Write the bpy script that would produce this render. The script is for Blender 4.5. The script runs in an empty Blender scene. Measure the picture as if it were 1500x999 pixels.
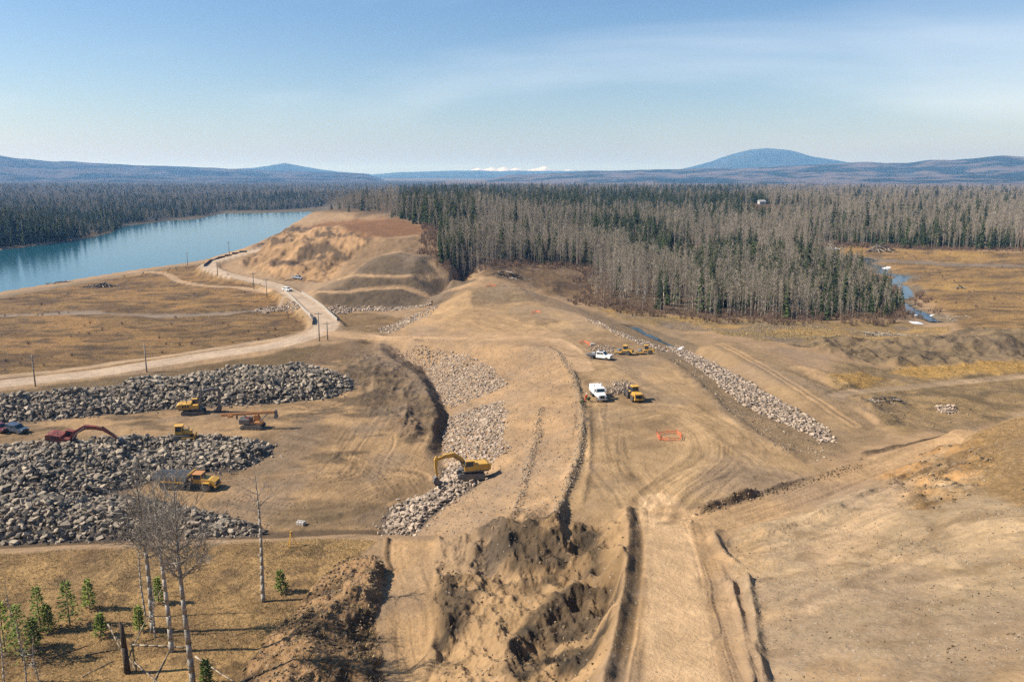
import bpy, bmesh, math, random
import numpy as np
from mathutils import Vector, Matrix, Euler
from mathutils.geometry import delaunay_2d_cdt

R = math.radians
PI = math.pi
random.seed(7)
rng = np.random.default_rng(7)
SC = bpy.context.scene
COL = SC.collection

# ------------------------------------------------------------------ camera
CAM_H = 45.0            # drone height above the fill pad
PITCH = 11.8            # degrees below level
FPX = 1168.0            # focal length in photo pixels (1500 wide)
cam_data = bpy.data.cameras.new('camera')
cam_data.sensor_width = 36.0
cam_data.lens = 36.0 * FPX / 1500.0
cam_data.clip_start = 0.5
cam_data.clip_end = 200000.0
cam = bpy.data.objects.new('camera', cam_data)
COL.objects.link(cam)
cam.location = (0, 0, CAM_H)
cam.rotation_euler = (R(90 - PITCH), 0, 0)
SC.camera = cam

# ------------------------------------------------------------------ light
SUN_EL = 40.0
SUN_DIR = Vector((-1.0, -0.06, 0)).normalized()       # where the sun stands, seen from above (from the left)
world = bpy.data.worlds.new('World')
SC.world = world
world.use_nodes = True
wn = world.node_tree
for n in list(wn.nodes): wn.nodes.remove(n)
w_out = wn.nodes.new('ShaderNodeOutputWorld')
w_bg = wn.nodes.new('ShaderNodeBackground')
w_sky = wn.nodes.new('ShaderNodeTexSky')
w_sky.sky_type = 'NISHITA'
w_sky.sun_disc = False
w_sky.sun_elevation = R(SUN_EL)
w_sky.sun_rotation = math.atan2(SUN_DIR.x, SUN_DIR.y)   # clockwise from +Y
w_sky.altitude = 500
w_sky.air_density = 1.0
w_sky.dust_density = 1.6
w_sky.ozone_density = 2.2
# thin high cirrus drawn out along its wind direction
w_tc = wn.nodes.new('ShaderNodeTexCoord')
w_map = wn.nodes.new('ShaderNodeMapping')
w_map.inputs['Rotation'].default_value = (0, R(-14), R(20))
w_map.inputs['Scale'].default_value = (1.0, 1.3, 4.2)
w_n = wn.nodes.new('ShaderNodeTexNoise')
w_n.inputs['Scale'].default_value = 1.15
w_n.inputs['Detail'].default_value = 6
w_n.inputs['Roughness'].default_value = 0.48
w_n.inputs['Distortion'].default_value = 0.5
w_r = wn.nodes.new('ShaderNodeMapRange')
w_r.interpolation_type = 'SMOOTHSTEP'
w_r.inputs['From Min'].default_value = 0.50
w_r.inputs['From Max'].default_value = 0.86
w_r.inputs['To Min'].default_value = 0.0
w_r.inputs['To Max'].default_value = 0.5
w_mix = wn.nodes.new('ShaderNodeMixRGB')
w_mix.inputs[2].default_value = (9.0, 9.3, 9.7, 1)
wn.links.new(w_tc.outputs['Generated'], w_map.inputs['Vector'])
wn.links.new(w_map.outputs[0], w_n.inputs['Vector'])
wn.links.new(w_n.outputs['Fac'], w_r.inputs['Value'])
wn.links.new(w_r.outputs[0], w_mix.inputs[0])
w_tint = wn.nodes.new('ShaderNodeMixRGB'); w_tint.blend_type = 'MULTIPLY'; w_tint.inputs[0].default_value = 1.0
w_sep = wn.nodes.new('ShaderNodeSeparateXYZ'); wn.links.new(w_tc.outputs['Generated'], w_sep.inputs[0])
w_ramp = wn.nodes.new('ShaderNodeValToRGB')            # clear air aloft, paler towards the horizon all round
w_ramp.color_ramp.elements[0].position = 0.02; w_ramp.color_ramp.elements[0].color = (0.98, 0.98, 1.0, 1)
w_ramp.color_ramp.elements[1].position = 0.34; w_ramp.color_ramp.elements[1].color = (0.46, 0.75, 1.0, 1)
wn.links.new(w_sep.outputs[2], w_ramp.inputs[0]); wn.links.new(w_ramp.outputs[0], w_tint.inputs[2])
wn.links.new(w_sky.outputs[0], w_tint.inputs[1])
wn.links.new(w_tint.outputs[0], w_mix.inputs[1])
wn.links.new(w_mix.outputs[0], w_bg.inputs['Color'])
w_bg.inputs['Strength'].default_value = 0.075
wn.links.new(w_bg.outputs[0], w_out.inputs['Surface'])

sun_data = bpy.data.lights.new('sun', 'SUN')
sun_data.energy = 4.9
sun_data.angle = R(0.55)
sun_data.color = (1.0, 0.93, 0.84)
sun = bpy.data.objects.new('sun', sun_data)
COL.objects.link(sun)
_d = Vector((SUN_DIR.x * math.cos(R(SUN_EL)), SUN_DIR.y * math.cos(R(SUN_EL)), math.sin(R(SUN_EL))))
sun.rotation_euler = _d.to_track_quat('Z', 'Y').to_euler()
sun.location = (-200, 50, 300)

SC.view_settings.view_transform = 'Standard'
SC.view_settings.look = 'None'
SC.view_settings.gamma = 1.0
SC.view_settings.exposure = 0.9
SC.render.engine = 'CYCLES'
SC.cycles.use_denoising = False
SC.cycles.use_adaptive_sampling = False
SC.cycles.max_bounces = 4
SC.cycles.transparent_max_bounces = 8
SC.cycles.volume_bounces = 0
SC.cycles.caustics_reflective = False
SC.cycles.caustics_refractive = False

# ------------------------------------------------------------------ helpers: noise, polylines, materials
_TAB = np.random.default_rng(99).random((512, 512)).astype(np.float32).ravel()
def vnoise(x, y, seed=0):
    x = np.asarray(x, np.float32); y = np.asarray(y, np.float32)
    fx = np.floor(x); fy = np.floor(y)
    tx = x - fx; ty = y - fy
    ix = fx.astype(np.int32) + (seed * 37) % 512; iy = fy.astype(np.int32) + (seed * 91) % 512
    sx = tx * tx * (3 - 2 * tx); sy = ty * ty * (3 - 2 * ty)
    i0 = ix & 511; i1 = (ix + 1) & 511; j0 = (iy & 511) << 9; j1 = ((iy + 1) & 511) << 9
    a = _TAB[j0 + i0]; b = _TAB[j0 + i1]; c = _TAB[j1 + i0]; d = _TAB[j1 + i1]
    a = a + (b - a) * sx; c = c + (d - c) * sx
    return a + (c - a) * sy
def fbm(x, y, scale, oct=4, seed=0, gain=0.5):
    v = 0.0; amp = 1.0; tot = 0.0; f = 1.0 / scale
    for o in range(oct):
        ca, sa = math.cos(0.6 * o + 0.3), math.sin(0.6 * o + 0.3)
        v = v + amp * (vnoise((x * ca - y * sa) * f, (x * sa + y * ca) * f, seed + o * 17) - 0.5) * 2
        tot += amp; amp *= gain; f *= 2.03
    return v / tot
def ridged(x, y, scale, oct=4, seed=0):
    v = 0.0; amp = 1.0; tot = 0.0; f = 1.0 / scale
    for o in range(oct):
        v = v + amp * (1 - np.abs(vnoise(x * f, y * f, seed + o * 31) - 0.5) * 2)
        tot += amp; amp *= 0.5; f *= 2.1
    return v / tot
def sstep(a, b, x):
    t = np.clip((x - a) / (b - a), 0, 1)
    return t * t * (3 - 2 * t)
def ray(u, v):
    th = R(PITCH); xc = (u - 750.0) / FPX; yc = (499.5 - v) / FPX
    return np.array((xc, math.cos(th) + yc * math.sin(th), -math.sin(th) + yc * math.cos(th)))
def at(u, v, z):
    d = ray(u, v); t = (z - CAM_H) / d[2]
    return (d[0] * t, d[1] * t, z)
def catmull(pts, step):
    """smooth a polyline (n,k) and resample to about step metres"""
    p = np.asarray(pts, float)
    if len(p) < 3:
        out = p
        n = max(2, int(np.linalg.norm(p[1][:2] - p[0][:2]) / step) + 1)
        return np.array([p[0] + (p[1] - p[0]) * t for t in np.linspace(0, 1, n)])
    ext = np.vstack([2 * p[0] - p[1], p, 2 * p[-1] - p[-2]])
    out = []
    for i in range(1, len(ext) - 2):
        p0, p1, p2, p3 = ext[i - 1], ext[i], ext[i + 1], ext[i + 2]
        n = max(2, int(np.linalg.norm(p2[:2] - p1[:2]) / step))
        for t in np.arange(n) / n:
            out.append(0.5 * ((2 * p1) + (-p0 + p2) * t + (2 * p0 - 5 * p1 + 4 * p2 - p3) * t * t + (-p0 + 3 * p1 - 3 * p2 + p3) * t ** 3))
    out.append(p[-1])
    return np.array(out)
def line_dist(X, Y, line, reach):
    """distance, arc length, z along the line and side (+ = left of travel) for points within reach; elsewhere inf"""
    line = np.asarray(line, float)
    D = np.full(X.shape, np.inf); S = np.zeros(X.shape); Z = np.zeros(X.shape); SG = np.ones(X.shape)
    box = (X > line[:, 0].min() - reach) & (X < line[:, 0].max() + reach) & (Y > line[:, 1].min() - reach) & (Y < line[:, 1].max() + reach)
    sel = np.nonzero(box.ravel())[0]
    if not len(sel): return D, S, Z, SG
    x_, y_ = X.ravel()[sel], Y.ravel()[sel]
    o = np.argsort(y_, kind='stable'); sel = sel[o]; x_ = x_[o]; y_ = y_[o]
    d_ = np.full(len(sel), np.inf); s_ = np.zeros(len(sel)); z_ = np.zeros(len(sel)); g_ = np.ones(len(sel))
    s0 = 0.0
    for i in range(len(line) - 1):
        a, b = line[i], line[i + 1]
        L = math.hypot(b[0] - a[0], b[1] - a[1])
        if L < 1e-6: continue
        k0 = np.searchsorted(y_, min(a[1], b[1]) - reach); k1 = np.searchsorted(y_, max(a[1], b[1]) + reach)
        xs = x_[k0:k1]
        idx = np.nonzero((xs > min(a[0], b[0]) - reach) & (xs < max(a[0], b[0]) + reach))[0] + k0
        if len(idx):
            x = x_[idx]; y = y_[idx]
            ux, uy = (b[0] - a[0]) / L, (b[1] - a[1]) / L
            t = np.clip((x - a[0]) * ux + (y - a[1]) * uy, 0, L)
            d = np.hypot(x - a[0] - ux * t, y - a[1] - uy * t)
            cr = ux * (y - a[1]) - uy * (x - a[0])
            better = d < d_[idx]
            sub = idx[better]
            d_[sub] = d[better]; s_[sub] = s0 + t[better]; g_[sub] = np.where(cr[better] >= 0, 1, -1)
            if line.shape[1] > 2: z_[sub] = a[2] + (b[2] - a[2]) * t[better] / L
        s0 += L
    D.ravel()[sel] = d_; S.ravel()[sel] = s_; Z.ravel()[sel] = z_; SG.ravel()[sel] = g_
    return D, S, Z, SG
def in_poly(X, Y, poly):
    poly = np.asarray(poly, float)
    c = np.zeros(X.shape, bool)
    j = len(poly) - 1
    for i in range(len(poly)):
        xi, yi = poly[i][:2]; xj, yj = poly[j][:2]
        if yi != yj:
            m = ((yi > Y) != (yj > Y)) & (X < (xj - xi) * (Y - yi) / (yj - yi) + xi)
            c ^= m
        j = i
    return c

# ---- materials
def mat(name):
    m = bpy.data.materials.new(name); m.use_nodes = True
    nt = m.node_tree
    b = nt.nodes['Principled BSDF']
    return m, nt, b
def N(nt, typ, **kw):
    n = nt.nodes.new(typ)
    for k, v in kw.items():
        if k in n.inputs: n.inputs[k].default_value = v
        else: setattr(n, k, v)
    return n
def noise_node(nt, scale, detail=4, rough=0.55, vec=None, coord='Object'):
    n = N(nt, 'ShaderNodeTexNoise'); n.inputs['Scale'].default_value = scale
    n.inputs['Detail'].default_value = detail; n.inputs['Roughness'].default_value = rough
    if vec is None:
        tc = nt.nodes.get('TC') or N(nt, 'ShaderNodeTexCoord'); tc.name = 'TC'
        vec = tc.outputs[coord]
    nt.links.new(vec, n.inputs['Vector'])
    return n
def mixc(nt, fac, a, b, mode='MIX'):
    m = N(nt, 'ShaderNodeMixRGB'); m.blend_type = mode
    for k, s in ((0, fac), (1, a), (2, b)):
        if hasattr(s, 'is_linked'): nt.links.new(s, m.inputs[k])
        elif k == 0: m.inputs[0].default_value = s
        else: m.inputs[k].default_value = (*s, 1) if len(s) == 3 else s
    return m.outputs[0]
def ramp(nt, val, lo, hi, a=0.0, b=1.0):
    r = N(nt, 'ShaderNodeMapRange'); r.inputs['From Min'].default_value = lo; r.inputs['From Max'].default_value = hi
    r.inputs['To Min'].default_value = a; r.inputs['To Max'].default_value = b
    nt.links.new(val, r.inputs['Value'])
    return r.outputs[0]
def math_n(nt, op, a, b=None):
    m = N(nt, 'ShaderNodeMath'); m.operation = op
    for k, s in ((0, a), (1, b)):
        if s is None: continue
        if hasattr(s, 'is_linked'): nt.links.new(s, m.inputs[k])
        else: m.inputs[k].default_value = s
    return m.outputs[0]
def plain(name, col, rough=0.6, metal=0.0, var=0.12, scale=2.0, dirt=None, dirt_amt=0.4):
    """a painted or cast surface with uneven tone and, where asked, dust"""
    m, nt, b = mat(name)
    n = noise_node(nt, scale, 5, 0.6)
    c = mixc(nt, ramp(nt, n.outputs['Fac'], 0.3, 0.7), tuple(max(0, x * (1 - var)) for x in col), tuple(min(1, x * (1 + var)) for x in col))
    if dirt:
        n2 = noise_node(nt, scale * 1.7, 6, 0.7)
        c = mixc(nt, ramp(nt, n2.outputs['Fac'], 0.45, 0.75, 0, dirt_amt), c, dirt)
    nt.links.new(c, b.inputs['Base Color'])
    b.inputs['Roughness'].default_value = rough; b.inputs['Metallic'].default_value = metal
    return m

# ---- objects
def link(name, me, parent=None, loc=None, m=None):
    o = bpy.data.objects.new(name, me); COL.objects.link(o)
    if parent is not None: o.parent = parent
    if loc is not None: o.location = loc
    if m is not None and me is not None and not me.materials: me.materials.append(m)
    return o
def empty(name, loc=(0, 0, 0), rz=0.0):
    o = bpy.data.objects.new(name, None); COL.objects.link(o)
    o.location = loc; o.rotation_euler = (0, 0, rz); o.empty_display_size = 0.3
    return o
def tag(o, label=None, cat=None, group=None, kind=None):
    if label: o['label'] = label
    if cat: o['category'] = cat
    if group: o['group'] = group
    if kind: o['kind'] = kind
    return o
class MB:
    """collects vertices and faces of one part"""
    def __init__(s): s.v = []; s.f = []
    def add(s, vs, fs, M=None):
        k = len(s.v)
        s.v += [tuple(M @ Vector(v)) if M is not None else tuple(v) for v in vs]
        s.f += [tuple(i + k for i in f) for f in fs]
        return s
    def box(s, c, d, M=None, taper=1.0, bev=0.0):
        x, y, z = (k / 2 for k in d)
        if bev <= 0:
            vs = [(c[0] + sx * x * (taper if sz > 0 else 1), c[1] + sy * y * (taper if sz > 0 else 1), c[2] + sz * z) for sz in (-1, 1) for sy in (-1, 1) for sx in (-1, 1)]
            return s.add(vs, [(0, 2, 3, 1), (4, 5, 7, 6), (0, 1, 5, 4), (2, 6, 7, 3), (0, 4, 6, 2), (1, 3, 7, 5)], M)
        bm = bmesh.new(); bmesh.ops.create_cube(bm, size=1)
        for v in bm.verts:
            t = taper if v.co.z > 0 else 1
            v.co = Vector((c[0] + v.co.x * d[0] * t, c[1] + v.co.y * d[1] * t, c[2] + v.co.z * d[2]))
        bmesh.ops.bevel(bm, geom=bm.edges[:], offset=bev, segments=2, affect='EDGES', profile=0.5)
        bm.verts.index_update()
        s.add([v.co.copy() for v in bm.verts], [[v.index for v in f.verts] for f in bm.faces], M); bm.free()
        return s
    def prism(s, prof, y0, y1, M=None, axis='y'):
        """profile [(a,b)] in the xz plane swept along y (or yz along x)"""
        n = len(prof)
        if axis == 'y': vs = [(a, y0, b) for a, b in prof] + [(a, y1, b) for a, b in prof]
        elif axis == 'x': vs = [(y0, a, b) for a, b in prof] + [(y1, a, b) for a, b in prof]
        else: vs = [(a, b, y0) for a, b in prof] + [(a, b, y1) for a, b in prof]
        fs = [tuple(range(n)), tuple(range(2 * n - 1, n - 1, -1))] + [(i, i + n, (i + 1) % n + n, (i + 1) % n) for i in range(n)]
        return s.add(vs, fs, M)
    def tube(s, a, b, r0, r1=None, n=8, M=None):
        r1 = r0 if r1 is None else r1
        a = Vector(a); b = Vector(b); d = (b - a)
        if d.length < 1e-6: return s
        q = d.to_track_quat('Z', 'Y').to_matrix()
        ring = [q @ Vector((math.cos(2 * PI * i / n), math.sin(2 * PI * i / n), 0)) for i in range(n)]
        vs = [a + k * r0 for k in ring] + [b + k * r1 for k in ring]
        fs = [tuple(range(n - 1, -1, -1)), tuple(range(n, 2 * n))] + [(i, (i + 1) % n, (i + 1) % n + n, i + n) for i in range(n)]
        return s.add(vs, fs, M)
    def lathe(s, prof, axis_o, axis_d, n=16, M=None):
        """profile [(along, radius)] turned round an axis"""
        o = Vector(axis_o); q = Vector(axis_d).to_track_quat('Z', 'Y').to_matrix()
        vs = []
        for (h, r) in prof:
            for i in range(n): vs.append(o + q @ Vector((r * math.cos(2 * PI * i / n), r * math.sin(2 * PI * i / n), h)))
        fs = []
        for k in range(len(prof) - 1):
            for i in range(n): fs.append((k * n + i, k * n + (i + 1) % n, (k + 1) * n + (i + 1) % n, (k + 1) * n + i))
        fs.append(tuple(range(n - 1, -1, -1))); fs.append(tuple(range((len(prof) - 1) * n, len(prof) * n)))
        return s.add(vs, fs, M)
    def mesh(s, name, m=None, smooth=False):
        me = bpy.data.meshes.new(name); me.from_pydata([tuple(v) for v in s.v], [], [tuple(f) for f in s.f])
        me.validate(); me.update()
        bm = bmesh.new(); bm.from_mesh(me); bmesh.ops.recalc_face_normals(bm, faces=bm.faces[:]); bm.to_mesh(me); bm.free()
        if smooth: me.polygons.foreach_set('use_smooth', [True] * len(me.polygons))
        if m is not None: me.materials.append(m)
        return me
    def build(s, name, m, parent=None, smooth=False, loc=None):
        return link(name, s.mesh(name, m, smooth), parent, loc)
def copy_tree(o, parent=None):
    c = o.copy(); COL.objects.link(c); c.parent = parent
    for ch in [k for k in o.children]: copy_tree(ch, c)
    return c

# ------------------------------------------------------------------ terrain: surveyed break lines (photo pixel + height above the pad) -> TIN -> grid
RIVER_Z = -13.0
BL = []          # break lines, each a list of world points
PT = []          # single spot heights
def bl(*p): BL.append([at(*q) for q in p])
def sp(*p): PT.extend([at(*q) for q in p])
def ws(*p): PT.extend(p)

# fill pad: left edge, access road lower edge
bl((800,764,-.3),(813,756,0),(831,715,0),(848,664,0),(853,613,0),(846,572,0),(837,542,0),(820,519,-.1),(795,510,-.4),(760,506,-1.2),(700,503,-2.4),(650,501,-3.4),(600,500,-4.3),(555,500,-5.0),(515,502,-5.6))
# access road upper edge
bl((502,486,-5.8),(560,489,-5),(620,488,-4),(700,488,-2.3),(760,488,-1),(800,486,-.2),(830,490,0))
# slope toe and trench
bl((545,512,-8.2),(566,511,-9.2),(592,528,-10),(620,540,-10.3),(634,562,-10.5),(647,590,-10.5),(656,610,-10.5),(650,632,-10.4),(645,662,-10),(655,700,-9.5),(622,735,-9.2),(596,760,-9.1),(565,784,-9.1))
# yard bank left of the trench
bl((540,516,-7.3),(560,517,-7.1),(585,534,-7.2),(610,546,-7.4),(624,566,-7.6),(634,592,-7.8),(640,612,-7.9),(632,636,-8.1),(622,664,-8.5))
# pad right edge, far end and ramp
bl((1215,688,-.2),(1181,678,0),(1140,654,0),(1106,630,0),(1065,600,0),(1038,576,0),(1004,542,0),(956,514,0),(900,484,0),(862,466,0),(842,457,0),(800,447,0),(778,441,.1),(735,446,0),(691,447,0))
bl((689,424,3.2),(720,421,3.2),(757,419,3.2))
bl((778,441,.1),(770,428,1.8),(757,419,3.2))
bl((691,447,0),(688,436,1.8),(689,424,3.2))
# left flank of the far embankment and its toe
bl((560,484,-6.6),(585,474,-7.5),(612,462,-8),(638,448,-8.3),(655,436,-8.4),(668,424,-8.4))
ws((-6,322,-7),(8,325,-7),(22,318,-7))
# right flank: riprap toe, swale
bl((845,449,-6.5),(880,462,-7.2),(930,482,-7.8),(962,497,-8),(1006,516,-7.3),(1050,535,-6.2),(1106,566,-5.2),(1174,605,-4.2),(1226,640,-3.2),(1245,665,-1.5))
# natural bank with track beyond the swale
bl((985,492,-7),(1015,505,-5.2),(1050,510,-3.6),(1120,548,-3.3),(1200,596,-3.1),(1262,636,-3.0))
bl((1075,504,-3.8),(1150,540,-3.6),(1230,585,-3.5),(1290,625,-3.6))
# haul road and its banks
bl((1025,752,.3),(1080,736,.3),(1150,716,.2),(1210,698,.1),(1258,684,0))
bl((1262,668,-.6),(1300,661,-.8),(1350,650,-.6),(1402,637,0))
bl((1045,778,1.1),(1120,756,1.0),(1200,728,.8),(1290,693,1.0),(1352,662,1.6),(1400,646,2.4))
# dirt road climbing towards the camera
bl((938,737,0),(938,770,.7),(937,820,1.9),(934,880,3.4),(927,940,5),(918,999,6.4),(905,1090,8.5))
bl((1003,737,0),(1016,770,.7),(1031,820,1.9),(1048,880,3.4),(1064,940,5),(1080,999,6.4),(1105,1090,8.5))
# hill on the right
bl((1060,800,1.6),(1085,850,3.0),(1100,900,4.3),(1115,960,5.9),(1128,1010,7.0),(1150,1090,8.8))
bl((1090,775,1.6),(1170,750,2.2),(1250,722,3.0),(1320,690,4.0),(1375,664,4.4),(1398,650,5.0),(1440,630,6.8),(1500,606,8.6),(1600,575,10.5))
sp((1180,820,4.0),(1260,780,4.6),(1340,740,6.2),(1440,700,8.0),(1560,700,11),(1200,900,6.2),(1320,860,7.6),(1440,820,9.2),(1560,800,12),(1250,999,9.0),(1400,960,10.6),(1560,980,13.5),(1300,1100,11),(1560,1150,15))
ws((70,121,-4),(58,118,-3.6),(82,128,-4),(96,135,-4),(112,140,-4))
# centre foreground spoil
bl((915,747,-.2),(885,768,-1.2),(835,772,-2.0),(790,768,-1.7),(757,766,-1.6),(722,768,-2.4),(690,786,-4.6),(640,792,-5.9))
bl((905,800,.2),(880,822,-1.8),(845,838,-3.6),(800,848,-4.4),(757,846,-4.8),(728,842,-5.2))
bl((915,820,1.4),(912,870,2.4),(902,930,3.9),(886,999,5.5),(865,1090,7.5))
bl((905,852,-.6),(870,856,-1.7),(842,874,-2.2),(800,902,-2.6),(770,930,-2.8),(735,975,-2.6),(715,1020,-2.3))
bl((898,876,-1.6),(880,920,-1.4),(862,970,0),(850,1030,2))
sp((860,900,-3.4),(830,940,-3.6),(800,970,-3.2),(790,1050,-2),(690,860,-5.0),(680,930,-4.4),(700,890,-4.4),(650,850,-5.6),(640,999,-4.4),(700,980,-3.4),(600,1090,-4))
# cleared strip and left spoil berm
bl((575,792,-6.4),(572,850,-6.2),(590,910,-5.8),(600,999,-5.2),(610,1090,-4.8))
bl((552,822,-4.6),(530,850,-3.9),(490,888,-3.5),(455,930,-3.2),(425,975,-3.0),(390,1040,-3))
bl((516,812,-6.1),(470,850,-6.0),(410,915,-5.9),(370,965,-5.8),(330,1030,-5.8))
bl((562,836,-6.3),(562,870,-6.1),(548,910,-5.6),(560,960,-5.2),(560,1030,-5))
# terrace edge and foot
bl((-260,822,-6.2),(0,810,-6.2),(100,805,-6.2),(250,799,-6.3),(400,792,-6.4),(480,788,-6.4),(560,788,-6.5),(640,785,-6.3))
bl((-260,808,-9),(0,799,-9),(120,795,-9),(260,789,-9.1),(400,783,-9.1),(490,779,-9.1),(550,778,-9.1))
sp((-300,1000,-5.8),(0,999,-5.9),(200,999,-5.8),(330,930,-6),(150,900,-6),(-200,900,-6),(0,1150,-5.5),(300,1150,-5.4),(-500,1150,-5),(420,860,-6.1),(250,860,-6.1))
# yard
sp((500,600,-8),(450,680,-8.3),(520,720,-8.6),(400,640,-8.1),(300,625,-8),(0,645,-8.2),(100,605,-8),(0,605,-8),(430,570,-7.9),(585,600,-7.7),(575,650,-8.2),(440,765,-8.9),(300,745,-8.7),(0,760,-8.8),(480,745,-8.7),(540,565,-7.4),(-250,620,-8),(-250,760,-8.8),(590,700,-8.7))
bl((-260,606,-7.9),(0,590,-7.9),(150,574,-7.7),(300,560,-7.5),(420,545,-7.2),(480,528,-7.0),(512,512,-6.6))
# highway shoulder to the yard
bl((-260,600,-7.3),(0,572,-7.2),(110,559,-7.1),(220,543,-7),(310,531,-6.7),(400,515,-6.3),(470,500,-6))
# highway centre line
HWY = [(-300,600,-7),(-120,576,-7),(0,562.5,-7),(72,554.5,-7),(144,546,-6.9),(216,534.5,-6.7),(306,520,-6.4),(391,508,-6.1),(440,496,-5.9),(470,485,-5.8),(478,474,-5.8),(466,459,-5.9),(445,442,-6),(422,427,-6),(391,415.5,-6),(340,404,-5.8),(314,396,-5.5),(304,389,-5.2),(317,382,-4.7),(357,371.5,-4),(400,361,-4)]
# field
sp((0,545,-8.2),(200,515,-8.3),(350,490,-8.3),(440,474,-8),(0,500,-8.7),(200,480,-8.9),(380,470,-8.9),(0,445,-9.6),(150,440,-9.4),(300,428,-8.7),(390,435,-8.4),(150,415,-10),(280,400,-8.8),(340,415,-7.6),(290,386,-8.5),(-250,560,-8),(-250,500,-8.6),(-250,455,-9.5))
# stream bed in the field and under the highway
bl((-260,470,-10.2),(0,462,-10.1),(120,458,-10),(250,462,-9.9),(350,457,-9.8),(415,447,-9.8),(436,443,-9.7))
bl((470,452,-9.6),(510,458,-9.5),(560,456,-9.4),(610,448,-9.3),(650,434,-9.3),(690,416,-9.2))
sp((500,474,-7.6),(540,470,-8.4))
# shore: water line
SH_N = [(-400,470),(-150,445),(0,428),(60,418.5),(120,408),(170,400),(230,391),(270,386),(300,381),(335,370),(368,361),(392,349),(420,338),(446,329)]
BL.append([at(u,v,RIVER_Z) for u,v in SH_N])
BL.append([at(u,v+2.2,RIVER_Z+1.6) for u,v in SH_N])
# river bed
BL.append([at(u-8,v-9,RIVER_Z-3) for u,v in SH_N[:-3]])
# bluff
bl((372,369,-3.6),(352,384,-4.9),(372,396,-5.6),(410,409,-5.8),(450,414,-5.4),(478,410,-4.8))
bl((395,347,5.5),(412,337,8.5),(440,333,10.2),(470,332,10.6),(505,337,10.4),(530,342,10),(560,350,9.6),(590,347,9.6),(616,342,10),(642,336,10.6))
bl((388,352,2),(380,360,-1),(372,369,-3.6))
sp((430,360,4.2),(470,362,4.0),(500,368,2.4),(520,380,.8),(430,390,-1.2),(480,385,-.3))
# gully beside the bluff, mound, benches
bl((545,352,7.5),(520,372,2.5),(498,394,-2.2),(488,408,-4.2))
bl((560,374,7.2),(585,373.5,7.2),(611,374,7.2))
bl((519,402,.2),(560,403,.2),(604,402,.2),(640,398,.4),(706,404,.2))
bl((560,374,7.2),(535,390,3.2),(519,402,.2))
bl((611,374,7.2),(626,384,4),(640,398,.4))
sp((585,362,6.5),(620,360,7.5),(650,372,5.5),(665,388,2),(640,352,9))
bl((516,406,-.2),(560,407,-.2),(604,406,-.2),(660,407,-.2),(706,408,0))
bl((454,428,-4.6),(490,426,-4.3),(536,422.5,-4.0),(590,420.5,-4.0),(652,425,-4.2),(690,414,-2.5))
bl((454,431,-4.8),(490,430,-4.5),(536,426,-4.2),(590,424,-4.2),(648,428,-4.5))
bl((478,448,-8.6),(520,450,-8.9),(580,448,-8.9),(632,440,-8.9))
# dark ground in front of the forest, creek flats
sp((720,408,0),(760,400,-.5),(740,385,1),(800,395,-1.5),(860,410,-4),(790,420,-3.5),(840,430,-6),(870,445,-7.5),(720,395,.8),(820,437,-6.4))
sp((1000,464,-8.2),(1150,470,-8.2),(1320,470,-8.2),(900,466,-8),(1000,480,-8),(1050,486,-7),(1150,490,-7.2),(1250,492,-7.6))
CREEK = [(1255,378,-7.6),(1282,392,-8.0),(1310,406,-8.5),(1328,424,-8.9),(1336,445,-9.2),(1372,472,-9.5),(1310,492,-9.6)]
bl(*CREEK)
sp((1230,372,-6.5),(1350,420,-7.2),(1400,440,-7),(1400,478,-7.6),(1290,420,-8),(1500,380,-4.5),(1500,420,-5.8),(1500,470,-6.8),(1650,440,-6),(1240,400,-8),(1340,372,-6))
bl((1180,512,-4.6),(1260,500,-6),(1330,506,-5),(1400,498,-4),(1470,500,-3.4),(1560,498,-3))
bl((1215,532,-5),(1290,536,-6),(1360,538,-5.8),(1440,530,-5.6),(1560,528,-5.6))
sp((1300,560,-6),(1250,580,-5.6),(1400,556,-5.9),(1500,552,-5.8),(1420,585,-5.6),(1350,595,-5.6),(1300,598,-5.2),(1500,580,-5.5),(1600,580,-5),(1330,625,-4.4),(1280,608,-2.6),(1305,628,-2.2),(1225,548,-3.2),(1270,575,-4.4))
# forest ground and far plain
sp((760,380,1),(700,386,1.5),(660,370,6),(640,345,9.5),(870,385,-2),(1000,405,-7.4),(1150,405,-7.4),(1000,375,-3),(1150,370,-4),(1250,366,-5),(1400,366,-4),(1560,366,-3),(900,345,2),(1100,345,0),(1300,345,-2),(1500,345,-1),(600,315,12),(700,320,10),(560,322,12))
ws((-60,950,12),(-150,900,12),(100,950,9),(350,950,5),(600,950,2),(-100,1400,8),(300,1400,4),(800,1400,0),(0,2200,-2),(600,2200,-3),(1200,2200,-4),(1700,1200,-1),(2600,2600,-5),(0,3500,-10),(1500,3500,-10))
# far right bank of the river below the wooded slope
SH_R = [(446,329),(452,322),(462,313),(478,307)]
BL.append([at(u,v,RIVER_Z) for u,v in SH_R])
BL.append([at(u+14,v-1.5,RIVER_Z+8) for u,v in SH_R[1:]])
ws((-205,830,9),(-210,1000,10),(-190,1250,8),(-230,1700,4))
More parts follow.
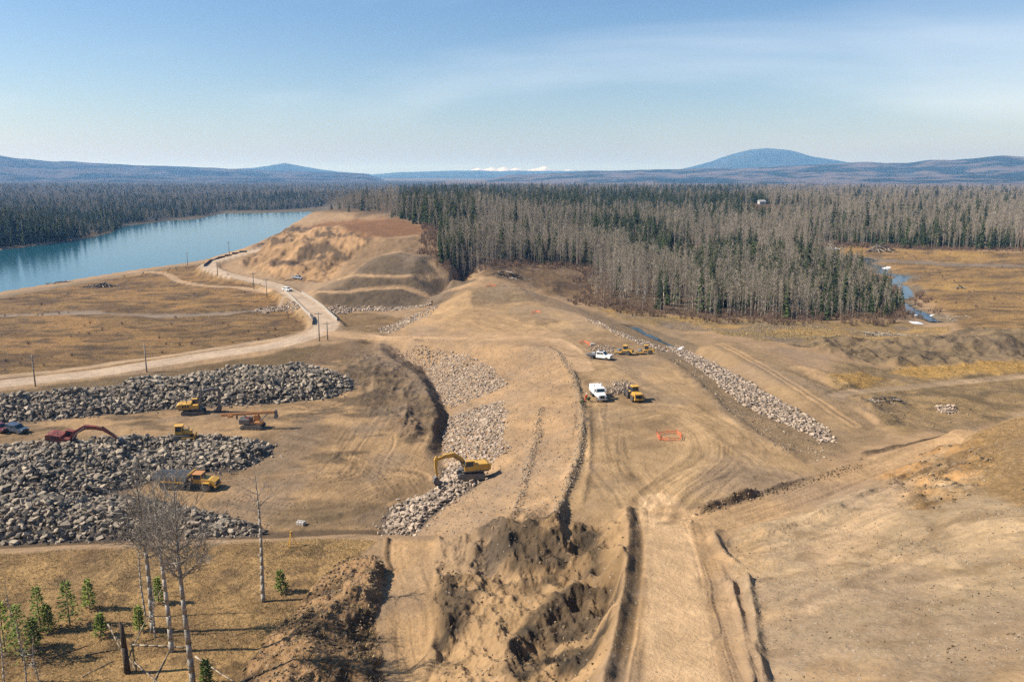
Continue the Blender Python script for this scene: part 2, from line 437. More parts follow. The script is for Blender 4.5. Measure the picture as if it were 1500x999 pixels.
# far bank of the river
SH_F = [(-500,392),(-250,380),(0,367),(80,357),(140,347),(166,341),(178,332),(240,325),(300,319),(318,315),(322,311.5),(390,311),(440,308),(470,305.5)]
BL.append([at(u,v,RIVER_Z) for u,v in SH_F])
BL.append([at(u,v-2.6,RIVER_Z+1.0) for u,v in SH_F])
BL.append([at(u,v+6,RIVER_Z-3) for u,v in SH_F[:10]])
ws((-900,700,24),(-560,720,11),(-470,750,-2),(-420,790,-9.5),(-700,900,0),(-480,960,-7),(-420,1050,-9),(-600,1200,-6),(-1000,1300,-3),(-450,1500,-9),(-800,1900,-4),(-400,2200,-8),(-1500,1600,2),(-1600,900,12),(-1000,2600,-2),(-400,3200,-8),(-2200,3200,8),(-2500,1500,14))
# rim
for k in range(-8, 9):
    a = R(k * 10.5)
    ws((6200 * math.sin(a), 6200 * math.cos(a), -4 if k < 0 else -12))
ws((-60,6,2),(60,6,10),(0,6,7),(-200,20,-6),(200,20,10),(-700,250,-9),(-700,330,-16),(-900,100,-8),(700,200,-2),(900,500,-2),(-5,25,8),(5,25,8),(-6,2,6),(-90,40,-5))

# ---- triangulate
vin, ein = [], []
for line in BL:
    for i, p in enumerate(line):
        if i: ein.append((len(vin) - 1, len(vin)))
        vin.append(p)
for p in PT: vin.append(p)
vin = np.array(vin)
cv, ce, cf, ov, oe, of_ = delaunay_2d_cdt([Vector((p[0], p[1])) for p in vin], ein, [], 0, 1e-4)
cz = np.zeros(len(cv))
cxy = np.array([(p.x, p.y) for p in cv])
for i, src in enumerate(ov):
    if src: cz[i] = np.mean([vin[k][2] for k in src])
    else:
        d = np.hypot(vin[:, 0] - cxy[i, 0], vin[:, 1] - cxy[i, 1]) + 1e-3
        k = np.argsort(d)[:4]; w = 1 / d[k]; cz[i] = (vin[k, 2] * w).sum() / w.sum()

# ---- polar grid (fine where the camera looks, coarser outside)
AZ = np.radians(np.concatenate([np.linspace(-78, -38, 50, endpoint=False), np.linspace(-38, 38, 900, endpoint=False), np.linspace(38, 78, 51)]))
RR = np.concatenate([np.geomspace(9, 44, 24, endpoint=False), np.geomspace(44, 420, 600, endpoint=False), np.geomspace(420, 6000, 190, endpoint=False), np.geomspace(6000, 70000, 20)])
NA, NR = len(AZ), len(RR)
A2, R2 = np.meshgrid(AZ, RR)
X = R2 * np.sin(A2); Y = R2 * np.cos(A2)
def grid_tin():
    Z = np.full(X.shape, np.nan)
    for f in cf:
        for k in range(1, len(f) - 1):
            ia, ib, ic = f[0], f[k], f[k + 1]
            P = cxy[[ia, ib, ic]]
            rr = np.hypot(P[:, 0], P[:, 1]); aa = np.arctan2(P[:, 0], P[:, 1])
            # closest distance of the triangle to the origin bounds its radius range from below
            rmin = min(np.linalg.norm(P[i] + np.clip(-(P[i] @ (P[j] - P[i])) / max(1e-9, ((P[j] - P[i]) ** 2).sum()), 0, 1) * (P[j] - P[i])) for i, j in ((0, 1), (1, 2), (2, 0)))
            r0 = max(0, np.searchsorted(RR, rmin) - 1); r1 = min(NR, np.searchsorted(RR, rr.max()) + 1)
            a0 = max(0, np.searchsorted(AZ, aa.min()) - 1); a1 = min(NA, np.searchsorted(AZ, aa.max()) + 1)
            if r1 <= r0 or a1 <= a0: continue
            x = X[r0:r1, a0:a1]; y = Y[r0:r1, a0:a1]
            d = (P[1, 1] - P[2, 1]) * (P[0, 0] - P[2, 0]) + (P[2, 0] - P[1, 0]) * (P[0, 1] - P[2, 1])
            if abs(d) < 1e-9: continue
            l0 = ((P[1, 1] - P[2, 1]) * (x - P[2, 0]) + (P[2, 0] - P[1, 0]) * (y - P[2, 1])) / d
            l1 = ((P[2, 1] - P[0, 1]) * (x - P[2, 0]) + (P[0, 0] - P[2, 0]) * (y - P[2, 1])) / d
            l2 = 1 - l0 - l1
            m = (l0 >= -1e-6) & (l1 >= -1e-6) & (l2 >= -1e-6)
            Z[r0:r1, a0:a1][m] = (l0 * cz[ia] + l1 * cz[ib] + l2 * cz[ic])[m]
    return Z
Z = grid_tin()
bad = np.isnan(Z)
Z[bad & (R2 > 3000)] = -8
for i in range(NR):          # outside the hull near the rim: carry the row's last value along
    b = np.isnan(Z[i])
    if b.any():
        if (~b).any(): Z[i] = np.interp(np.arange(NA), np.nonzero(~b)[0], Z[i][~b])
        else: Z[i] = Z[i - 1] if i else 6.0
def blur(a, n=1):
    for _ in range(n):
        b = a.copy(); b[1:-1] = (a[:-2] + 2 * a[1:-1] + a[2:]) / 4; a = b
        b = a.copy(); b[:, 1:-1] = (a[:, :-2] + 2 * a[:, 1:-1] + a[:, 2:]) / 4; a = b
    return a
Z = blur(Z, 3)
LR = np.log(RR)
_GI = np.arange(NR)
def height(x, y, Zg=None):
    Zg = Z if Zg is None else Zg
    x = np.asarray(x, float); y = np.asarray(y, float)
    fi = np.interp(np.hypot(x, y), RR, _GI); fj = np.interp(np.arctan2(x, y), AZ, np.arange(NA))
    i = np.clip(fi.astype(int), 0, NR - 2); j = np.clip(fj.astype(int), 0, NA - 2)
    a = fi - i; b = fj - j
    return (Zg[i, j] * (1 - a) + Zg[i + 1, j] * a) * (1 - b) + (Zg[i, j + 1] * (1 - a) + Zg[i + 1, j + 1] * a) * b
_T = np.geomspace(20, 60000, 4000)
def ground(u, v):
    """where the sight line through a photo pixel meets the terrain"""
    d = ray(u, v)
    x, y, z = d[0] * _T, d[1] * _T, CAM_H + d[2] * _T
    h = height(x, y)
    below = np.nonzero(z < h)[0]
    if len(below) == 0: return (x[-1], y[-1], h[-1])
    k = max(1, below[0]); a0 = z[k - 1] - h[k - 1]; a1 = h[k] - z[k]
    t = _T[k - 1] + (_T[k] - _T[k - 1]) * a0 / max(1e-9, a0 + a1)
    return (d[0] * t, d[1] * t, float(height(d[0] * t, d[1] * t)))
def gl(*p, step=2.0): return catmull([ground(u, v) for u, v in p], step)
def gpoly(*p): return [ground(u, v) for u, v in p]
NEAR = R2 < 900

# ------------------------------------------------------------------ relief, surface colours and regions on the grid
def alb(r, g, b, k=0.62):
    f = lambda c: (c / 255 / 12.92) if c / 255 <= 0.04045 else ((c / 255 + 0.055) / 1.055) ** 2.4
    return np.array((f(r), f(g), f(b))) * k
NZ = {}
def nz(scale, oct=4, seed=0):
    k = (scale, oct, seed)
    if k not in NZ: NZ[k] = fbm(X, Y, scale, oct, seed)
    return NZ[k]
def pmask(poly, soft=1.0, wob=1.0, wscale=6.0, seed=3):
    """soft mask of a ground polygon, its edge wobbling; soft and wob in metres, growing with distance"""
    P = np.array([p[:2] for p in poly])
    x0, y0 = P.min(0) - 30; x1, y1 = P.max(0) + 30
    rows = np.nonzero((RR > 0))[0]
    m = (X > x0) & (X < x1) & (Y > y0) & (Y < y1)
    out = np.zeros(X.shape)
    idx = np.nonzero(m)
    if not len(idx[0]): return out
    k = np.clip(R2[idx] / 140.0, 0.6, 6)
    n1 = fbm(X[idx], Y[idx], wscale, 3, seed); n2 = fbm(X[idx] + 91, Y[idx] - 37, wscale, 3, seed + 5)
    x = X[idx] + n1 * wob * k; y = Y[idx] + n2 * wob * k
    ins = in_poly(x, y, P)
    closed = np.vstack([P, P[:1]])
    D, _, _, _ = line_dist(x, y, closed, float(soft * k.max() * 2 + 1))
    sd = np.where(ins, 1, -1) * np.minimum(D, 1e6)
    out[idx] = sstep(-1, 1, sd / (soft * k))
    return out
Zb = Z.copy()
REL = np.zeros(X.shape)
BASE = np.empty(X.shape + (3,)); BASE[:] = alb(172, 140, 98)
STONY = np.full(X.shape, 0.25)      # how many stones lie in the surface
GRASSY = np.zeros(X.shape)          # how tufted it is
def paint(m, col, amt=1.0, stony=None, grassy=None):
    i = np.nonzero(m > .002)
    k = m[i]
    BASE[i] += (np.asarray(col) - BASE[i]) * (k * amt)[:, None]
    if stony is not None: STONY[i] += (stony - STONY[i]) * k
    if grassy is not None: GRASSY[i] += (grassy - GRASSY[i]) * k

# --- far land first
FAR = sstep(700, 1100, R2)
paint(FAR, alb(112, 100, 76), 1, 0, .6)
# forest ground (world polygon, near edge read off the photograph)
FOREST = [p[:2] for p in gpoly((648,340),(640,372),(655,388),(705,393),(760,387),(868,393),(874,425),(872,446),(905,452),(960,459),(1060,466),(1150,470),(1240,468),(1312,466),(1322,452),(1310,432),(1280,412),(1235,392),(1200,374),(1180,362),(1240,360),(1330,364),(1420,366),(1520,367),(1600,368))] + [(1500,900),(3200,3200),(1500,6500),(-500,6500),(-420,2400),(-212,1450),(-208,1000),(-196,830)] + [p[:2] for p in gpoly((560,318),(600,325))]
F_M = pmask(FOREST, 2.5, 3, 20)
paint(F_M, alb(120, 98, 72), 1, .0, .8)
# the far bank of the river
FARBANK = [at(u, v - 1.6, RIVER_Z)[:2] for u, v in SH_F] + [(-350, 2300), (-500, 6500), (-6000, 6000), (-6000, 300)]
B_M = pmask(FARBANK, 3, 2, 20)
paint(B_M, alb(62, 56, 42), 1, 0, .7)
# meadow by the river
MEADOW = gpoly((-260,462),(0,437),(60,426),(120,416),(170,407),(270,390),(296,386),(306,398),(340,408),(395,421),(420,434),(440,450),(452,466),(446,482),(400,498),(300,515),(150,540),(0,556),(-260,590))
M_M = pmask(MEADOW, 1.0, 2.5, 12)
paint(M_M, alb(150, 118, 74), 1, .05, .8)
paint(M_M * sstep(-.1, .2, fbm(X * .5, Y, 6, 5, 21)), alb(116, 90, 58), .8)
REL += M_M * (fbm(X * .5, Y, 7, 4, 22) * .35)
paint(M_M * sstep(.0, .3, fbm(X * .5, Y, 11, 5, 25)), alb(172, 132, 80), .8)
paint(M_M * sstep(.12, .35, fbm(X * .6, Y, 3.6, 4, 27)), alb(92, 74, 52), .7)
BANKM = pmask(gpoly((-260,462),(0,437),(170,407),(270,390),(296,387.5),(296,384.5),(270,388),(170,404),(60,422),(0,432),(-260,456)), .8, 1, 8)
paint(BANKM, alb(140, 120, 90), .7, .4, .3)
# stream bed through the meadow
D, S_, _, _ = line_dist(X, Y, gl((-260,470),(0,462),(120,458),(250,462),(350,457),(415,447)), 14)
sb = sstep(5.5, 2.0, D + nz(9, 3, 4) * 3.5)
paint(sb, alb(150, 132, 108), .9, .7, 0); REL -= sb * .5
# terrace in the foreground
TERR = gpoly((-300,823),(0,811),(100,806),(250,800),(400,793),(480,789),(556,789),(530,808),(480,846),(410,918),(370,968),(330,1030),(-400,1050))
T_M = pmask(TERR, .7, .8, 4)
paint(T_M, alb(184, 148, 96), 1, .0, .7)
paint(T_M * sstep(-.1, .3, nz(6, 5, 31)), alb(146, 116, 76), .8)
paint(T_M * sstep(.1, .4, nz(10, 4, 33)), alb(204, 164, 104), .8)
paint(T_M * sstep(.2, .4, nz(3, 4, 34)), alb(116, 92, 62), .7)
REL += T_M * (nz(5, 4, 35) * .16 + nz(.9, 2, 36) * .06)
CLEARED = gpoly((566,792),(640,790),(650,850),(640,900),(650,999),(590,1010),(565,930),(575,860))
paint(pmask(CLEARED, .8, .8, 4), alb(184, 148, 100), 1, .15, .1)
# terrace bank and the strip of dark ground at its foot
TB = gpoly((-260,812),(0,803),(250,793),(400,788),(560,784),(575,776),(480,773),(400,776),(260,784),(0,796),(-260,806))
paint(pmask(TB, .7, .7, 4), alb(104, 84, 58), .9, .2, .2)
# yard
YARD = gpoly((-260,612),(0,592),(150,577),(300,562),(430,546),(505,520),(545,515),(560,517),(585,534),(610,546),(624,566),(634,592),(640,612),(632,636),(622,664),(640,700),(596,750),(560,776),(480,775),(400,778),(260,786),(0,797),(-260,806))
Y_M = pmask(YARD, .8, .7, 5)
paint(Y_M, alb(176, 142, 96), 1, .15, 0)
paint(Y_M * sstep(-.05, .3, fbm(X * .6, Y, 12, 5, 41)), alb(138, 112, 76), .8)
paint(Y_M * sstep(.12, .35, fbm(X * .5, Y, 5, 4, 42)), alb(104, 86, 60), .75)
paint(pmask(gpoly((300,730),(420,735),(540,735),(600,745),(560,775),(400,776),(390,760)), 1.5, 2, 6), alb(116, 96, 66), .75)
REL += Y_M * (nz(6, 4, 43) * .16 + nz(1.6, 3, 44) * .06)
HUM = gpoly((505,522),(545,516),(585,534),(610,546),(628,570),(640,612),(632,636),(600,650),(575,630),(540,600),(520,570),(500,545))
H_M = pmask(HUM, 1.2, 1.5, 5)
paint(H_M, alb(122, 100, 70), .85, .35, 0)
paint(H_M * sstep(0, .3, nz(4, 4, 45)), alb(92, 76, 54), .8)
REL += H_M * ((ridged(X * 1.2, Y * .7, 7, 5, 46) - .6) * 1.7 + nz(1.5, 3, 49) * .22)
MND = gpoly((575,608),(600,604),(616,622),(612,640),(585,640),(572,625))
MM = pmask(MND, 1.0, .8, 3); REL += MM * (.9 + nz(3, 4, 48) * 1.2); paint(MM, alb(130, 106, 76), .8, .3, 0)
paint(pmask(gpoly((420,512),(505,500),(560,503),(545,520),(505,526),(430,545),(330,556),(330,548)), 1, 1, 6), alb(120, 96, 66), .85, .3, .2)
paint(pmask(gpoly((-260,600),(0,574),(220,546),(400,518),(470,504),(430,545),(300,558),(150,572),(0,588)), .8, .8, 6), alb(122, 100, 66), .9, .1, .6)
paint(pmask(gpoly((380,655),(470,600),(480,640),(440,690),(390,690)), 2, 2, 5), alb(128, 108, 82), .6, .5, 0)
# embankment: left slope
SLOPE = gpoly((545,510),(566,510),(592,526),(620,538),(636,562),(650,590),(658,610),(652,632),(647,662),(657,700),(622,737),(596,762),(568,784),(640,786),(690,784),(722,768),(800,764),(813,756),(831,715),(848,664),(853,613),(846,572),(837,542),(820,519),(795,510),(760,506),(700,503),(600,500))
S_M = pmask(SLOPE, .5, .6, 4)
paint(S_M, alb(180, 145, 100), 1, .55, 0)
paint(S_M * sstep(-.1, .4, fbm(X + Y * .6, (Y - X * .6) * .25, 5, 4, 51)), alb(162, 132, 94), .7)
REL += S_M * (fbm(X + Y * .5, (Y - X * .5) * .3, 2.6, 5, 53) * .26 + nz(.9, 3, 54) * .08)
TR = gpoly((545,512),(566,511),(592,526),(622,540),(636,562),(650,590),(660,612),(652,632),(648,664),(630,664),(634,636),(642,612),(634,592),(624,566),(610,546),(585,534),(560,517))
TM_ = pmask(TR, .5, .4, 3); paint(TM_, alb(100, 80, 56), .9, .4, 0); REL += TM_ * (nz(2.2, 4, 55) * .6 + nz(.8, 3, 56) * .15)
# embankment: pad
PAD = gpoly((800,764),(813,756),(831,715),(848,664),(853,613),(846,572),(837,542),(820,519),(800,490),(760,470),(720,452),(691,447),(735,446),(778,441),(800,447),(842,457),(900,484),(956,514),(1004,542),(1038,576),(1065,600),(1106,630),(1140,654),(1181,678),(1215,688),(1150,716),(1025,752),(938,745),(915,747),(880,766))
P_M = pmask(PAD, .6, .6, 4)
paint(P_M, alb(176, 144, 98), 1, .12, 0)
paint(P_M * sstep(-.1, .4, nz(20, 5, 61)), alb(152, 124, 86), .75)
paint(P_M * sstep(.1, .4, nz(7, 5, 62)), alb(140, 113, 76), .6)
paint(P_M * sstep(.15, .4, nz(11, 4, 65)), alb(192, 156, 106), .6)
REL += P_M * (nz(9, 3, 63) * .05 + nz(1.2, 3, 64) * .03)
FARE = gpoly((691,447),(689,424),(757,419),(778,441),(735,446))
paint(pmask(FARE, .4, .4, 4), alb(150, 124, 86), 1, .3, 0)
FLANK = gpoly((560,487),(612,465),(640,448),(668,428),(689,424),(691,447),(720,452),(760,470),(800,487),(700,488),(620,488))
paint(pmask(FLANK, .5, .5, 4), alb(178, 144, 98), 1, .5, 0)
REL += pmask(FLANK, .5, .5, 4) * fbm(X + Y, (Y - X) * .35, 3.0, 4, 66) * .3
# right flank of the embankment and ground beyond
RF = gpoly((845,452),(900,486),(956,516),(1004,544),(1065,602),(1140,656),(1181,680),(1226,664),(1300,640),(1262,600),(1200,560),(1120,520),(1060,498),(1000,480),(930,462),(880,455))
paint(pmask(RF, .7, .8, 5), alb(158, 130, 90), .9, .4, .1)
REL += pmask(RF, 1.5, .8, 5) * (nz(5, 4, 68) * .28)
CR = gpoly((872,449),(960,461),(1060,468),(1200,471),(1320,470),(1400,480),(1330,497),(1200,503),(1100,498),(1040,486),(1000,483),(940,474),(890,462))
CM = pmask(CR, 1, 1.5, 8)
paint(CM, alb(150, 124, 80), .95, .35, .5)
paint(CM * sstep(0, .35, nz(13, 4, 71)), alb(186, 148, 86), .8)
paint(CM * sstep(.1, .4, nz(10, 4, 73)), alb(128, 110, 86), .8, .8, 0)
REL += CM * nz(7, 4, 75) * .35
GOLD = gpoly((1182,364),(1250,362),(1340,367),(1430,369),(1600,371),(1700,470),(1500,486),(1410,482),(1392,455),(1350,438),(1338,415),(1310,398),(1280,385),(1220,376))
GM = pmask(GOLD, 1, 2, 12)
paint(GM, alb(172, 136, 84), .95, .05, .9)
paint(GM * sstep(-.05, .25, fbm(X * .5, Y, 9, 5, 77)), alb(140, 112, 74), .8)
paint(GM * sstep(.1, .3, fbm(X * .5, Y, 5, 4, 78)), alb(112, 92, 66), .7)
REL += GM * fbm(X * .5, Y, 8, 4, 76) * .4
Dg, _, _, _ = line_dist(X, Y, gl((1195,377),(1262,379),(1330,384),(1420,388),(1520,391), step=6), 16)
paint(sstep(9, 4, Dg + nz(12, 3, 99) * 5), alb(132, 118, 98), .85, .6, 0)
paint(GM * sstep(.2, .45, nz(30, 3, 79)), alb(196, 156, 90), .7)
HUMR = gpoly((1150,505),(1220,498),(1320,498),(1400,488),(1500,484),(1650,486),(1650,528),(1500,528),(1420,536),(1330,538),(1250,528))
HR = pmask(HUMR, 2, 2, 10)
paint(HR, alb(130, 110, 78), .9, .4, .3)
paint(HR * sstep(0, .35, nz(8, 4, 82)), alb(96, 82, 60), .8)
REL += HR * (ridged(X, Y, 11, 6, 81) - .5) * 5.2
RIGHTLOW = gpoly((1230,530),(1330,540),(1500,532),(1700,532),(1700,590),(1500,600),(1420,632),(1330,640),(1262,600),(1210,560))
RL = pmask(RIGHTLOW, 1.5, 2, 8)
paint(RL, alb(158, 130, 86), .9, .25, .4)
REL += RL * (nz(9, 5, 83) * 1.0 + nz(2.5, 3, 84) * .2)
paint(RL * sstep(.05, .35, nz(7, 4, 80)), alb(122, 102, 70), .75)
paint(pmask(gpoly((1300,548),(1340,538),(1500,530),(1650,530),(1650,546),(1500,544),(1350,556)), 1, 1.5, 8), alb(200, 158, 88), .85, .05, 1)
paint(pmask(gpoly((1212,550),(1260,545),(1300,556),(1270,566),(1230,562)), 1, 1.5, 6), alb(196, 154, 86), .8, .05, 1)
# bluff
BLUFF = gpoly((372,369),(352,384),(372,396),(410,409),(450,414),(485,410),(500,392),(522,372),(545,352),(530,342),(505,337),(470,332),(440,333),(412,337),(395,347))
BM = pmask(BLUFF, 1, .8, 8)
paint(BM, alb(182, 143, 95), 1, .3, 0)
paint(BM * sstep(-.1, .25, fbm(X, Y * .4, 16, 5, 85)), alb(140, 110, 72), .85)
paint(BM * sstep(.0, .22, fbm(X + Y * .4, Y * .4, 9, 5, 86)), alb(88, 72, 50), .85)
gul = fbm(X * 1.0 + Y * .1, Y * .25, 7, 5, 87)
REL += BM * (gul * 2.4 + nz(30, 3, 88) * 1.6 + nz(3.5, 4, 97) * 1.1)
TOP = gpoly((455,331),(505,337),(560,350),(616,343),(642,336),(610,328),(560,320),(500,322))
paint(pmask(TOP, 1.5, 2, 10), alb(136, 96, 58), .95, .2, .2)
BENCH = gpoly((454,428),(516,404),(560,375),(611,374),(640,398),(706,404),(690,418),(640,446),(478,452),(470,440))
EM = pmask(BENCH, .7, .8, 6)
paint(EM, alb(126, 104, 74), .95, .5, 0)
paint(EM * sstep(-.1, .4, nz(9, 4, 89)), alb(106, 90, 66), .7)
REL += EM * nz(3, 4, 90) * .35
for ln in (((452,429.5),(490,428),(536,424),(590,422),(652,426.5),(690,416)), ((500,408),(560,405),(604,404),(660,405.5),(720,406))):
    D, _, _, _ = line_dist(X, Y, gl(*ln), 6); paint(sstep(3.2, 2.0, D), alb(190, 154, 108), .9, .1, 0)
CONE = pmask(gpoly((560,374),(611,374),(641,399),(600,403),(517,402)), .6, .6, 6); paint(CONE, alb(112, 95, 70), .9, .5, 0)
for lo_ in (((478,447),(520,449),(580,447),(640,438),(648,429),(590,425),(536,427),(490,431),(456,432)), ((500,422),(590,419),(660,423),(700,410),(604,407.5),(520,408))):
    paint(pmask(gpoly(*lo_), .6, .6, 6), alb(108, 91, 66), .8, .5, 0)
GUL = gpoly((545,352),(560,351),(600,348),(640,340),(650,360),(640,380),(612,373),(560,373),(535,388),(500,408),(488,408),(520,372))
QM = pmask(GUL, 1, 1.2, 8)
paint(QM, alb(140, 112, 76), .9, .4, 0); REL += QM * (fbm(X * 1.0, Y * .4, 8, 5, 91) * 1.4)
DARK = gpoly((705,395),(760,388),(868,394),(874,425),(872,446),(840,440),(800,430),(770,420),(735,412),(715,405))
DM = pmask(DARK, 2, 3, 10)
paint(DM, alb(118, 94, 64), .95, .3, .4)
paint(DM * sstep(.0, .4, nz(14, 4, 93)), alb(88, 70, 50), .85)
REL += DM * (ridged(X, Y, 12, 5, 94) - .55) * 2.0
LOWC = gpoly((470,453),(560,460),(612,463),(560,487),(505,485),(496,474),(480,460))
paint(pmask(LOWC, .8, 1, 5), alb(140, 112, 72), .9, .3, .4)
REL += pmask(LOWC, 1.5, 1, 5) * (nz(6, 4, 95) * .8)
# hill on the right and the foreground spoil
HILL = gpoly((1060,800),(1090,775),(1170,750),(1250,722),(1320,690),(1375,664),(1398,650),(1440,630),(1500,606),(1600,577)) + [(130, 100, 0), (130, 20, 0), (25, 25, 0)] + gpoly((1128,1010),(1100,900))
HM = pmask(HILL, .7, .8, 5)
paint(HM, alb(186, 157, 114), 1, .55, .05)
paint(HM * sstep(-.1, .35, nz(11, 6, 101)), alb(164, 140, 102), .85)
paint(HM * sstep(.1, .35, nz(3.5, 5, 109)), alb(142, 116, 78), .6)
paint(HM * sstep(.1, .5, fbm(X * .4 + Y * .3, Y - X * .7, 7, 4, 102)), alb(192, 156, 106), .7)
REL += HM * (nz(9, 5, 103) * .5 + nz(2.2, 4, 104) * .20 + np.maximum(0, ridged(X + Y * .45, (Y - X * .45) * .3, 9, 3, 105) - .72) * -1.1)
CLAY = gpoly((1290,700),(1340,672),(1400,648),(1450,650),(1450,690),(1420,725),(1370,745),(1310,735))
KM = pmask(CLAY, 2, 3, 5)
paint(KM * sstep(-.25, .35, nz(5, 4, 106)), alb(186, 140, 82), .8, .5, .2)
paint(KM * sstep(.05, .35, nz(3.2, 4, 107)), alb(112, 90, 58), .85)
REL += KM * (nz(2.6, 5, 108) * 1.0)
paint(pmask(gpoly((1400,650),(1500,610),(1600,590),(1600,740),(1500,740),(1450,720),(1430,690)), 2, 2, 6), alb(164, 130, 82), .8, .2, .6)
paint(pmask(gpoly((1180,800),(1260,740),(1330,700),(1350,720),(1290,790),(1200,850)), 2.5, 3, 5), alb(196, 162, 116), .7, .8, 0)
SPOIL = gpoly((640,792),(690,786),(722,768),(760,766),(835,772),(885,768),(915,750),(915,820),(908,870),(895,930),(876,1000),(860,1050),(620,1050),(645,960),(640,880))
PM = pmask(SPOIL, .6, .8, 4)
paint(PM, alb(176, 142, 96), 1, .15, .05)
paint(PM * sstep(-.05, .35, nz(6, 5, 111)), alb(140, 112, 74), .8)
REL += PM * ((ridged(X + Y * .2, Y * .8, 5.5, 6, 112) - .52) * 2.6 + nz(1.1, 4, 113) * .35)
for poly in (((700,775),(728,764),(835,768),(890,780),(880,835),(820,856),(735,860),(695,840)), ((760,920),(830,862),(905,850),(900,905),(875,970),(860,1010),(790,1010),(740,990)), ((650,850),(690,830),(700,880),(660,960),(630,960))):
    q = pmask(gpoly(*poly), 1.8, 1.8, 4); q2 = q * sstep(-.35, .05, nz(4, 5, 119)); paint(q2, alb(94, 78, 56), .92, .08, .2); paint(q * sstep(.0, .35, nz(2.4, 5, 116)), alb(66, 57, 43), .8); REL += q * ((ridged(X * 1.0 + Y * .3 + nz(6, 3, 118) * 2, Y * .55 - X * .15, 3.4, 6, 115) - .6) * 1.7 + nz(1.0, 4, 117) * .35)
LB = gpoly((516,812),(552,816),(566,836),(562,870),(548,910),(560,960),(560,1050),(320,1050),(370,965),(410,915),(470,850))
LM = pmask(LB, .5, .8, 3)
paint(LM, alb(168, 132, 88), .95, .4, .2)
paint(LM * sstep(-.05, .3, nz(3.4, 5, 121)), alb(96, 76, 52), .9, .5, .4)
REL += LM * ((ridged(X, Y, 3.2, 6, 122) - .6) * 1.7 + nz(.8, 3, 124) * .18)

# --- embankments thrown up by the machines: long low ridges
def berm(pts, h, w, wob=.5, col=None, seed=0, step=1.0, lum=.55):
    global REL
    ln = gl(*pts, step=step)
    D, S, _, _ = line_dist(X, Y, ln, w * 5)
    i = np.nonzero(np.isfinite(D)); x = X[i]; y = Y[i]
    d = D[i] + fbm(x, y, 2.2, 3, 131) * w * wob
    amp = .75 + lum * fbm(x, y, 3.0, 3, 133 + seed)
    m = np.zeros(X.shape); m[i] = np.exp(-(d / w) ** 2)
    REL[i] += h * m[i] * amp
    if col is not None: paint(np.clip(m * 1.3, 0, 1), col, .8, .6, 0)
berm([(813,757),(831,715),(848,664),(853,613),(846,572),(837,542),(820,519),(800,509)], .75, .7, col=alb(160, 132, 94))
berm([(852,735),(862,690),(864,640),(862,600)], .35, .5)
berm([(791,600),(786,640),(772,690),(752,755)], .5, .9, .8)
berm([(700,640),(735,600),(790,560),(835,535)], .3, 1.4, .8)
berm([(920,748),(922,780),(920,820),(912,880),(900,940),(884,1000)], 1.35, .8, .2, lum=.22)
berm([(1020,752),(1080,734),(1150,714),(1210,696),(1258,683)], 1.1, .75, .5, alb(96, 78, 54), lum=.3)
berm([(1030,745),(1060,738),(1100,725)], .7, 1.4, 1.0, alb(130, 106, 74))
berm([(1264,667),(1300,660),(1350,650),(1402,638)], 1.0, .8, .5, alb(96, 78, 54), lum=.3)
berm([(1072,766),(1046,784),(1056,806),(1074,824)], .7, .6, .4)
berm([(1070,855),(1082,900),(1093,950),(1102,1005)], .7, .45, .4)
berm([(1093,850),(1103,900),(1110,950),(1120,1005)], .8, .5, .4)
berm([(1120,780),(1200,752),(1290,712),(1330,690)], .6, .8, .9)
berm([(962,522),(1006,550),(1042,584),(1070,610),(1110,638),(1150,662)], .5, 1.6, .9, alb(150, 124, 88))
berm([(568,790),(566,815),(572,836)], .5, .35, .5, alb(104, 82, 54))
berm([(640,800),(655,850),(640,920),(615,1000)], .6, .9, .8)
berm([(1180,540),(1230,570),(1275,598)], 1.0, 2.0, .8)
berm([(700,800),(690,840),(672,880),(652,940)], .7, .8, .8)
berm([(735,965),(770,925),(800,900),(842,872)], .9, 1.1, .6)

# --- the rock stockpiles' mounds (rocks are laid over them later)
PILES = {}
def pile(key, poly, H, steep=.8, lump=.5, seed=0):
    global REL
    P = np.array([p[:2] for p in gpoly(*poly)])
    PILES[key] = P
    D, _, _, _ = line_dist(X, Y, np.vstack([P, P[:1]]), 40)
    i = np.nonzero(np.isfinite(D)); x = X[i]; y = Y[i]
    ins = in_poly(x, y, P)
    d = np.where(ins, D[i], 0)
    h = H * (1 - np.exp(-d * steep / H)) * (1 + lump * fbm(x, y, 11, 3, 200 + seed) + .25 * lump * fbm(x, y, 3, 2, 205 + seed))
    REL[i] = np.where(ins, REL[i] * .3 + h, REL[i])
    m = np.zeros(X.shape); m[i] = np.where(ins, 1, sstep(1.2, .2, D[i]))
    paint(m, alb(84, 76, 64), .9, .8, 0)
pile('A', [(-220,607),(0,593),(150,578),(250,559),(350,545),(420,541),(470,544),(512,556),(517,570),(480,583),(380,592),(250,599),(100,612),(0,619),(-220,640)], 3.7, .8, .7, 1)
pile('B', [(-220,668),(0,659),(80,653),(150,650),(260,645),(350,645),(390,652),(397,666),(345,690),(290,690),(230,700),(180,716),(130,732),(0,742),(-220,750)], 3.6, .7, .95, 2)
pile('C', [(-220,742),(0,738),(120,735),(200,733),(250,742),(300,752),(345,762),(383,776),(382,785),(300,787),(200,790),(100,793),(0,797),(-220,808)], 3.2, .9, .75, 3)
pile('F', [(655,686),(700,694),(705,706),(660,735),(630,757),(606,782),(566,782),(562,765),(575,745),(600,735),(640,720)], 1.5, .6, .4, 4)

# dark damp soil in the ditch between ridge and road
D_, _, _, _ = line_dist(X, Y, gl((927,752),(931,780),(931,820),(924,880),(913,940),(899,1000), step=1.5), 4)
DITCH = sstep(1.05, .6, D_)

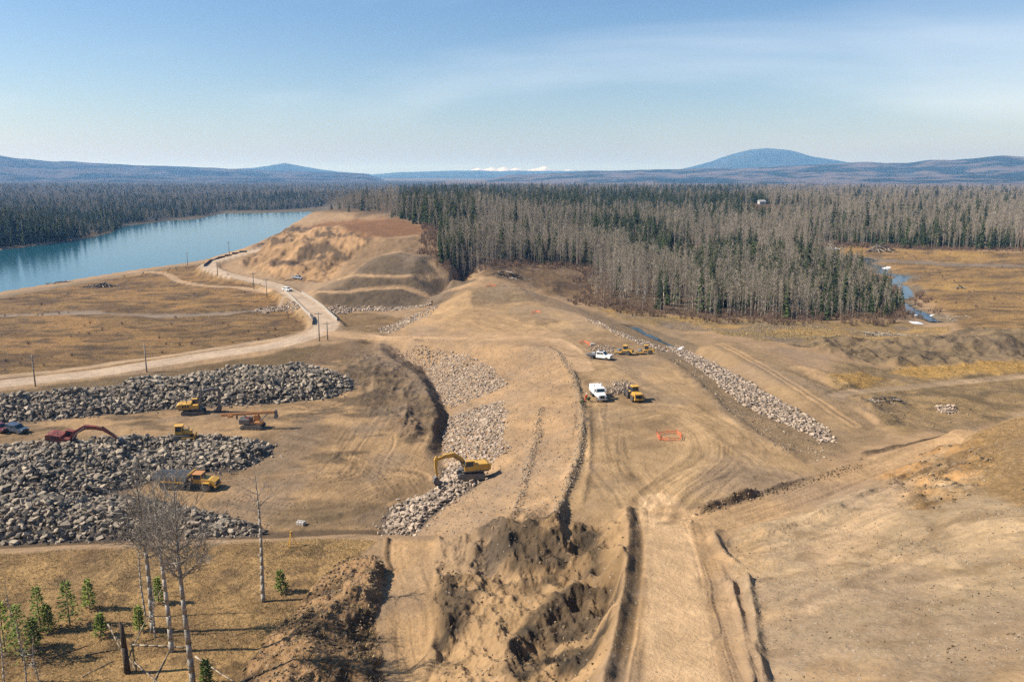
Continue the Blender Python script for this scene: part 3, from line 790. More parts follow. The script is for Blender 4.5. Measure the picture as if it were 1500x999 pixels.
# --- roads: graded flat across, then wheel tracks
def grade(line, half, shoulder, drop=0.0):
    """lay the road's own level into the ground"""
    global Z, REL
    D, S, zc, SG = line_dist(X, Y, line, half + shoulder + 1)
    m = sstep(half + shoulder, half, D)
    Z = Z * (1 - m) + (zc + drop) * m
    REL *= (1 - m * .9)
    return D, S, SG
hw = catmull([at(*q) for q in HWY], 2.0)
d_hw, s_hw, g_hw = grade(hw, 4.6, 3.0)
acc = catmull([at(486,488,-5.8), at(510,492.5,-5.7), at(560,494,-5.1), at(620,494,-4.0), at(700,495,-2.35), at(760,496,-1.1), at(800,497,-.3), at(832,510,0), at(852,540,0)], 2.0)
d_ac, s_ac, _ = grade(acc, 2.6, 1.6)
climb = catmull([at(968,735,0), at(975,770,.7), at(984,820,1.9), at(990,880,3.4), at(995,940,5), at(999,999,6.4), at(1004,1090,8.5)], 1.5)
d_cl, s_cl, g_cl = grade(climb, 2.8, 1.2)
haul = catmull([at(985,752,.3), at(1040,765,.7), at(1120,745,.65), at(1200,714,.45), at(1290,680,.2), at(1350,660,.6), at(1398,645,1.6), at(1420,634,2.2)], 1.5)
d_ha, s_ha, _ = grade(haul, 2.6, 1.4)
rtk = gl((1700,530),(1500,551),(1420,558),(1340,566),(1250,574),(1225,580)); d_rt, s_rt, _ = grade(rtk, 1.8, 1.2)
lane = gl((-100,562),(100,541),(200,527),(300,513),(390,499),(440,489), step=3); d_ln, _, _, _ = line_dist(X, Y, lane, 12)
lane2 = gl((190,399),(240,401),(262,412),(300,419),(350,422),(400,424), step=3); d_l2, _, _, _ = line_dist(X, Y, lane2, 12)
trk = gl((1052,504),(1080,516),(1130,545),(1190,583),(1250,622)); d_tk, _, _, _ = line_dist(X, Y, trk, 6)
def rd(D, half, soft=.6): return sstep(half + soft, half - soft, D + nz(4, 3, 141) * .4)
m_hw = rd(d_hw, 4.4); paint(m_hw, alb(202, 176, 140), 1, .05, 0)
paint(m_hw * sstep(.6, 0, np.abs(np.abs(d_hw) - 2.2) + nz(3, 2, 142) * .3), alb(186, 158, 122), .6)
paint(rd(d_hw, 6.2) * (1 - m_hw), alb(176, 146, 104), .6)
m_ac = rd(d_ac, 3.0); paint(m_ac, alb(196, 160, 114), 1, .08, 0)
m_cl = rd(d_cl, 3.1, .45); paint(m_cl, alb(216, 178, 126), 1, .03, 0)
wide = rd(d_cl, 5.2, .8) * (1 - m_cl) * sstep(100, 90, Y); paint(wide, alb(182, 146, 98), .8, .15, 0)
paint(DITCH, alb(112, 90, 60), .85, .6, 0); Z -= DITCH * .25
m_ha = rd(d_ha, 3.0, .8); paint(m_ha, alb(190, 154, 106), .9, .1, 0)
m_rt = rd(d_rt, 1.9); paint(m_rt, alb(176, 148, 108), .9, .1, 0)
paint(rd(d_ln, 2.6), alb(196, 164, 122), .85, .1, 0)
paint(rd(d_l2, 2.4), alb(194, 160, 116), .85, .1, 0)
for off in (-.9, .9): pass
tk = sstep(.75, .3, np.abs(np.abs(d_tk) - .9)); paint(tk, alb(196, 158, 108), .8, .05, 0); REL -= tk * .1
paint(pmask(gpoly((560,488),(700,486),(800,484),(830,489),(800,500),(700,500),(600,497)), .8, .6, 5), alb(190, 154, 108), .6, .1, 0)

def tracks(pts, half, amt=.07, seed=0, fine=.42, col=1.0):
    """bundles of wheel ruts following a line"""
    global REL
    ln = gl(*pts, step=1.5)
    D, S, _, SG = line_dist(X, Y, ln, half * 2 + 1)
    i = np.nonzero(np.isfinite(D)); D = D[i]; S = S[i]
    d = D * SG[i] + fbm(X[i], Y[i], 9, 2, 150 + seed) * .5
    w = sstep(half * 1.5, half * .6, D)
    k = np.clip(R2[i] / 120, 1, 3)
    st = vnoise(d / (fine * k), S / 14.0, 160 + seed) - .5
    st2 = vnoise(d / (fine * 2.6 * k), S / 25.0, 170 + seed) - .5
    st = (st * .7 + st2) * (.45 + vnoise(S / 6, d / 2, 180 + seed))
    n3 = vnoise(d / (fine * 1.5 * k), S / 30.0, 190 + seed); n4 = vnoise(d / (fine * 2.3 * k), S / 22.0, 195 + seed)
    rut = np.maximum(sstep(.07, .0, np.abs(n3 - .5)), sstep(.06, .0, np.abs(n4 - .55))) * sstep(.3, .6, vnoise(S / 9, d / 3, 199 + seed))
    REL[i] += w * (st * amt * 1.2 - rut * amt * .9)
    BASE[i] *= (1 + col * w * (st * .42 - rut * .24))[..., None]
tracks([(968,735),(975,770),(984,820),(990,880),(995,940),(999,1000)], 3.0, .01, 1, .8, .25)
tracks([(945,745),(944,800),(940,870),(930,940),(922,1000)], 1.0, .12, 2, .3)
tracks([(1015,765),(1035,820),(1055,880),(1072,940),(1086,1000)], 1.8, .12, 3, .35)
tracks([(985,752),(1040,765),(1120,745),(1200,714),(1290,680),(1350,660),(1398,645)], 3.2, .05, 4, .42, .6)
tracks([(872,560),(880,620),(892,680),(930,738)], 4, .06, 5)
tracks([(915,612),(985,600),(1046,630),(1058,668),(1010,710),(975,740)], 6, .07, 6)
tracks([(880,530),(940,560),(1010,600),(1080,650),(1130,690)], 4, .06, 7)
tracks([(830,700),(850,640),(858,580)], 2, .05, 8)
tracks([(1140,700),(1060,690),(985,722),(965,760)], 4, .08, 9)
tracks([(905,640),(920,690),(955,735)], 3, .06, 10)
tracks([(400,612),(470,602),(520,585),(545,545),(535,518)], 4, .10, 11)
tracks([(420,640),(500,660),(560,690),(590,720)], 5, .10, 12)
tracks([(600,700),(520,690),(440,700),(340,710)], 5, .12, 13)
tracks([(330,735),(420,750),(500,745),(560,720)], 4, .12, 14)
tracks([(0,640),(100,625),(220,612),(330,606),(430,600)], 4, .08, 15)
tracks([(540,520),(580,545),(608,590),(600,640),(575,690)], 4, .16, 16, .6)
tracks([(560,530),(560,580),(530,630),(500,690)], 4, .12, 17, .5)
tracks([(500,486),(620,494),(760,497),(840,520)], 3, .05, 18)
tracks([(800,470),(850,500),(900,530),(960,570)], 5, .06, 19)
tracks([(1230,575),(1340,566),(1500,551)], 2, .05, 20)
tracks([(1100,800),(1200,775),(1300,735),(1380,700)], 5, .07, 21)
tracks([(1150,880),(1280,830),(1400,790),(1500,770)], 6, .05, 22, .7)
tracks([(1330,600),(1290,580),(1240,560)], 3, .1, 23)
tracks([(700,430),(770,428)], 9, .12, 24, .9)
tracks([(590,795),(600,860),(610,930),(625,1000)], 2.5, .06, 25)

# --- general fine relief and tone
open_ = 1 - FAR
REL += open_ * (nz(3.5, 5, 191) * .09 + nz(.8, 3, 198) * .05 * (1 - P_M * .6) + nz(40, 3, 192) * .15 * (1 - P_M))
BASE *= (1 + .22 * nz(4.5, 6, 193) + .10 * nz(28, 3, 194))[..., None]
_b = sstep(.0, .4, nz(13, 5, 961))[..., None] * (1 - GRASSY[..., None]) * .45 * (R2 < 420)[..., None]
BASE += (np.array(alb(150, 128, 100)) - BASE) * _b * (1 - np.clip(m_hw + m_cl + m_ac, 0, 1))[..., None]
BASE *= np.array((1.0, 1.01, 1.14)) * (1 - GRASSY[..., None]) + np.array((1.0, 1.0, 1.04)) * GRASSY[..., None]
BASE = np.clip(BASE, .004, .8)
flat_road = np.clip(m_hw + m_cl * .8 + m_ac * .8, 0, 1)
Z = blur(Z, 1) + REL * (1 - .6 * flat_road)
# knoll of the far house
Z += 10 * np.exp(-(((X - 268) / 70) ** 2 + ((Y - 870) / 60) ** 2))
# keep the river bed under water and the dry land out of it
inriver = (Zb < RIVER_Z - .02) & (R2 > 300)
Z = np.where(inriver, np.minimum(Z, RIVER_Z - .35), Z)
# creek channel
_ckp = gl((1262,377),(1282,391),(1310,405),(1329,424),(1338,446),(1368,470), step=3)
ck = _ckp.copy(); ck[:, 0] += fbm(_ckp[:, 0], _ckp[:, 1], 22, 2, 951) * 9; ck[:, 1] += fbm(_ckp[:, 1], _ckp[:, 0], 22, 2, 953) * 5
dck, _, _, _ = line_dist(X, Y, ck, 14)
cmask = sstep(6.0, 2.0, dck + nz(7, 4, 196) * 4.0)
Z -= cmask * .9
paint(sstep(8.5, 4.5, dck + nz(8, 3, 196) * 2.0), alb(118, 104, 84), .9, .7, 0)
ck2 = gl((925,478),(950,489),(978,502),(1004,515), step=2)
dck2, _, _, _ = line_dist(X, Y, ck2, 9)
Z -= sstep(3.2, .8, dck2 + nz(3, 3, 197) * 1.2) * .5
paint(sstep(5.0, 3.0, dck2), alb(104, 90, 72), .8, .5, 0)

# ------------------------------------------------------------------ ground material
def ground_material():
    m, nt, b = mat('ground_soil')
    at_c = N(nt, 'ShaderNodeAttribute'); at_c.attribute_name = 'base'
    at_s = N(nt, 'ShaderNodeAttribute'); at_s.attribute_name = 'mask'
    sep = N(nt, 'ShaderNodeSeparateColor'); nt.links.new(at_s.outputs['Color'], sep.inputs[0])
    stony, grassy = sep.outputs[0], sep.outputs[1]
    n_f = noise_node(nt, 2.2, 8, .68)
    n_m = noise_node(nt, .45, 6, .6)
    n_g = noise_node(nt, 1.1, 8, .75)
    # soil mottling
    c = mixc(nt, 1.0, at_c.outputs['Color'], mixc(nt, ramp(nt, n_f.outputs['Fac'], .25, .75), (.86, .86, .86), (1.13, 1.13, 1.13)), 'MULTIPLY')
    c = mixc(nt, 1.0, c, mixc(nt, ramp(nt, n_m.outputs['Fac'], .3, .7), (.86, .85, .83), (1.13, 1.13, 1.14)), 'MULTIPLY')
    # grass: patches of straw and brown
    cg = mixc(nt, ramp(nt, n_g.outputs['Fac'], .35, .65), (.55, .54, .5), (1.36, 1.34, 1.28))
    c = mixc(nt, grassy, c, mixc(nt, 1.0, c, cg, 'MULTIPLY'))
    # pebbles: scattered cells, pale or dark
    tc = nt.nodes['TC']
    vor = N(nt, 'ShaderNodeTexVoronoi'); vor.inputs['Scale'].default_value = 2.6; nt.links.new(tc.outputs['Object'], vor.inputs['Vector'])
    vs = N(nt, 'ShaderNodeSeparateColor'); nt.links.new(vor.outputs['Color'], vs.inputs[0])
    near_c = math_n(nt, 'LESS_THAN', vor.outputs['Distance'], .30)
    thr = math_n(nt, 'MULTIPLY', stony, .55)
    some = math_n(nt, 'LESS_THAN', vs.outputs[0], thr)
    peb = math_n(nt, 'MULTIPLY', near_c, some)
    pc = mixc(nt, vs.outputs[1], (.15, .115, .08), (.34, .275, .205))
    c = mixc(nt, math_n(nt, 'MULTIPLY', peb, .8), c, pc)
    nt.links.new(c, b.inputs['Base Color'])
    b.inputs['Roughness'].default_value = .95
    b.inputs['Specular IOR Level'].default_value = .15
    h = math_n(nt, 'ADD', math_n(nt, 'MULTIPLY', n_f.outputs['Fac'], .55), math_n(nt, 'MULTIPLY', peb, .5))
    h = math_n(nt, 'ADD', h, math_n(nt, 'MULTIPLY', math_n(nt, 'MULTIPLY', n_g.outputs['Fac'], grassy), 2.0))
    bp = N(nt, 'ShaderNodeBump'); h = math_n(nt, 'ADD', h, math_n(nt, 'MULTIPLY', n_m.outputs['Fac'], 1.1))
    bp.inputs['Strength'].default_value = .9; bp.inputs['Distance'].default_value = .32
    nt.links.new(h, bp.inputs['Height']); nt.links.new(bp.outputs[0], b.inputs['Normal'])
    return m
M_GROUND = ground_material()

# normals of the whole sheet, so that the pieces it is cut into shade as one
dXi = np.gradient(X, axis=0); dYi = np.gradient(Y, axis=0); dZi = np.gradient(Z, axis=0)
dXj = np.gradient(X, axis=1); dYj = np.gradient(Y, axis=1); dZj = np.gradient(Z, axis=1)
NX = dYj * dZi - dZj * dYi; NY = dZj * dXi - dXj * dZi; NZZ = dXj * dYi - dYj * dXi
sgn = np.sign(NZZ); ln_ = np.sqrt(NX ** 2 + NY ** 2 + NZZ ** 2) + 1e-12
NRM = np.stack([NX * sgn / ln_, NY * sgn / ln_, np.abs(NZZ) / ln_], -1)

# regions, later ones win
REG = np.zeros(X.shape, np.int32); RN = ['open_ground']
def region(name, m):
    if name not in RN: RN.append(name)
    REG[m] = RN.index(name)
region('far_plain', FAR > .5)
region('far_bank', B_M > .5)
region('forest_floor', (F_M > .5))
region('river_bed', inriver)
region('meadow', M_M > .5)
region('grass_terrace', T_M > .5)
region('work_yard', Y_M > .5)
region('embankment_slope', S_M > .5)
region('embankment_pad', P_M > .5)
region('bluff', (BM > .5) | (QM > .5))
region('hillside', HM > .5)
region('spoil_ground', (PM > .5) | (LM > .5))
region('creek_flats', (CM > .5) | (cmask > .5))
region('bench_slope', EM > .5)
region('golden_flats', GM > .5)
region('side_track', m_rt > .5)
region('access_road', m_ac > .5)
region('haul_road', (m_cl > .5) | (m_ha > .5))
region('highway', m_hw > .5)
def sheet():
    idx = np.arange(NR * NA).reshape(NR, NA)
    Q = np.stack([idx[:-1, :-1], idx[:-1, 1:], idx[1:, 1:], idx[1:, :-1]], -1).reshape(-1, 4)
    FR = REG[:-1, :-1].reshape(-1)
    V = np.stack([X, Y, Z], -1).reshape(-1, 3); NV = NRM.reshape(-1, 3)
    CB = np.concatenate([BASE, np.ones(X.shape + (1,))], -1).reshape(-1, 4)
    CM_ = np.stack([STONY, GRASSY, np.zeros(X.shape), np.ones(X.shape)], -1).reshape(-1, 4)
    for k, name in enumerate(RN):
        q = Q[FR == k]
        if not len(q): continue
        used, inv = np.unique(q, return_inverse=True)
        inv = inv.reshape(q.shape)
        me = bpy.data.meshes.new(name)
        me.vertices.add(len(used)); me.vertices.foreach_set('co', V[used].ravel().astype(np.float32))
        me.loops.add(inv.size); me.loops.foreach_set('vertex_index', inv.ravel().astype(np.int32))
        me.polygons.add(len(inv)); me.polygons.foreach_set('loop_start', (np.arange(len(inv)) * 4).astype(np.int32))
        me.update(calc_edges=True)
        me.polygons.foreach_set('use_smooth', np.ones(len(inv), bool))
        for an, arr in (('base', CB), ('mask', CM_)):
            a = me.attributes.new(an, 'FLOAT_COLOR', 'POINT'); a.data.foreach_set('color', arr[used].ravel().astype(np.float32))
        me.normals_split_custom_set_from_vertices(NV[used].astype(np.float32).tolist())
        me.materials.append(M_GROUND)
        tag(link(name, me), kind='structure')
sheet()

# ------------------------------------------------------------------ river and creek water
def water_material(name, deep, rough, scale, bump):
    m, nt, b = mat(name)
    b.inputs['Base Color'].default_value = (*deep, 1)
    b.inputs['Roughness'].default_value = rough; b.inputs['IOR'].default_value = 1.33
    tc = N(nt, 'ShaderNodeTexCoord'); tc.name = 'TC'
    mp = N(nt, 'ShaderNodeMapping'); mp.inputs['Rotation'].default_value = (0, 0, R(25)); mp.inputs['Scale'].default_value = (1, .45, 1)
    nt.links.new(tc.outputs['Object'], mp.inputs['Vector'])
    n1 = noise_node(nt, scale, 4, .6, mp.outputs[0]); n2 = noise_node(nt, scale * .12, 3, .5, mp.outputs[0])
    h = math_n(nt, 'ADD', n1.outputs['Fac'], math_n(nt, 'MULTIPLY', n2.outputs['Fac'], 1.5))
    bp = N(nt, 'ShaderNodeBump'); bp.inputs['Strength'].default_value = bump; bp.inputs['Distance'].default_value = .25
    nt.links.new(h, bp.inputs['Height']); nt.links.new(bp.outputs[0], b.inputs['Normal'])
    return m
M_RIVER = water_material('river_water', (.012, .075, .105), .12, .35, .25)
M_CREEK = water_material('creek_water', (.03, .05, .06), .06, 1.2, .15)
def flat_sheet(name, poly, z, m):
    bm = bmesh.new()
    vs = [bm.verts.new((p[0], p[1], z)) for p in poly]
    bm.faces.new(vs); bmesh.ops.triangulate(bm, faces=bm.faces[:]); bmesh.ops.recalc_face_normals(bm, faces=bm.faces[:])
    for f in bm.faces:
        if f.normal.z < 0: f.normal_flip()
    me = bpy.data.meshes.new(name); bm.to_mesh(me); bm.free(); me.materials.append(m)
    return tag(link(name, me), kind='structure')
near_pts = [at(u, v + 4, RIVER_Z)[:2] for u, v in SH_N] + [at(u + 6, v, RIVER_Z)[:2] for u, v in SH_R[1:]]
far_pts = [at(u, v - 2.0, RIVER_Z)[:2] for u, v in SH_F[::-1]]
flat_sheet('river', near_pts + far_pts, RIVER_Z, M_RIVER)
def ribbon(name, line, half, m, dz):
    L = np.asarray(line)[:, :2]
    t = np.gradient(L, axis=0); t /= np.linalg.norm(t, axis=1)[:, None] + 1e-9
    n = np.stack([-t[:, 1], t[:, 0]], 1)
    hz = height(L[:, 0], L[:, 1]) + dz
    for _ in range(6): hz[1:-1] = (hz[:-2] + hz[1:-1] + hz[2:]) / 3
    vs = []; fs = []
    for i in range(len(L)):
        for k in (-1, 1): vs.append((*(L[i] + n[i] * half * k), hz[i]))
        if i: fs.append((2 * i - 2, 2 * i, 2 * i + 1, 2 * i - 1))
    me = bpy.data.meshes.new(name); me.from_pydata(vs, [], fs); me.materials.append(m); me.update()
    bm = bmesh.new(); bm.from_mesh(me); bmesh.ops.recalc_face_normals(bm, faces=bm.faces[:])
    if sum(f.normal.z for f in bm.faces) < 0: bmesh.ops.reverse_faces(bm, faces=bm.faces[:])
    bm.to_mesh(me); bm.free()
    return tag(link(name, me), kind='structure')
ribbon('creek', ck, 7, M_CREEK, .30)
ribbon('creek_pool', ck2, 2.4, M_CREEK, .12)

# ------------------------------------------------------------------ hills and mountains
def hill_material(name, a, b_, snow=None, scale=.004):
    m, nt, b = mat(name)
    n1 = noise_node(nt, scale, 8, .62); n2 = noise_node(nt, scale * 9, 6, .7); n3 = noise_node(nt, scale * .35, 4, .5)
    f = math_n(nt, 'ADD', math_n(nt, 'MULTIPLY', n1.outputs['Fac'], .55), math_n(nt, 'MULTIPLY', n3.outputs['Fac'], .45))
    c = mixc(nt, ramp(nt, f, .46, .54), a, b_)
    c = mixc(nt, 1.0, c, mixc(nt, ramp(nt, n2.outputs['Fac'], .3, .7), (.6, .6, .6), (1.35, 1.35, 1.35)), 'MULTIPLY')
    if snow is not None:
        geo = N(nt, 'ShaderNodeNewGeometry'); sx = N(nt, 'ShaderNodeSeparateXYZ'); nt.links.new(geo.outputs['Position'], sx.inputs[0])
        hz = math_n(nt, 'ADD', sx.outputs[2], math_n(nt, 'MULTIPLY', math_n(nt, 'SUBTRACT', n1.outputs['Fac'], .5), snow[2]))
        c = mixc(nt, ramp(nt, hz, snow[0], snow[1]), c, (.86, .85, .86))
    nt.links.new(c, b.inputs['Base Color']); b.inputs['Roughness'].default_value = 1; b.inputs['Specular IOR Level'].default_value = 0
    bp = N(nt, 'ShaderNodeBump'); bp.inputs['Strength'].default_value = 1; bp.inputs['Distance'].default_value = 14
    nt.links.new(n2.outputs['Fac'], bp.inputs['Height']); nt.links.new(bp.outputs[0], b.inputs['Normal'])
    return m
def hill_range(name, sky_line, dist, wf, wb, m, rough=.30, gscale=900, seed=0, na=420, nr=64, base=-14, sharp=1.0):
    P = np.array(sky_line, float)
    us = np.linspace(P[0, 0], P[-1, 0], na)
    prof = np.interp(us, P[:, 0], P[:, 1])
    k = np.ones(5) / 5
    prof = np.convolve(np.pad(prof, 2, mode='edge'), k, 'valid')
    prof += fbm(us, us * 0 + seed, 30, 5, seed) * 1.1
    th = R(PITCH)
    az = np.arctan((us - 750) / FPX / math.cos(th) * 1.0)
    t = np.concatenate([np.linspace(-1, 0, int(nr * .7), endpoint=False), np.linspace(0, 1, nr - int(nr * .7))])
    rr = dist + np.where(t < 0, t * wf, t * wb)
    A, Rr = np.meshgrid(az, rr); T = np.repeat(t[:, None], na, 1)
    x = Rr * np.sin(A); y = Rr * np.cos(A)
    Hc = (255.5 - prof) / FPX * dist / np.cos(az) * 1.0 + CAM_H
    H = np.maximum(Hc[None, :] - base, 4)
    bell = np.where(T < 0, sstep(-1, 0, T) ** (1 / sharp), sstep(1, 0, T))
    g = ridged(x + seed * 100, y, gscale, 5, seed + 3)
    carve = (1 - g) * rough * 4 * bell * (1 - bell) ** .6 + rough * .35 * fbm(x, y, gscale * .5, 4, seed) * (1 - bell)
    z = base + H * np.clip(bell - carve * .6, 0, 1.1)
    edge = sstep(0, .04, (us - us[0]) / (us[-1] - us[0])) * sstep(0, .04, (us[-1] - us) / (us[-1] - us[0]))
    z = base + (z - base) * edge[None, :]
    nR = len(t)
    V = np.stack([x, y, z], -1).reshape(-1, 3)
    idx = np.arange(nR * na).reshape(nR, na)
    Q = np.stack([idx[:-1, :-1], idx[:-1, 1:], idx[1:, 1:], idx[1:, :-1]], -1).reshape(-1, 4)
    me = bpy.data.meshes.new(name); me.from_pydata(V.tolist(), [], Q.tolist()); me.update()
    me.polygons.foreach_set('use_smooth', np.ones(len(Q), bool)); me.materials.append(m)
    return tag(link(name, me), kind='structure')
M_HILL = hill_material('hill_forest', (.012, .020, .022), (.085, .072, .072))
M_HILL_R = hill_material('hill_bare_wood', (.016, .026, .024), (.125, .102, .094))
M_MOUNT = hill_material('mountain_forest', (.012, .022, .026), (.030, .038, .042), (500, 560, 420), .0022)
M_SNOW = hill_material('snow_mountain', (.30, .31, .35), (.45, .45, .48), (120, 300, 200), .0012)
hill_range('snow_mountains', [(640,256),(680,253),(692,250),(703,246.5),(710,248.6),(722,246),(730,248),(738,245.5),(748,248.4),(756,246.5),(770,250),(784,248),(796,244.8),(808,249.5),(820,251),(831,248.2),(850,253),(900,256)], 26000, 5000, 4000, M_SNOW, .35, 1600, 11)
hill_range('distant_ridge', [(380,256),(470,254),(540,257),(590,252.5),(640,251.5),(700,250.5),(760,251),(840,250.5),(900,253),(1000,255)], 15000, 5000, 4000, M_MOUNT, .3, 1500, 17)
hill_range('far_peak', [(290,256),(345,250),(385,247.5),(410,244.5),(432,240.5),(450,243.5),(475,248.5),(510,252.5),(560,256)], 12500, 4500, 4000, M_MOUNT, .3, 1500, 21)
hill_range('blue_mountain', [(900,256),(985,249),(1030,238.5),(1058,229),(1085,223.5),(1105,222),(1135,225.5),(1170,233.5),(1220,241),(1290,247),(1380,256)], 13500, 4500, 4500, M_MOUNT, .5, 1100, 25)
hill_range('left_hills', [(-500,222),(-250,226),(-80,229),(0,231.5),(25,235),(60,239.5),(110,241.5),(155,242.5),(200,244.5),(260,245.5),(330,247.5),(420,251),(500,253),(580,256)], 8200, 3600, 3000, M_HILL, .5, 900, 31)
hill_range('right_hills', [(700,257),(790,255.5),(850,251),(930,249.5),(990,248.5),(1060,247.5),(1130,245),(1200,242.5),(1240,241.5),(1300,243),(1340,239.5),(1365,240.5),(1385,239),(1430,236),(1470,238),(1520,236.5),(1700,232),(2000,228)], 7600, 3000, 3000, M_HILL_R, .55, 800, 37)

# ------------------------------------------------------------------ the air
def haze():
    me = MB().box((0, 15000, 220), (90000, 60000, 480)).mesh('haze')
    m = bpy.data.materials.new('haze_air'); m.use_nodes = True; nt = m.node_tree
    for n in list(nt.nodes): nt.nodes.remove(n)
    o = nt.nodes.new('ShaderNodeOutputMaterial'); v = nt.nodes.new('ShaderNodeVolumePrincipled')
    v.inputs['Color'].default_value = (.24, .52, 1.0, 1)
    v.inputs['Density'].default_value = 9.0e-5
    v.inputs['Absorption Color'].default_value = (1, 1, 1, 1)
    v.inputs['Anisotropy'].default_value = 0.1
    nt.links.new(v.outputs[0], o.inputs['Volume'])
    me.materials.append(m)
    return tag(link('haze', me), kind='stuff')
haze()

# ------------------------------------------------------------------ scattering many alike pieces as one object
def proto_collection(name, meshes):
    c = bpy.data.collections.new(name)
    for i, me in enumerate(meshes):
        o = bpy.data.objects.new('%s_%02d' % (name, i), me); c.objects.link(o)
    return c
def scatter(name, pts, rot, scl, idx, coll, label, cat=None, parent=None):
    """one object: points carrying turn, size and which shape stands there"""
    me = bpy.data.meshes.new(name)
    n = len(pts)
    me.vertices.add(n); me.vertices.foreach_set('co', np.asarray(pts, np.float32).ravel())
    a = me.attributes.new('rot', 'FLOAT_VECTOR', 'POINT'); a.data.foreach_set('vector', np.asarray(rot, np.float32).ravel())
    a = me.attributes.new('scl', 'FLOAT_VECTOR', 'POINT'); a.data.foreach_set('vector', np.asarray(scl, np.float32).ravel())
    a = me.attributes.new('idx', 'INT', 'POINT'); a.data.foreach_set('value', np.asarray(idx, np.int32))
    o = link(name, me, parent)
    ng = bpy.data.node_groups.new(name + '_nodes', 'GeometryNodeTree')
    ng.interface.new_socket('Geometry', in_out='INPUT', socket_type='NodeSocketGeometry')
    ng.interface.new_socket('Geometry', in_out='OUTPUT', socket_type='NodeSocketGeometry')
    gi = ng.nodes.new('NodeGroupInput'); go = ng.nodes.new('NodeGroupOutput')
    ip = ng.nodes.new('GeometryNodeInstanceOnPoints'); ci = ng.nodes.new('GeometryNodeCollectionInfo')
    ci.inputs['Collection'].default_value = coll; ci.inputs['Separate Children'].default_value = True; ci.inputs['Reset Children'].default_value = True
    ip.inputs['Pick Instance'].default_value = True
    def attr(nm, t):
        q = ng.nodes.new('GeometryNodeInputNamedAttribute'); q.data_type = t; q.inputs['Name'].default_value = nm
        return [s for s in q.outputs if s.name == 'Attribute' and s.enabled][0]
    L = ng.links.new
    L(gi.outputs[0], ip.inputs['Points']); L(ci.outputs[0], ip.inputs['Instance'])
    L(attr('idx', 'INT'), ip.inputs['Instance Index']); L(attr('rot', 'FLOAT_VECTOR'), ip.inputs['Rotation']); L(attr('scl', 'FLOAT_VECTOR'), ip.inputs['Scale'])
    L(ip.outputs[0], go.inputs[0])
    md = o.modifiers.new('scatter', 'NODES'); md.node_group = ng
    return tag(o, label, cat, kind='stuff')

# ------------------------------------------------------------------ tree shapes
def bark_material(name, a, b_, knots=0.0):
    m, nt, b = mat(name)
    tc = N(nt, 'ShaderNodeTexCoord'); tc.name = 'TC'
    mp = N(nt, 'ShaderNodeMapping'); mp.inputs['Scale'].default_value = (1, 1, 2.5); nt.links.new(tc.outputs['Object'], mp.inputs['Vector'])
    n = noise_node(nt, 1.1, 6, .7, mp.outputs[0])
    c = mixc(nt, ramp(nt, n.outputs['Fac'], .35, .65), a, b_)
    if knots:
        n2 = noise_node(nt, 2.0, 3, .6, mp.outputs[0])
        c = mixc(nt, ramp(nt, n2.outputs['Fac'], .58, .66, 0, knots), c, (.035, .03, .025))
    oi = N(nt, 'ShaderNodeObjectInfo')
    c = mixc(nt, 1.0, c, mixc(nt, oi.outputs['Random'], (.72, .70, .68), (1.25, 1.22, 1.18)), 'MULTIPLY')
    nt.links.new(c, b.inputs['Base Color']); b.inputs['Roughness'].default_value = .95; b.inputs['Specular IOR Level'].default_value = .1
    return m
def foliage_material(name, a, b_, trans=0.0):
    m, nt, b = mat(name)
    n = noise_node(nt, .9, 4, .6); oi = N(nt, 'ShaderNodeObjectInfo')
    c = mixc(nt, ramp(nt, n.outputs['Fac'], .3, .7), a, b_)
    c = mixc(nt, 1.0, c, mixc(nt, oi.outputs['Random'], (.62, .66, .7), (1.35, 1.3, 1.1)), 'MULTIPLY')
    nt.links.new(c, b.inputs['Base Color']); b.inputs['Roughness'].default_value = .9; b.inputs['Specular IOR Level'].default_value = .15
    return m
M_ASP_T = bark_material('aspen_bark', (.24, .21, .17), (.40, .36, .30), .6)
M_ASP_C = bark_material('aspen_twigs', (.205, .17, .125), (.345, .295, .22))
M_SPR_T = bark_material('spruce_bark', (.10, .075, .055), (.16, .125, .09))
M_SPR_C = foliage_material('spruce_needles', (.026, .040, .016), (.056, .074, .028))
M_BRUSH = bark_material('willow_twigs', (.13, .085, .06), (.22, .15, .10))

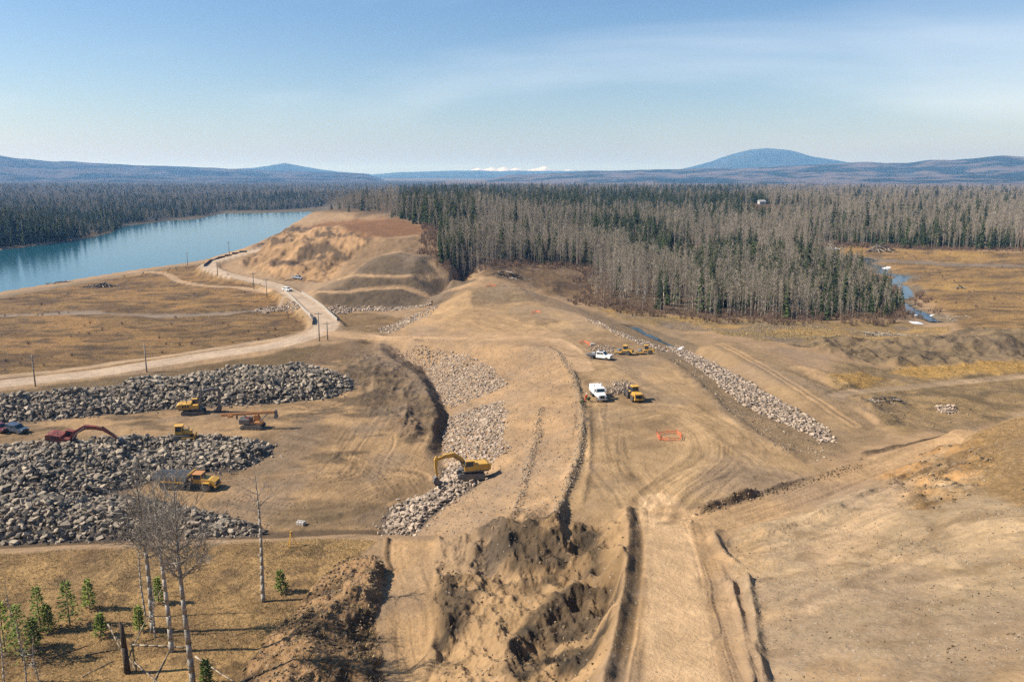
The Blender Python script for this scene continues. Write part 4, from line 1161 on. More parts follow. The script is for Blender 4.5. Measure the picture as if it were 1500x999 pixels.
def sliver(mb, p, q, w):
    """thin three sided twig"""
    p = Vector(p); q = Vector(q); d = (q - p)
    s = d.cross(Vector((random.uniform(-1, 1), random.uniform(-1, 1), random.uniform(-1, 1))))
    if s.length < 1e-6: s = Vector((1, 0, 0))
    s = s.normalized() * w; t = d.cross(s).normalized() * w
    mb.add([p + s, p - s * .5 + t * .8, p - s * .5 - t * .8, q], [(0, 1, 3), (1, 2, 3), (2, 0, 3)])
def aspen_shape(h, seed):
    random.seed(seed)
    tr = MB(); cr = MB()
    k = 5; lean = (random.uniform(-.5, .5), random.uniform(-.5, .5))
    pts = []
    for i in range(k + 1):
        t = i / k
        pts.append((lean[0] * t * t + random.uniform(-.08, .08), lean[1] * t * t + random.uniform(-.08, .08), h * t))
    r0 = h * .0062 + .045
    for i in range(k): tr.tube(pts[i], pts[i + 1], r0 * (1 - .88 * i / k), r0 * (1 - .88 * (i + 1) / k), 6)
    def on(t):
        f = t * k; i = min(k - 1, int(f)); f -= i
        return Vector(pts[i]).lerp(Vector(pts[i + 1]), f)
    nb = 54
    for i in range(nb):
        t = random.uniform(.30, .99) ** .8
        base = on(t)
        ln = h * random.uniform(.08, .19) * (1.25 - .75 * t) * (1 if t > .45 else .55)
        a = random.uniform(0, 2 * PI); up = random.uniform(.35, 1.3)
        d = Vector((math.cos(a), math.sin(a), up)).normalized()
        tip = base + d * ln
        sliver(cr, base, tip, .05)
        for j in range(8):
            s = random.uniform(.2, 1)
            b0 = base.lerp(tip, s)
            d2 = (d + Vector((random.uniform(-1, 1), random.uniform(-1, 1), random.uniform(-.4, .9)))).normalized()
            sliver(cr, b0, b0 + d2 * ln * random.uniform(.25, .55), .034)
    return tr, cr
def spruce_shape(h, seed, wide=.15, dens=1.0, bare=.06):
    random.seed(seed)
    tr = MB(); cr = MB()
    tr.tube((0, 0, 0), (0, 0, h * .5), h * .011 + .03, h * .007 + .02, 6).tube((0, 0, h * .5), (0, 0, h), h * .007 + .02, .01, 6)
    n = int(120 * dens)
    for i in range(n):
        t = bare + (1 - bare) * (i + random.random()) / n
        if random.random() < .12: continue
        rad = h * wide * (1 - t) ** .85 * random.uniform(.55, 1.15) + .12
        z = h * t; a = random.uniform(0, 2 * PI)
        dx, dy = math.cos(a), math.sin(a); nx, ny = -dy, dx
        w = rad * random.uniform(.28, .42)
        droop = rad * random.uniform(.15, .5)
        b0 = (dx * .03, dy * .03, z)
        m1 = (dx * rad * .55 + nx * w, dy * rad * .55 + ny * w, z - droop * .55)
        m2 = (dx * rad * .55 - nx * w, dy * rad * .55 - ny * w, z - droop * .6)
        tip = (dx * rad, dy * rad, z - droop * .8)
        mid = (dx * rad * .5, dy * rad * .5, z + rad * .06)
        cr.add([b0, m1, tip, m2, mid], [(0, 1, 4), (1, 2, 4), (2, 3, 4), (3, 0, 4)])
        # hanging needles under the bough
        cr.add([(dx * rad * .25, dy * rad * .25, z), (dx * rad * .95, dy * rad * .95, z - droop * .7), (dx * rad * .6, dy * rad * .6, z - droop - rad * .28)], [(0, 1, 2)])
    return tr, cr
def shrub_shape(h, seed, n=26):
    random.seed(seed); cr = MB()
    for i in range(n):
        a = random.uniform(0, 2 * PI); sp = random.uniform(.1, .75)
        b0 = Vector((random.uniform(-.3, .3), random.uniform(-.3, .3), 0)) * h * .4
        tip = b0 + Vector((math.cos(a) * sp, math.sin(a) * sp, 1)).normalized() * h * random.uniform(.5, 1.05)
        sliver(cr, b0, tip, .03)
        for j in range(4):
            p = b0.lerp(tip, random.uniform(.35, .95))
            sliver(cr, p, p + Vector((random.uniform(-1, 1), random.uniform(-1, 1), random.uniform(.2, 1))).normalized() * h * random.uniform(.15, .32), .022)
    return cr
def two(tr, cr, name, mt, mc):
    me = MB(); me.v = list(tr.v); me.f = list(tr.f); nt_ = len(tr.f); me.add(cr.v, cr.f)
    m = me.mesh(name, mt); m.materials.append(mc)
    m.polygons.foreach_set('material_index', np.array([0] * nt_ + [1] * (len(m.polygons) - nt_), np.int32))
    return m
ASP = [aspen_shape(hh, 100 + i) for i, hh in enumerate((18, 20, 16, 19, 17, 21))]
SPR = [spruce_shape(hh, 200 + i, w) for i, (hh, w) in enumerate(((21, .20), (23, .17), (18, .22), (14, .24), (25, .155)))]
BRU = [shrub_shape(hh, 300 + i) for i, hh in enumerate((2.2, 2.8, 1.8))]
ASP_T = [t.mesh('trunk', M_ASP_T, True) for t, c in ASP]; ASP_C = [c.mesh('crown', M_ASP_C) for t, c in ASP]
SPR_T = [t.mesh('trunk', M_SPR_T, True) for t, c in SPR]; SPR_C = [c.mesh('crown', M_SPR_C) for t, c in SPR]
W_ASP = [two(t, c, 'aspen_shape', M_ASP_T, M_ASP_C) for t, c in ASP]
W_SPR = [two(t, c, 'spruce_shape', M_SPR_T, M_SPR_C) for t, c in SPR]
C_ASP = proto_collection('aspen_shapes', W_ASP); C_SPR = proto_collection('spruce_shapes', W_SPR)
C_BRU = proto_collection('brush_shapes', [b.mesh('brush_shape', M_BRUSH) for b in BRU])

# ------------------------------------------------------------------ where the trees stand
def spread(x0, x1, y0, y1, spacing, seed):
    g = np.random.default_rng(seed)
    nx = int((x1 - x0) / spacing); ny = int((y1 - y0) / spacing)
    gx, gy = np.meshgrid(np.arange(nx), np.arange(ny))
    x = x0 + (gx + g.random(gx.shape)) * spacing; y = y0 + (gy + g.random(gx.shape)) * spacing
    return x.ravel(), y.ravel()
def in_view(x, y, lo=-37, hi=37):
    a = np.degrees(np.arctan2(x, y)); return (a > lo) & (a < hi)
allx, ally, kind_, alls = [], [], [], []
def plant(poly, bands, seed, conifer, thin=None, hs=1.0):
    for (r0, r1, sp) in bands:
        P = np.array(poly); x0, y0 = np.maximum(P.min(0), (-r1, 0)); x1, y1 = np.minimum(P.max(0), (r1, r1))
        if x1 <= x0 or y1 <= y0: continue
        x, y = spread(x0, x1, y0, y1, sp, seed + int(r0))
        r = np.hypot(x, y)
        m = (r >= r0) & (r < r1) & in_view(x, y)
        x, y = x[m], y[m]
        m = in_poly(x + fbm(x, y, 18, 3, seed) * 5, y + fbm(x, y, 18, 3, seed + 9) * 5, P)
        x, y = x[m], y[m]
        g = np.random.default_rng(seed + 77 + int(r0))
        p = conifer(x, y)
        con = g.random(len(x)) < p
        if thin is not None:
            k = g.random(len(x)) < thin(x, y); x, y, con = x[k], y[k], con[k]
        s = hs * (.62 + .58 * g.random(len(x)) ** .8) * (.9 + .2 * fbm(x, y, 60, 3, seed + 4))
        s = np.where(con, s * (.6 + .55 * g.random(len(x))), s)
        allx.append(x); ally.append(y); kind_.append(con); alls.append(s)
def con_main(x, y):
    r = np.hypot(x, y)
    n = fbm(x, y, 90, 3, 401); n2 = fbm(x, y, 260, 3, 403)
    u = 750 + FPX * x / (y * .98 + 10)
    p = .10 + .9 * sstep(.02, .30, n + .38 * sstep(450, 1400, r) + .5 * n2 - .10)
    p = np.where((u < 700) & (r > 420), np.maximum(p, .5), p)
    p = np.where((u < 585) & (r > 560), .06, p)
    p = np.where((r < 420), p * .45, p)
    p = np.where((r < 330) & (u > 1190), np.maximum(p, .35), p)
    p = np.where((u > 1120) & (r > 430), p * .4, p)
    return np.clip(p, .03, .9)
plant(FOREST, [(250, 470, 2.8), (470, 700, 3.9), (700, 1100, 5.8), (1100, 1800, 11), (1800, 3400, 19)], 11, con_main,
      thin=lambda x, y: .35 + .65 * sstep(-.45, .05, fbm(x, y, 45, 3, 409)), hs=.84)
def con_left(x, y): return np.clip(.62 + .9 * fbm(x, y, 120, 3, 411) - .45 * sstep(1300, 2200, np.hypot(x, y)), .12, .97)
plant(FARBANK, [(500, 1100, 5.0), (1100, 1900, 9), (1900, 3600, 17)], 23, con_left, hs=.66)
TX = np.concatenate(allx); TY = np.concatenate(ally); TK = np.concatenate(kind_); TS = np.concatenate(alls)
TZ = height(TX, TY)
_lb = (TX < -300) & (np.hypot(TX, TY) < 860)
TS = np.where(_lb, TS * (1.25 + .9 * sstep(-390, -520, TX)), TS); TK = TK | (_lb & (np.random.default_rng(8).random(len(TX)) < .9))
TS = np.where((TX < -300) & (np.hypot(TX, TY) >= 860), TS * .8, TS)
_de, _, _, _ = line_dist(TX, TY, np.array(FOREST + FOREST[:1]), 14)
TS = np.where(np.isfinite(_de), TS * (.62 + .38 * sstep(0, 12, np.minimum(_de, 14))), TS)
TS = np.where((TX > 105) & (np.hypot(TX, TY) < 345), TS * .82, TS)
keep = (TZ > RIVER_Z + .12) & ~((np.abs(TX - TY * 266 / 862) < 10) & (TY > 790) & (TY < 870))
TX, TY, TZ, TK, TS = TX[keep], TY[keep], TZ[keep], TK[keep], TS[keep]
TR_ = np.hypot(TX, TY)
gg = np.random.default_rng(5)
TROT = gg.random(len(TX)) * 2 * PI
# the nearest ones in the main wood become trees of their own
own = np.zeros(len(TX), bool)
vis = in_view(TX, TY, -33, 33)
for con in (False, True):
    c = np.nonzero((TK == con) & vis & (TX > -120))[0]
    c = c[np.argsort(TR_[c] - 25 * con * TS[c])][:300]
    own[c] = True
nA = nS = 0
for i in np.nonzero(own)[0]:
    if TK[i]:
        k = nS % len(SPR); nS += 1
        o = empty('spruce_tree', (TX[i], TY[i], TZ[i] - .15), TROT[i]); meT, meC = SPR_T[k], SPR_C[k]
        tag(o, 'dark green spruce standing among bare grey aspens at the near side of the wood', 'tree', 'spruces in the near part of the wood')
    else:
        k = nA % len(ASP); nA += 1
        o = empty('aspen_tree', (TX[i], TY[i], TZ[i] - .15), TROT[i]); meT, meC = ASP_T[k], ASP_C[k]
        tag(o, 'leafless aspen with pale thin trunk in the front rows of the wood', 'tree', 'bare aspens in the front of the wood')
    o.scale = (TS[i],) * 3
    link('trunk', meT, o); link('crown', meC, o)
for con, coll, nvar, nm, lab in ((False, C_ASP, len(ASP), 'bare_wood', 'far wood of leafless grey aspens'), (True, C_SPR, len(SPR), 'spruce_wood', 'far wood of dark green spruces')):
    m = (TK == con) & ~own
    n = m.sum()
    sc = TS[m] * np.where(TR_[m] > 1100, 1.15, 1.0)
    wide = np.where(TR_[m] > 1800, 2.0, np.where(TR_[m] > 1100, 1.5, np.where(TR_[m] > 700, 1.15, 1.0)))
    scatter(nm, np.stack([TX[m], TY[m], TZ[m] - .15], 1), np.stack([np.zeros(n), np.zeros(n), TROT[m]], 1), np.stack([sc * wide, sc * wide, sc], 1), gg.integers(0, nvar, n), coll, lab, 'wood')
print('trees', len(TX), 'aspen', (~TK).sum(), 'spruce', TK.sum())
# brush at the foot of the wood and along the creek
bx, by = spread(-60, 420, 230, 620, 2.6, 71)
d_f, _, _, _ = line_dist(bx, by, np.array(FOREST + FOREST[:1]), 30)
bn = fbm(bx, by, 14, 3, 421)
ok = (d_f < 9 + 9 * bn) & in_view(bx, by) & (height(bx, by) > -9.2) & (gg.random(len(bx)) < .85)
bx, by = bx[ok], by[ok]; n = len(bx)
s = .6 + gg.random(n) * .9
scatter('willow_brush', np.stack([bx, by, height(bx, by) - .05], 1), np.stack([np.zeros(n), np.zeros(n), gg.random(n) * 6.28], 1), np.stack([s, s, s], 1), gg.integers(0, 3, n), C_BRU, 'reddish bare willow brush along the foot of the wood', 'brush')

# ------------------------------------------------------------------ boulders
def rock_material(name, a, b_):
    m, nt, b = mat(name)
    oi = N(nt, 'ShaderNodeObjectInfo')
    n = noise_node(nt, 1.6, 6, .65)
    c = mixc(nt, oi.outputs['Random'], a, b_)
    c = mixc(nt, 1.0, c, mixc(nt, ramp(nt, n.outputs['Fac'], .3, .7), (.7, .69, .67), (1.25, 1.25, 1.24)), 'MULTIPLY')
    nt.links.new(c, b.inputs['Base Color']); b.inputs['Roughness'].default_value = .9; b.inputs['Specular IOR Level'].default_value = .25
    bp = N(nt, 'ShaderNodeBump'); bp.inputs['Strength'].default_value = .6; bp.inputs['Distance'].default_value = .08
    nt.links.new(n.outputs['Fac'], bp.inputs['Height']); nt.links.new(bp.outputs[0], b.inputs['Normal'])
    return m
M_ROCK = rock_material('stockpile_rock', (.095, .080, .062), (.36, .29, .21))
M_RIP = rock_material('riprap_rock', (.19, .145, .105), (.45, .345, .25))
M_STONE = rock_material('field_stone', (.16, .12, .08), (.31, .245, .17))
M_CLOD = rock_material('soil_clod', (.10, .07, .04), (.26, .18, .10))
def rock_mesh(name, seed, m, npt=12, flat=.72):
    g = np.random.default_rng(seed)
    bm = bmesh.new()
    ax = np.array((.5 * g.uniform(.9, 1.45), .5 * g.uniform(.75, 1.0), .5 * flat * g.uniform(.85, 1.2)))
    for i in range(npt):
        d = g.normal(size=3); d /= np.linalg.norm(d)
        d = np.sign(d) * np.abs(d) ** .8
        bm.verts.new(Vector(d * ax * g.uniform(.86, 1.08)))
    r = bmesh.ops.convex_hull(bm, input=bm.verts[:])
    for v in [v for v in bm.verts if not v.link_faces]: bm.verts.remove(v)
    bmesh.ops.recalc_face_normals(bm, faces=bm.faces[:])
    me = bpy.data.meshes.new(name); bm.to_mesh(me); bm.free(); me.materials.append(m)
    return me
ROCKS = [rock_mesh('rock', 500 + i, M_ROCK) for i in range(10)]
RIPS = [rock_mesh('rock', 520 + i, M_RIP, 14) for i in range(8)]
C_ROCK = proto_collection('rock_shapes', ROCKS); C_RIP = proto_collection('riprap_shapes', RIPS)
C_STONE = proto_collection('stone_shapes', [rock_mesh('stone', 540 + i, M_STONE, 12) for i in range(5)])
C_CLOD = proto_collection('clod_shapes', [rock_mesh('clod', 560 + i, M_CLOD, 12) for i in range(5)])
def in_area(P, spacing, seed, jit=3.0):
    P = np.asarray(P)[:, :2]
    x, y = spread(P[:, 0].min() - 2, P[:, 0].max() + 2, P[:, 1].min() - 2, P[:, 1].max() + 2, spacing, seed)
    m = in_poly(x + fbm(x, y, jit, 2, seed) * 1.2, y + fbm(x, y, jit, 2, seed + 3) * 1.2, P) & in_view(x, y, -36, 36)
    return x[m], y[m]
def rock_pile(name, label, P, spacing, smin, smax, meshes, coll, seed, own, layers=2, lift=.28, sink=.1):
    g = np.random.default_rng(seed)
    xs, ys, zs, ss = [], [], [], []
    for k in range(layers):
        x, y = in_area(P, spacing, seed + k * 7)
        s = smin + (smax - smin) * g.random(len(x)) ** 2.4
        xs.append(x); ys.append(y); ss.append(s); zs.append(height(x, y) + s * (k * lift + .12) - sink)
    x, y, z, s = map(np.concatenate, (xs, ys, zs, ss))
    n = len(x)
    rot = g.random((n, 3)) * np.array((.8, .8, 6.28)); rot[:, :2] -= .4
    scl = np.stack([s * g.uniform(.85, 1.2, n), s * g.uniform(.8, 1.1, n), s * g.uniform(.8, 1.15, n)], 1)
    kind = g.integers(0, len(meshes), n)
    c = np.array((x.mean(), y.mean())); base = (c[0], c[1], float(height(*c)))
    root = empty(name, base); tag(root, label, 'rock pile')
    loc = np.stack([x, y, z], 1) - np.array(base)
    big = np.argsort(-(s / np.hypot(x, y)) * np.where(in_view(x, y, -33, 33), 1, 0) - (z - height(x, y)) * .002)[:own]
    sel = np.zeros(n, bool); sel[big] = True
    for i in big:
        o = link('rock', meshes[kind[i]], root, tuple(loc[i])); o.rotation_euler = tuple(rot[i]); o.scale = tuple(scl[i])
    m = ~sel
    if m.any(): scatter('rock_mass', loc[m], rot[m], scl[m], kind[m], coll, None, None, root)
    return root
rock_pile('rock_pile', 'long bank of grey boulders between the gravel highway and the yard track', PILES['A'], .84, .55, 1.6, ROCKS, C_ROCK, 601, 300)
rock_pile('rock_pile', 'broad grey boulder heap behind the yellow dump truck, by the yard track', PILES['B'], .76, .5, 1.45, ROCKS, C_ROCK, 611, 300)
rock_pile('rock_pile', 'nearest grey boulder heap, at the foot of the grassy terrace', PILES['C'], .7, .5, 1.45, ROCKS, C_ROCK, 621, 300)
rock_pile('rock_pile', 'tapering heap of pale boulders below the digging excavator, at the slope toe', PILES['F'], .72, .5, 1.2, RIPS, C_RIP, 631, 300)
def riprap(label, poly, spacing, smin, smax, seed, own=0, layers=2):
    return rock_pile('riprap', label, np.array(gpoly(*poly))[:, :2], spacing, smin, smax, RIPS, C_RIP, seed, own, layers, .22, .12)
riprap('upper patch of pale riprap on the embankment slope below the access road', [(575,510),(612,508),(650,512),(690,520),(722,540),(738,556),(740,566),(705,582),(662,598),(650,588),(636,562),(620,540),(592,526)], .62, .38, .85, 641)
riprap('lower patch of pale riprap on the slope behind the digging excavator', [(735,588),(742,608),(738,640),(744,660),(715,682),(680,690),(648,680),(650,655),(652,632),(658,612),(680,604)], .64, .42, .95, 651, 200)
riprap('long strip of pale riprap down the right side of the fill pad', [(1038,527),(1106,565),(1160,596),(1200,620),(1226,644),(1205,650),(1185,638),(1140,618),(1092,597),(1062,572),(1030,546),(1005,528),(975,508),(990,505)], .66, .38, .95, 661, 150)
riprap('thin line of stones along the far right edge of the fill pad', [(860,465),(900,483),(935,497),(970,509),(985,516),(960,513),(925,500),(895,487),(858,470)], .7, .3, .8, 665)
riprap('band of stones along the left foot of the far embankment', [(553,484),(600,464),(638,446),(642,450),(606,471),(570,488)], .8, .4, .9, 671)
riprap('row of boulders at the creek edge below the gravel benches', [(474,449),(520,451),(580,450),(632,442),(632,447),(580,455),(520,456),(476,453)], .9, .5, 1.3, 681)
riprap('dark boulders around the stream mouth below the highway rails', [(372,455),(400,450),(425,440),(440,448),(436,454),(410,455),(385,460)], 1.0, .6, 1.5, 691)

for key, sd in (('A', 961), ('B', 963), ('C', 965), ('F', 967)):      # fines and strays spilling round the heaps
    P = PILES[key]; g = np.random.default_rng(sd); E = np.vstack([P, P[:1]]); q = []
    for a, b in zip(E[:-1], E[1:]):
        k = int(np.linalg.norm(b - a) * 7); t = g.random(k)[:, None]; q.append(a + (b - a) * t + g.normal(size=(k, 2)) * 1.1)
    q = np.vstack(q); q = q[in_view(q[:, 0], q[:, 1], -36, 36)]; n = len(q); s = .1 + .75 * g.random(n) ** 3
    scatter('stray_rocks', np.stack([q[:, 0], q[:, 1], height(q[:, 0], q[:, 1]) + s * .1], 1), g.random((n, 3)) * 6, np.stack([s, s * .9, s * .8], 1), g.integers(0, 8, n), C_ROCK if key != 'F' else C_RIP, 'small stray rocks spilled around ' + {'A': 'the long boulder bank', 'B': 'the broad boulder heap', 'C': 'the nearest boulder heap', 'F': 'the pale boulder heap'}[key], 'stones')
def litter(name, label, poly, spacing, smin, smax, coll, nvar, seed, keep=1.0, cat='stones', nfun=None):
    P = np.array([p[:2] for p in poly]); g = np.random.default_rng(seed)
    x, y = in_area(P, spacing, seed)
    k = g.random(len(x)) < keep * (1 if nfun is None else nfun(x, y)); x, y = x[k], y[k]; n = len(x)
    s = smin + (smax - smin) * g.random(n) ** 4
    rot = g.random((n, 3)) * np.array((1, 1, 6.28))
    scatter(name, np.stack([x, y, height(x, y) + s * .08], 1), rot, np.stack([s, s * .9, s * .85], 1), g.integers(0, nvar, n), coll, label, cat)
litter('hill_stones', 'loose pale stones strewn over the bare hillside on the right', HILL, .36, .04, .28, C_STONE, 5, 701, .75, nfun=lambda x, y: sstep(-.35, .3, fbm(x, y, 6, 3, 702)))
litter('slope_stones', 'small stones scattered over the embankment slope', SLOPE, .5, .05, .40, C_STONE, 5, 711, .75)
litter('spoil_clods', 'dark clods and stones strewn over the spoil ground', SPOIL, .5, .06, .5, C_CLOD, 5, 721, .6, nfun=lambda x, y: .15 + .85 * sstep(-.2, .3, fbm(x, y, 4, 3, 722)))
litter('berm_clods', 'brown clods on the long spoil berm', LB, .36, .08, .6, C_CLOD, 5, 731, .8)
litter('flank_stones', 'rocky rubble along the right edge of the fill pad', gpoly((958,516),(1004,543),(1065,602),(1140,656),(1190,684),(1230,668),(1180,642),(1090,602),(1030,550),(985,522)), .6, .08, .55, C_STONE, 5, 741, .6)
litter('yard_rubble', 'small rubble around the boulder heaps in the yard', YARD, 1.4, .08, .4, C_ROCK, 10, 751, .5, nfun=lambda x, y: .1 + .9 * sstep(-.1, .35, fbm(x, y, 12, 3, 752)))
litter('yard_clods', 'brown clods scattered over the yard', YARD, .8, .05, .35, C_CLOD, 5, 971, .5, nfun=lambda x, y: sstep(-.1, .3, fbm(x, y, 7, 4, 972)))
litter('pad_clods', 'brown clods scattered over the fill pad', PAD, .8, .04, .24, C_CLOD, 5, 975, .5, nfun=lambda x, y: sstep(.0, .35, fbm(x, y, 9, 4, 976)))
litter('hill_clods', 'brown clods scattered over the bare hillside', HILL, .5, .04, .34, C_CLOD, 5, 981, .5, nfun=lambda x, y: sstep(.0, .35, fbm(x, y, 5, 4, 982)))
litter('clay_clods', 'lumpy clay clods on the brow of the hillside', CLAY, .5, .1, 1.0, C_CLOD, 5, 985, .6, nfun=lambda x, y: sstep(-.1, .25, fbm(x, y, 4, 4, 986)))
litter('right_clods', 'clods and rubble on the low ground beyond the haul road', RIGHTLOW, 1.2, .1, .7, C_CLOD, 5, 991, .5, nfun=lambda x, y: sstep(-.1, .3, fbm(x, y, 9, 4, 992)))
litter('creek_gravel', 'gravel and cobbles on the creek flats', CR, 1.5, .15, .8, C_STONE, 5, 761, .5, nfun=lambda x, y: sstep(-.05, .3, fbm(x, y, 11, 3, 762)))
for ln, key, sd in (([(813,757),(831,715),(848,664),(853,613),(846,572),(837,542),(820,519)], 'windrow_stones', 771), ([(791,600),(786,640),(772,690),(752,755)], 'slope_windrow_stones', 775), ([(1020,752),(1080,734),(1150,714),(1258,683)], 'bank_clods', 781)):
    L = gl(*ln, step=.25); g = np.random.default_rng(sd); q = np.repeat(L[:, :2], 5, 0) + g.normal(size=(len(L) * 5, 2)) * .55
    n = len(q); s = .06 + .4 * g.random(n) ** 3
    scatter(key, np.stack([q[:, 0], q[:, 1], height(q[:, 0], q[:, 1]) + s * .1], 1), g.random((n, 3)) * 6, np.stack([s, s, s], 1), g.integers(0, 5, n), C_CLOD if 'clod' in key else C_STONE,
            {'windrow_stones': 'stony windrow along the left edge of the fill pad', 'slope_windrow_stones': 'line of stones down the embankment slope', 'bank_clods': 'clods along the bank beside the haul road'}[key], 'stones')
# ------------------------------------------------------------------ dry grass
M_GRASS = foliage_material('dry_grass', (.26, .185, .085), (.42, .31, .15))
def tuft(seed, n=9, h=.35):
    random.seed(seed); mb = MB()
    for i in range(n):
        a = random.uniform(0, 2 * PI); r = random.uniform(.02, .16); l = random.uniform(.1, .3)
        b0 = Vector((math.cos(a) * r, math.sin(a) * r, -.03)); tip = b0 + Vector((math.cos(a) * l, math.sin(a) * l, h * random.uniform(.5, 1)))
        s = Vector((-math.sin(a), math.cos(a), 0)) * .022
        mb.add([b0 + s, b0 - s, tip], [(0, 1, 2)])
    return mb.mesh('tuft', M_GRASS)
C_TUFT = proto_collection('tuft_shapes', [tuft(800 + i) for i in range(5)])
def grass(name, label, poly, spacing, seed, smin, smax, nfun, keep=1.0):
    P = np.array([p[:2] for p in poly]); g = np.random.default_rng(seed)
    x, y = in_area(P, spacing, seed); k = g.random(len(x)) < keep * nfun(x, y); x, y = x[k], y[k]; n = len(x)
    s = smin + (smax - smin) * g.random(n)
    scatter(name, np.stack([x, y, height(x, y)], 1), np.stack([g.normal(size=n) * .15, g.normal(size=n) * .15, g.random(n) * 6.28], 1), np.stack([s, s, s], 1), g.integers(0, 5, n), C_TUFT, label, 'grass')
grass('terrace_grass', 'dry straw grass covering the foreground terrace', TERR, .42, 811, .5, 1.1, lambda x, y: .25 + .75 * sstep(-.3, .2, fbm(x, y, 5, 3, 812)))
grass('berm_grass', 'dry weeds on the spoil berm', LB, .5, 815, .6, 1.6, lambda x, y: .5 * sstep(-.1, .2, fbm(x, y, 3, 3, 816)))
grass('flats_grass', 'tall dry grass on the flats beside the creek', CR, 1.2, 821, 1.2, 2.4, lambda x, y: sstep(-.1, .3, fbm(x, y, 13, 3, 823)))

# low bushes dotted over the river meadow and the golden flats
for key, lab, poly, sp_, sd in (('meadow_brush', 'low dark bushes dotted over the river meadow', MEADOW, 6.0, 841), ('flats_brush', 'low dark bushes dotted over the golden flats', GOLD, 7.0, 845)):
    P = np.array([p[:2] for p in poly]); g = np.random.default_rng(sd)
    x, y = in_area(P, sp_, sd); k = g.random(len(x)) < .5 * sstep(.0, .3, fbm(x, y, 25, 3, sd)); x, y = x[k], y[k]; n = len(x); s = .25 + .45 * g.random(n)
    if n: scatter(key, np.stack([x, y, height(x, y) - .03], 1), np.stack([np.zeros(n), np.zeros(n), g.random(n) * 6.28], 1), np.stack([s * 1.3, s * 1.3, s], 1), g.integers(0, 3, n), C_BRU, lab, 'brush')

# ------------------------------------------------------------------ machines and vehicles (x = forward, y = left, z = up)
DUST = (.30, .21, .12)
M_YEL = plain('machine_yellow', (.52, .28, .03), .55, 0, .15, 1.2, DUST, .8)
M_ORA = plain('machine_orange', (.42, .17, .04), .55, 0, .15, 1.2, DUST, .7)
M_RED = plain('machine_red', (.20, .035, .022), .6, 0, .15, 1.2, DUST, .5)
M_STEEL = plain('worn_steel', (.11, .105, .10), .55, .3, .2, 1.5, DUST, .5)
M_BED = plain('worn_bed_steel', (.23, .235, .24), .5, .3, .2, 1.2, (.16, .12, .08), .5)
M_BLACK = plain('black_plastic', (.02, .02, .02), .6, 0, .2, 2)
M_RUB = plain('tyre_rubber', (.028, .026, .024), .85, 0, .2, 3, DUST, .5)
M_WHITE = plain('white_paint', (.74, .73, .70), .35, 0, .04, 1, DUST, .25)
M_NAVY = plain('dark_blue_paint', (.035, .055, .085), .3, 0, .1, 1, DUST, .25)
M_MAROON = plain('dark_red_paint', (.12, .02, .02), .3, 0, .1, 1, DUST, .25)
M_SILVER = plain('silver_paint', (.45, .46, .47), .3, .4, .05, 1, DUST, .2)
M_CHROME = plain('chrome', (.6, .6, .6), .15, 1, .05, 1)
M_WOOD = bark_material('weathered_wood', (.16, .135, .11), (.30, .26, .21))
M_CONC = plain('concrete', (.42, .38, .33), .9, 0, .15, 2, DUST, .4)
M_HIVIS = plain('hi_vis_orange', (.75, .13, .04), .7, 0, .08, 3)
M_SURV = plain('survey_yellow', (.72, .36, .03), .6, 0, .1, 3)
def glass_mat():
    m, nt, b = mat('tinted_glass'); b.inputs['Base Color'].default_value = (.02, .035, .045, 1); b.inputs['Roughness'].default_value = .06; b.inputs['IOR'].default_value = 1.5
    return m
M_GLASS = glass_mat()
def lamp_mat():
    m, nt, b = mat('lamp_glass'); b.inputs['Base Color'].default_value = (.75, .72, .65, 1); b.inputs['Roughness'].default_value = .15
    return m
M_LAMP = lamp_mat()
def thing(name, label, cat, u, v, deg, group=None, dz=0.0):
    """an Empty on the ground under a photo pixel, turned and tilted to lie on the slope"""
    g = ground(u, v)
    o = empty(name, (g[0], g[1], g[2] + dz)); a = R(deg)
    fx, fy = math.cos(a), math.sin(a); e = 1.6
    hx = float(height(g[0] + fx * e, g[1] + fy * e) - height(g[0] - fx * e, g[1] - fy * e)) / (2 * e)
    hy = float(height(g[0] - fy * e, g[1] + fx * e) - height(g[0] + fy * e, g[1] - fx * e)) / (2 * e)
    F = Vector((fx, fy, np.clip(hx, -.2, .2))).normalized(); L = Vector((-fy, fx, np.clip(hy, -.2, .2)))
    U = F.cross(L).normalized(); L = U.cross(F)
    o.rotation_euler = Matrix((F, L, U)).transposed().to_euler()
    return tag(o, label, cat, group)
def wheel(parent, c, r, w, rim_m=None, name='wheel'):
    x, y, z = c
    o = empty(name, (0, 0, 0)); o.parent = parent
    t = MB().lathe([(-w / 2, r * .55), (-w / 2, r * .9), (-w * .38, r), (w * .38, r), (w / 2, r * .9), (w / 2, r * .55)], (x, y, z), (0, 1, 0), 20)
    for i in range(20):        # tread lugs
        a = 2 * PI * i / 20
        t.box((0, 0, r), (r * .16, w * .8, r * .07), Matrix.Translation((x, y, z)) @ Matrix.Rotation(a, 4, 'Y'))
    t.build('tyre', M_RUB, o, False)
    s = 1 if y > 0 else -1
    MB().lathe([(-w * .42, r * .57), (w * .30, r * .57), (w * .42, r * .5), (w * .2, r * .42), (w * .2, r * .2), (w * .36, r * .18), (w * .36, .01)], (x, y, z), (0, s, 0), 18).build('rim', rim_m or M_STEEL, o)
    return o
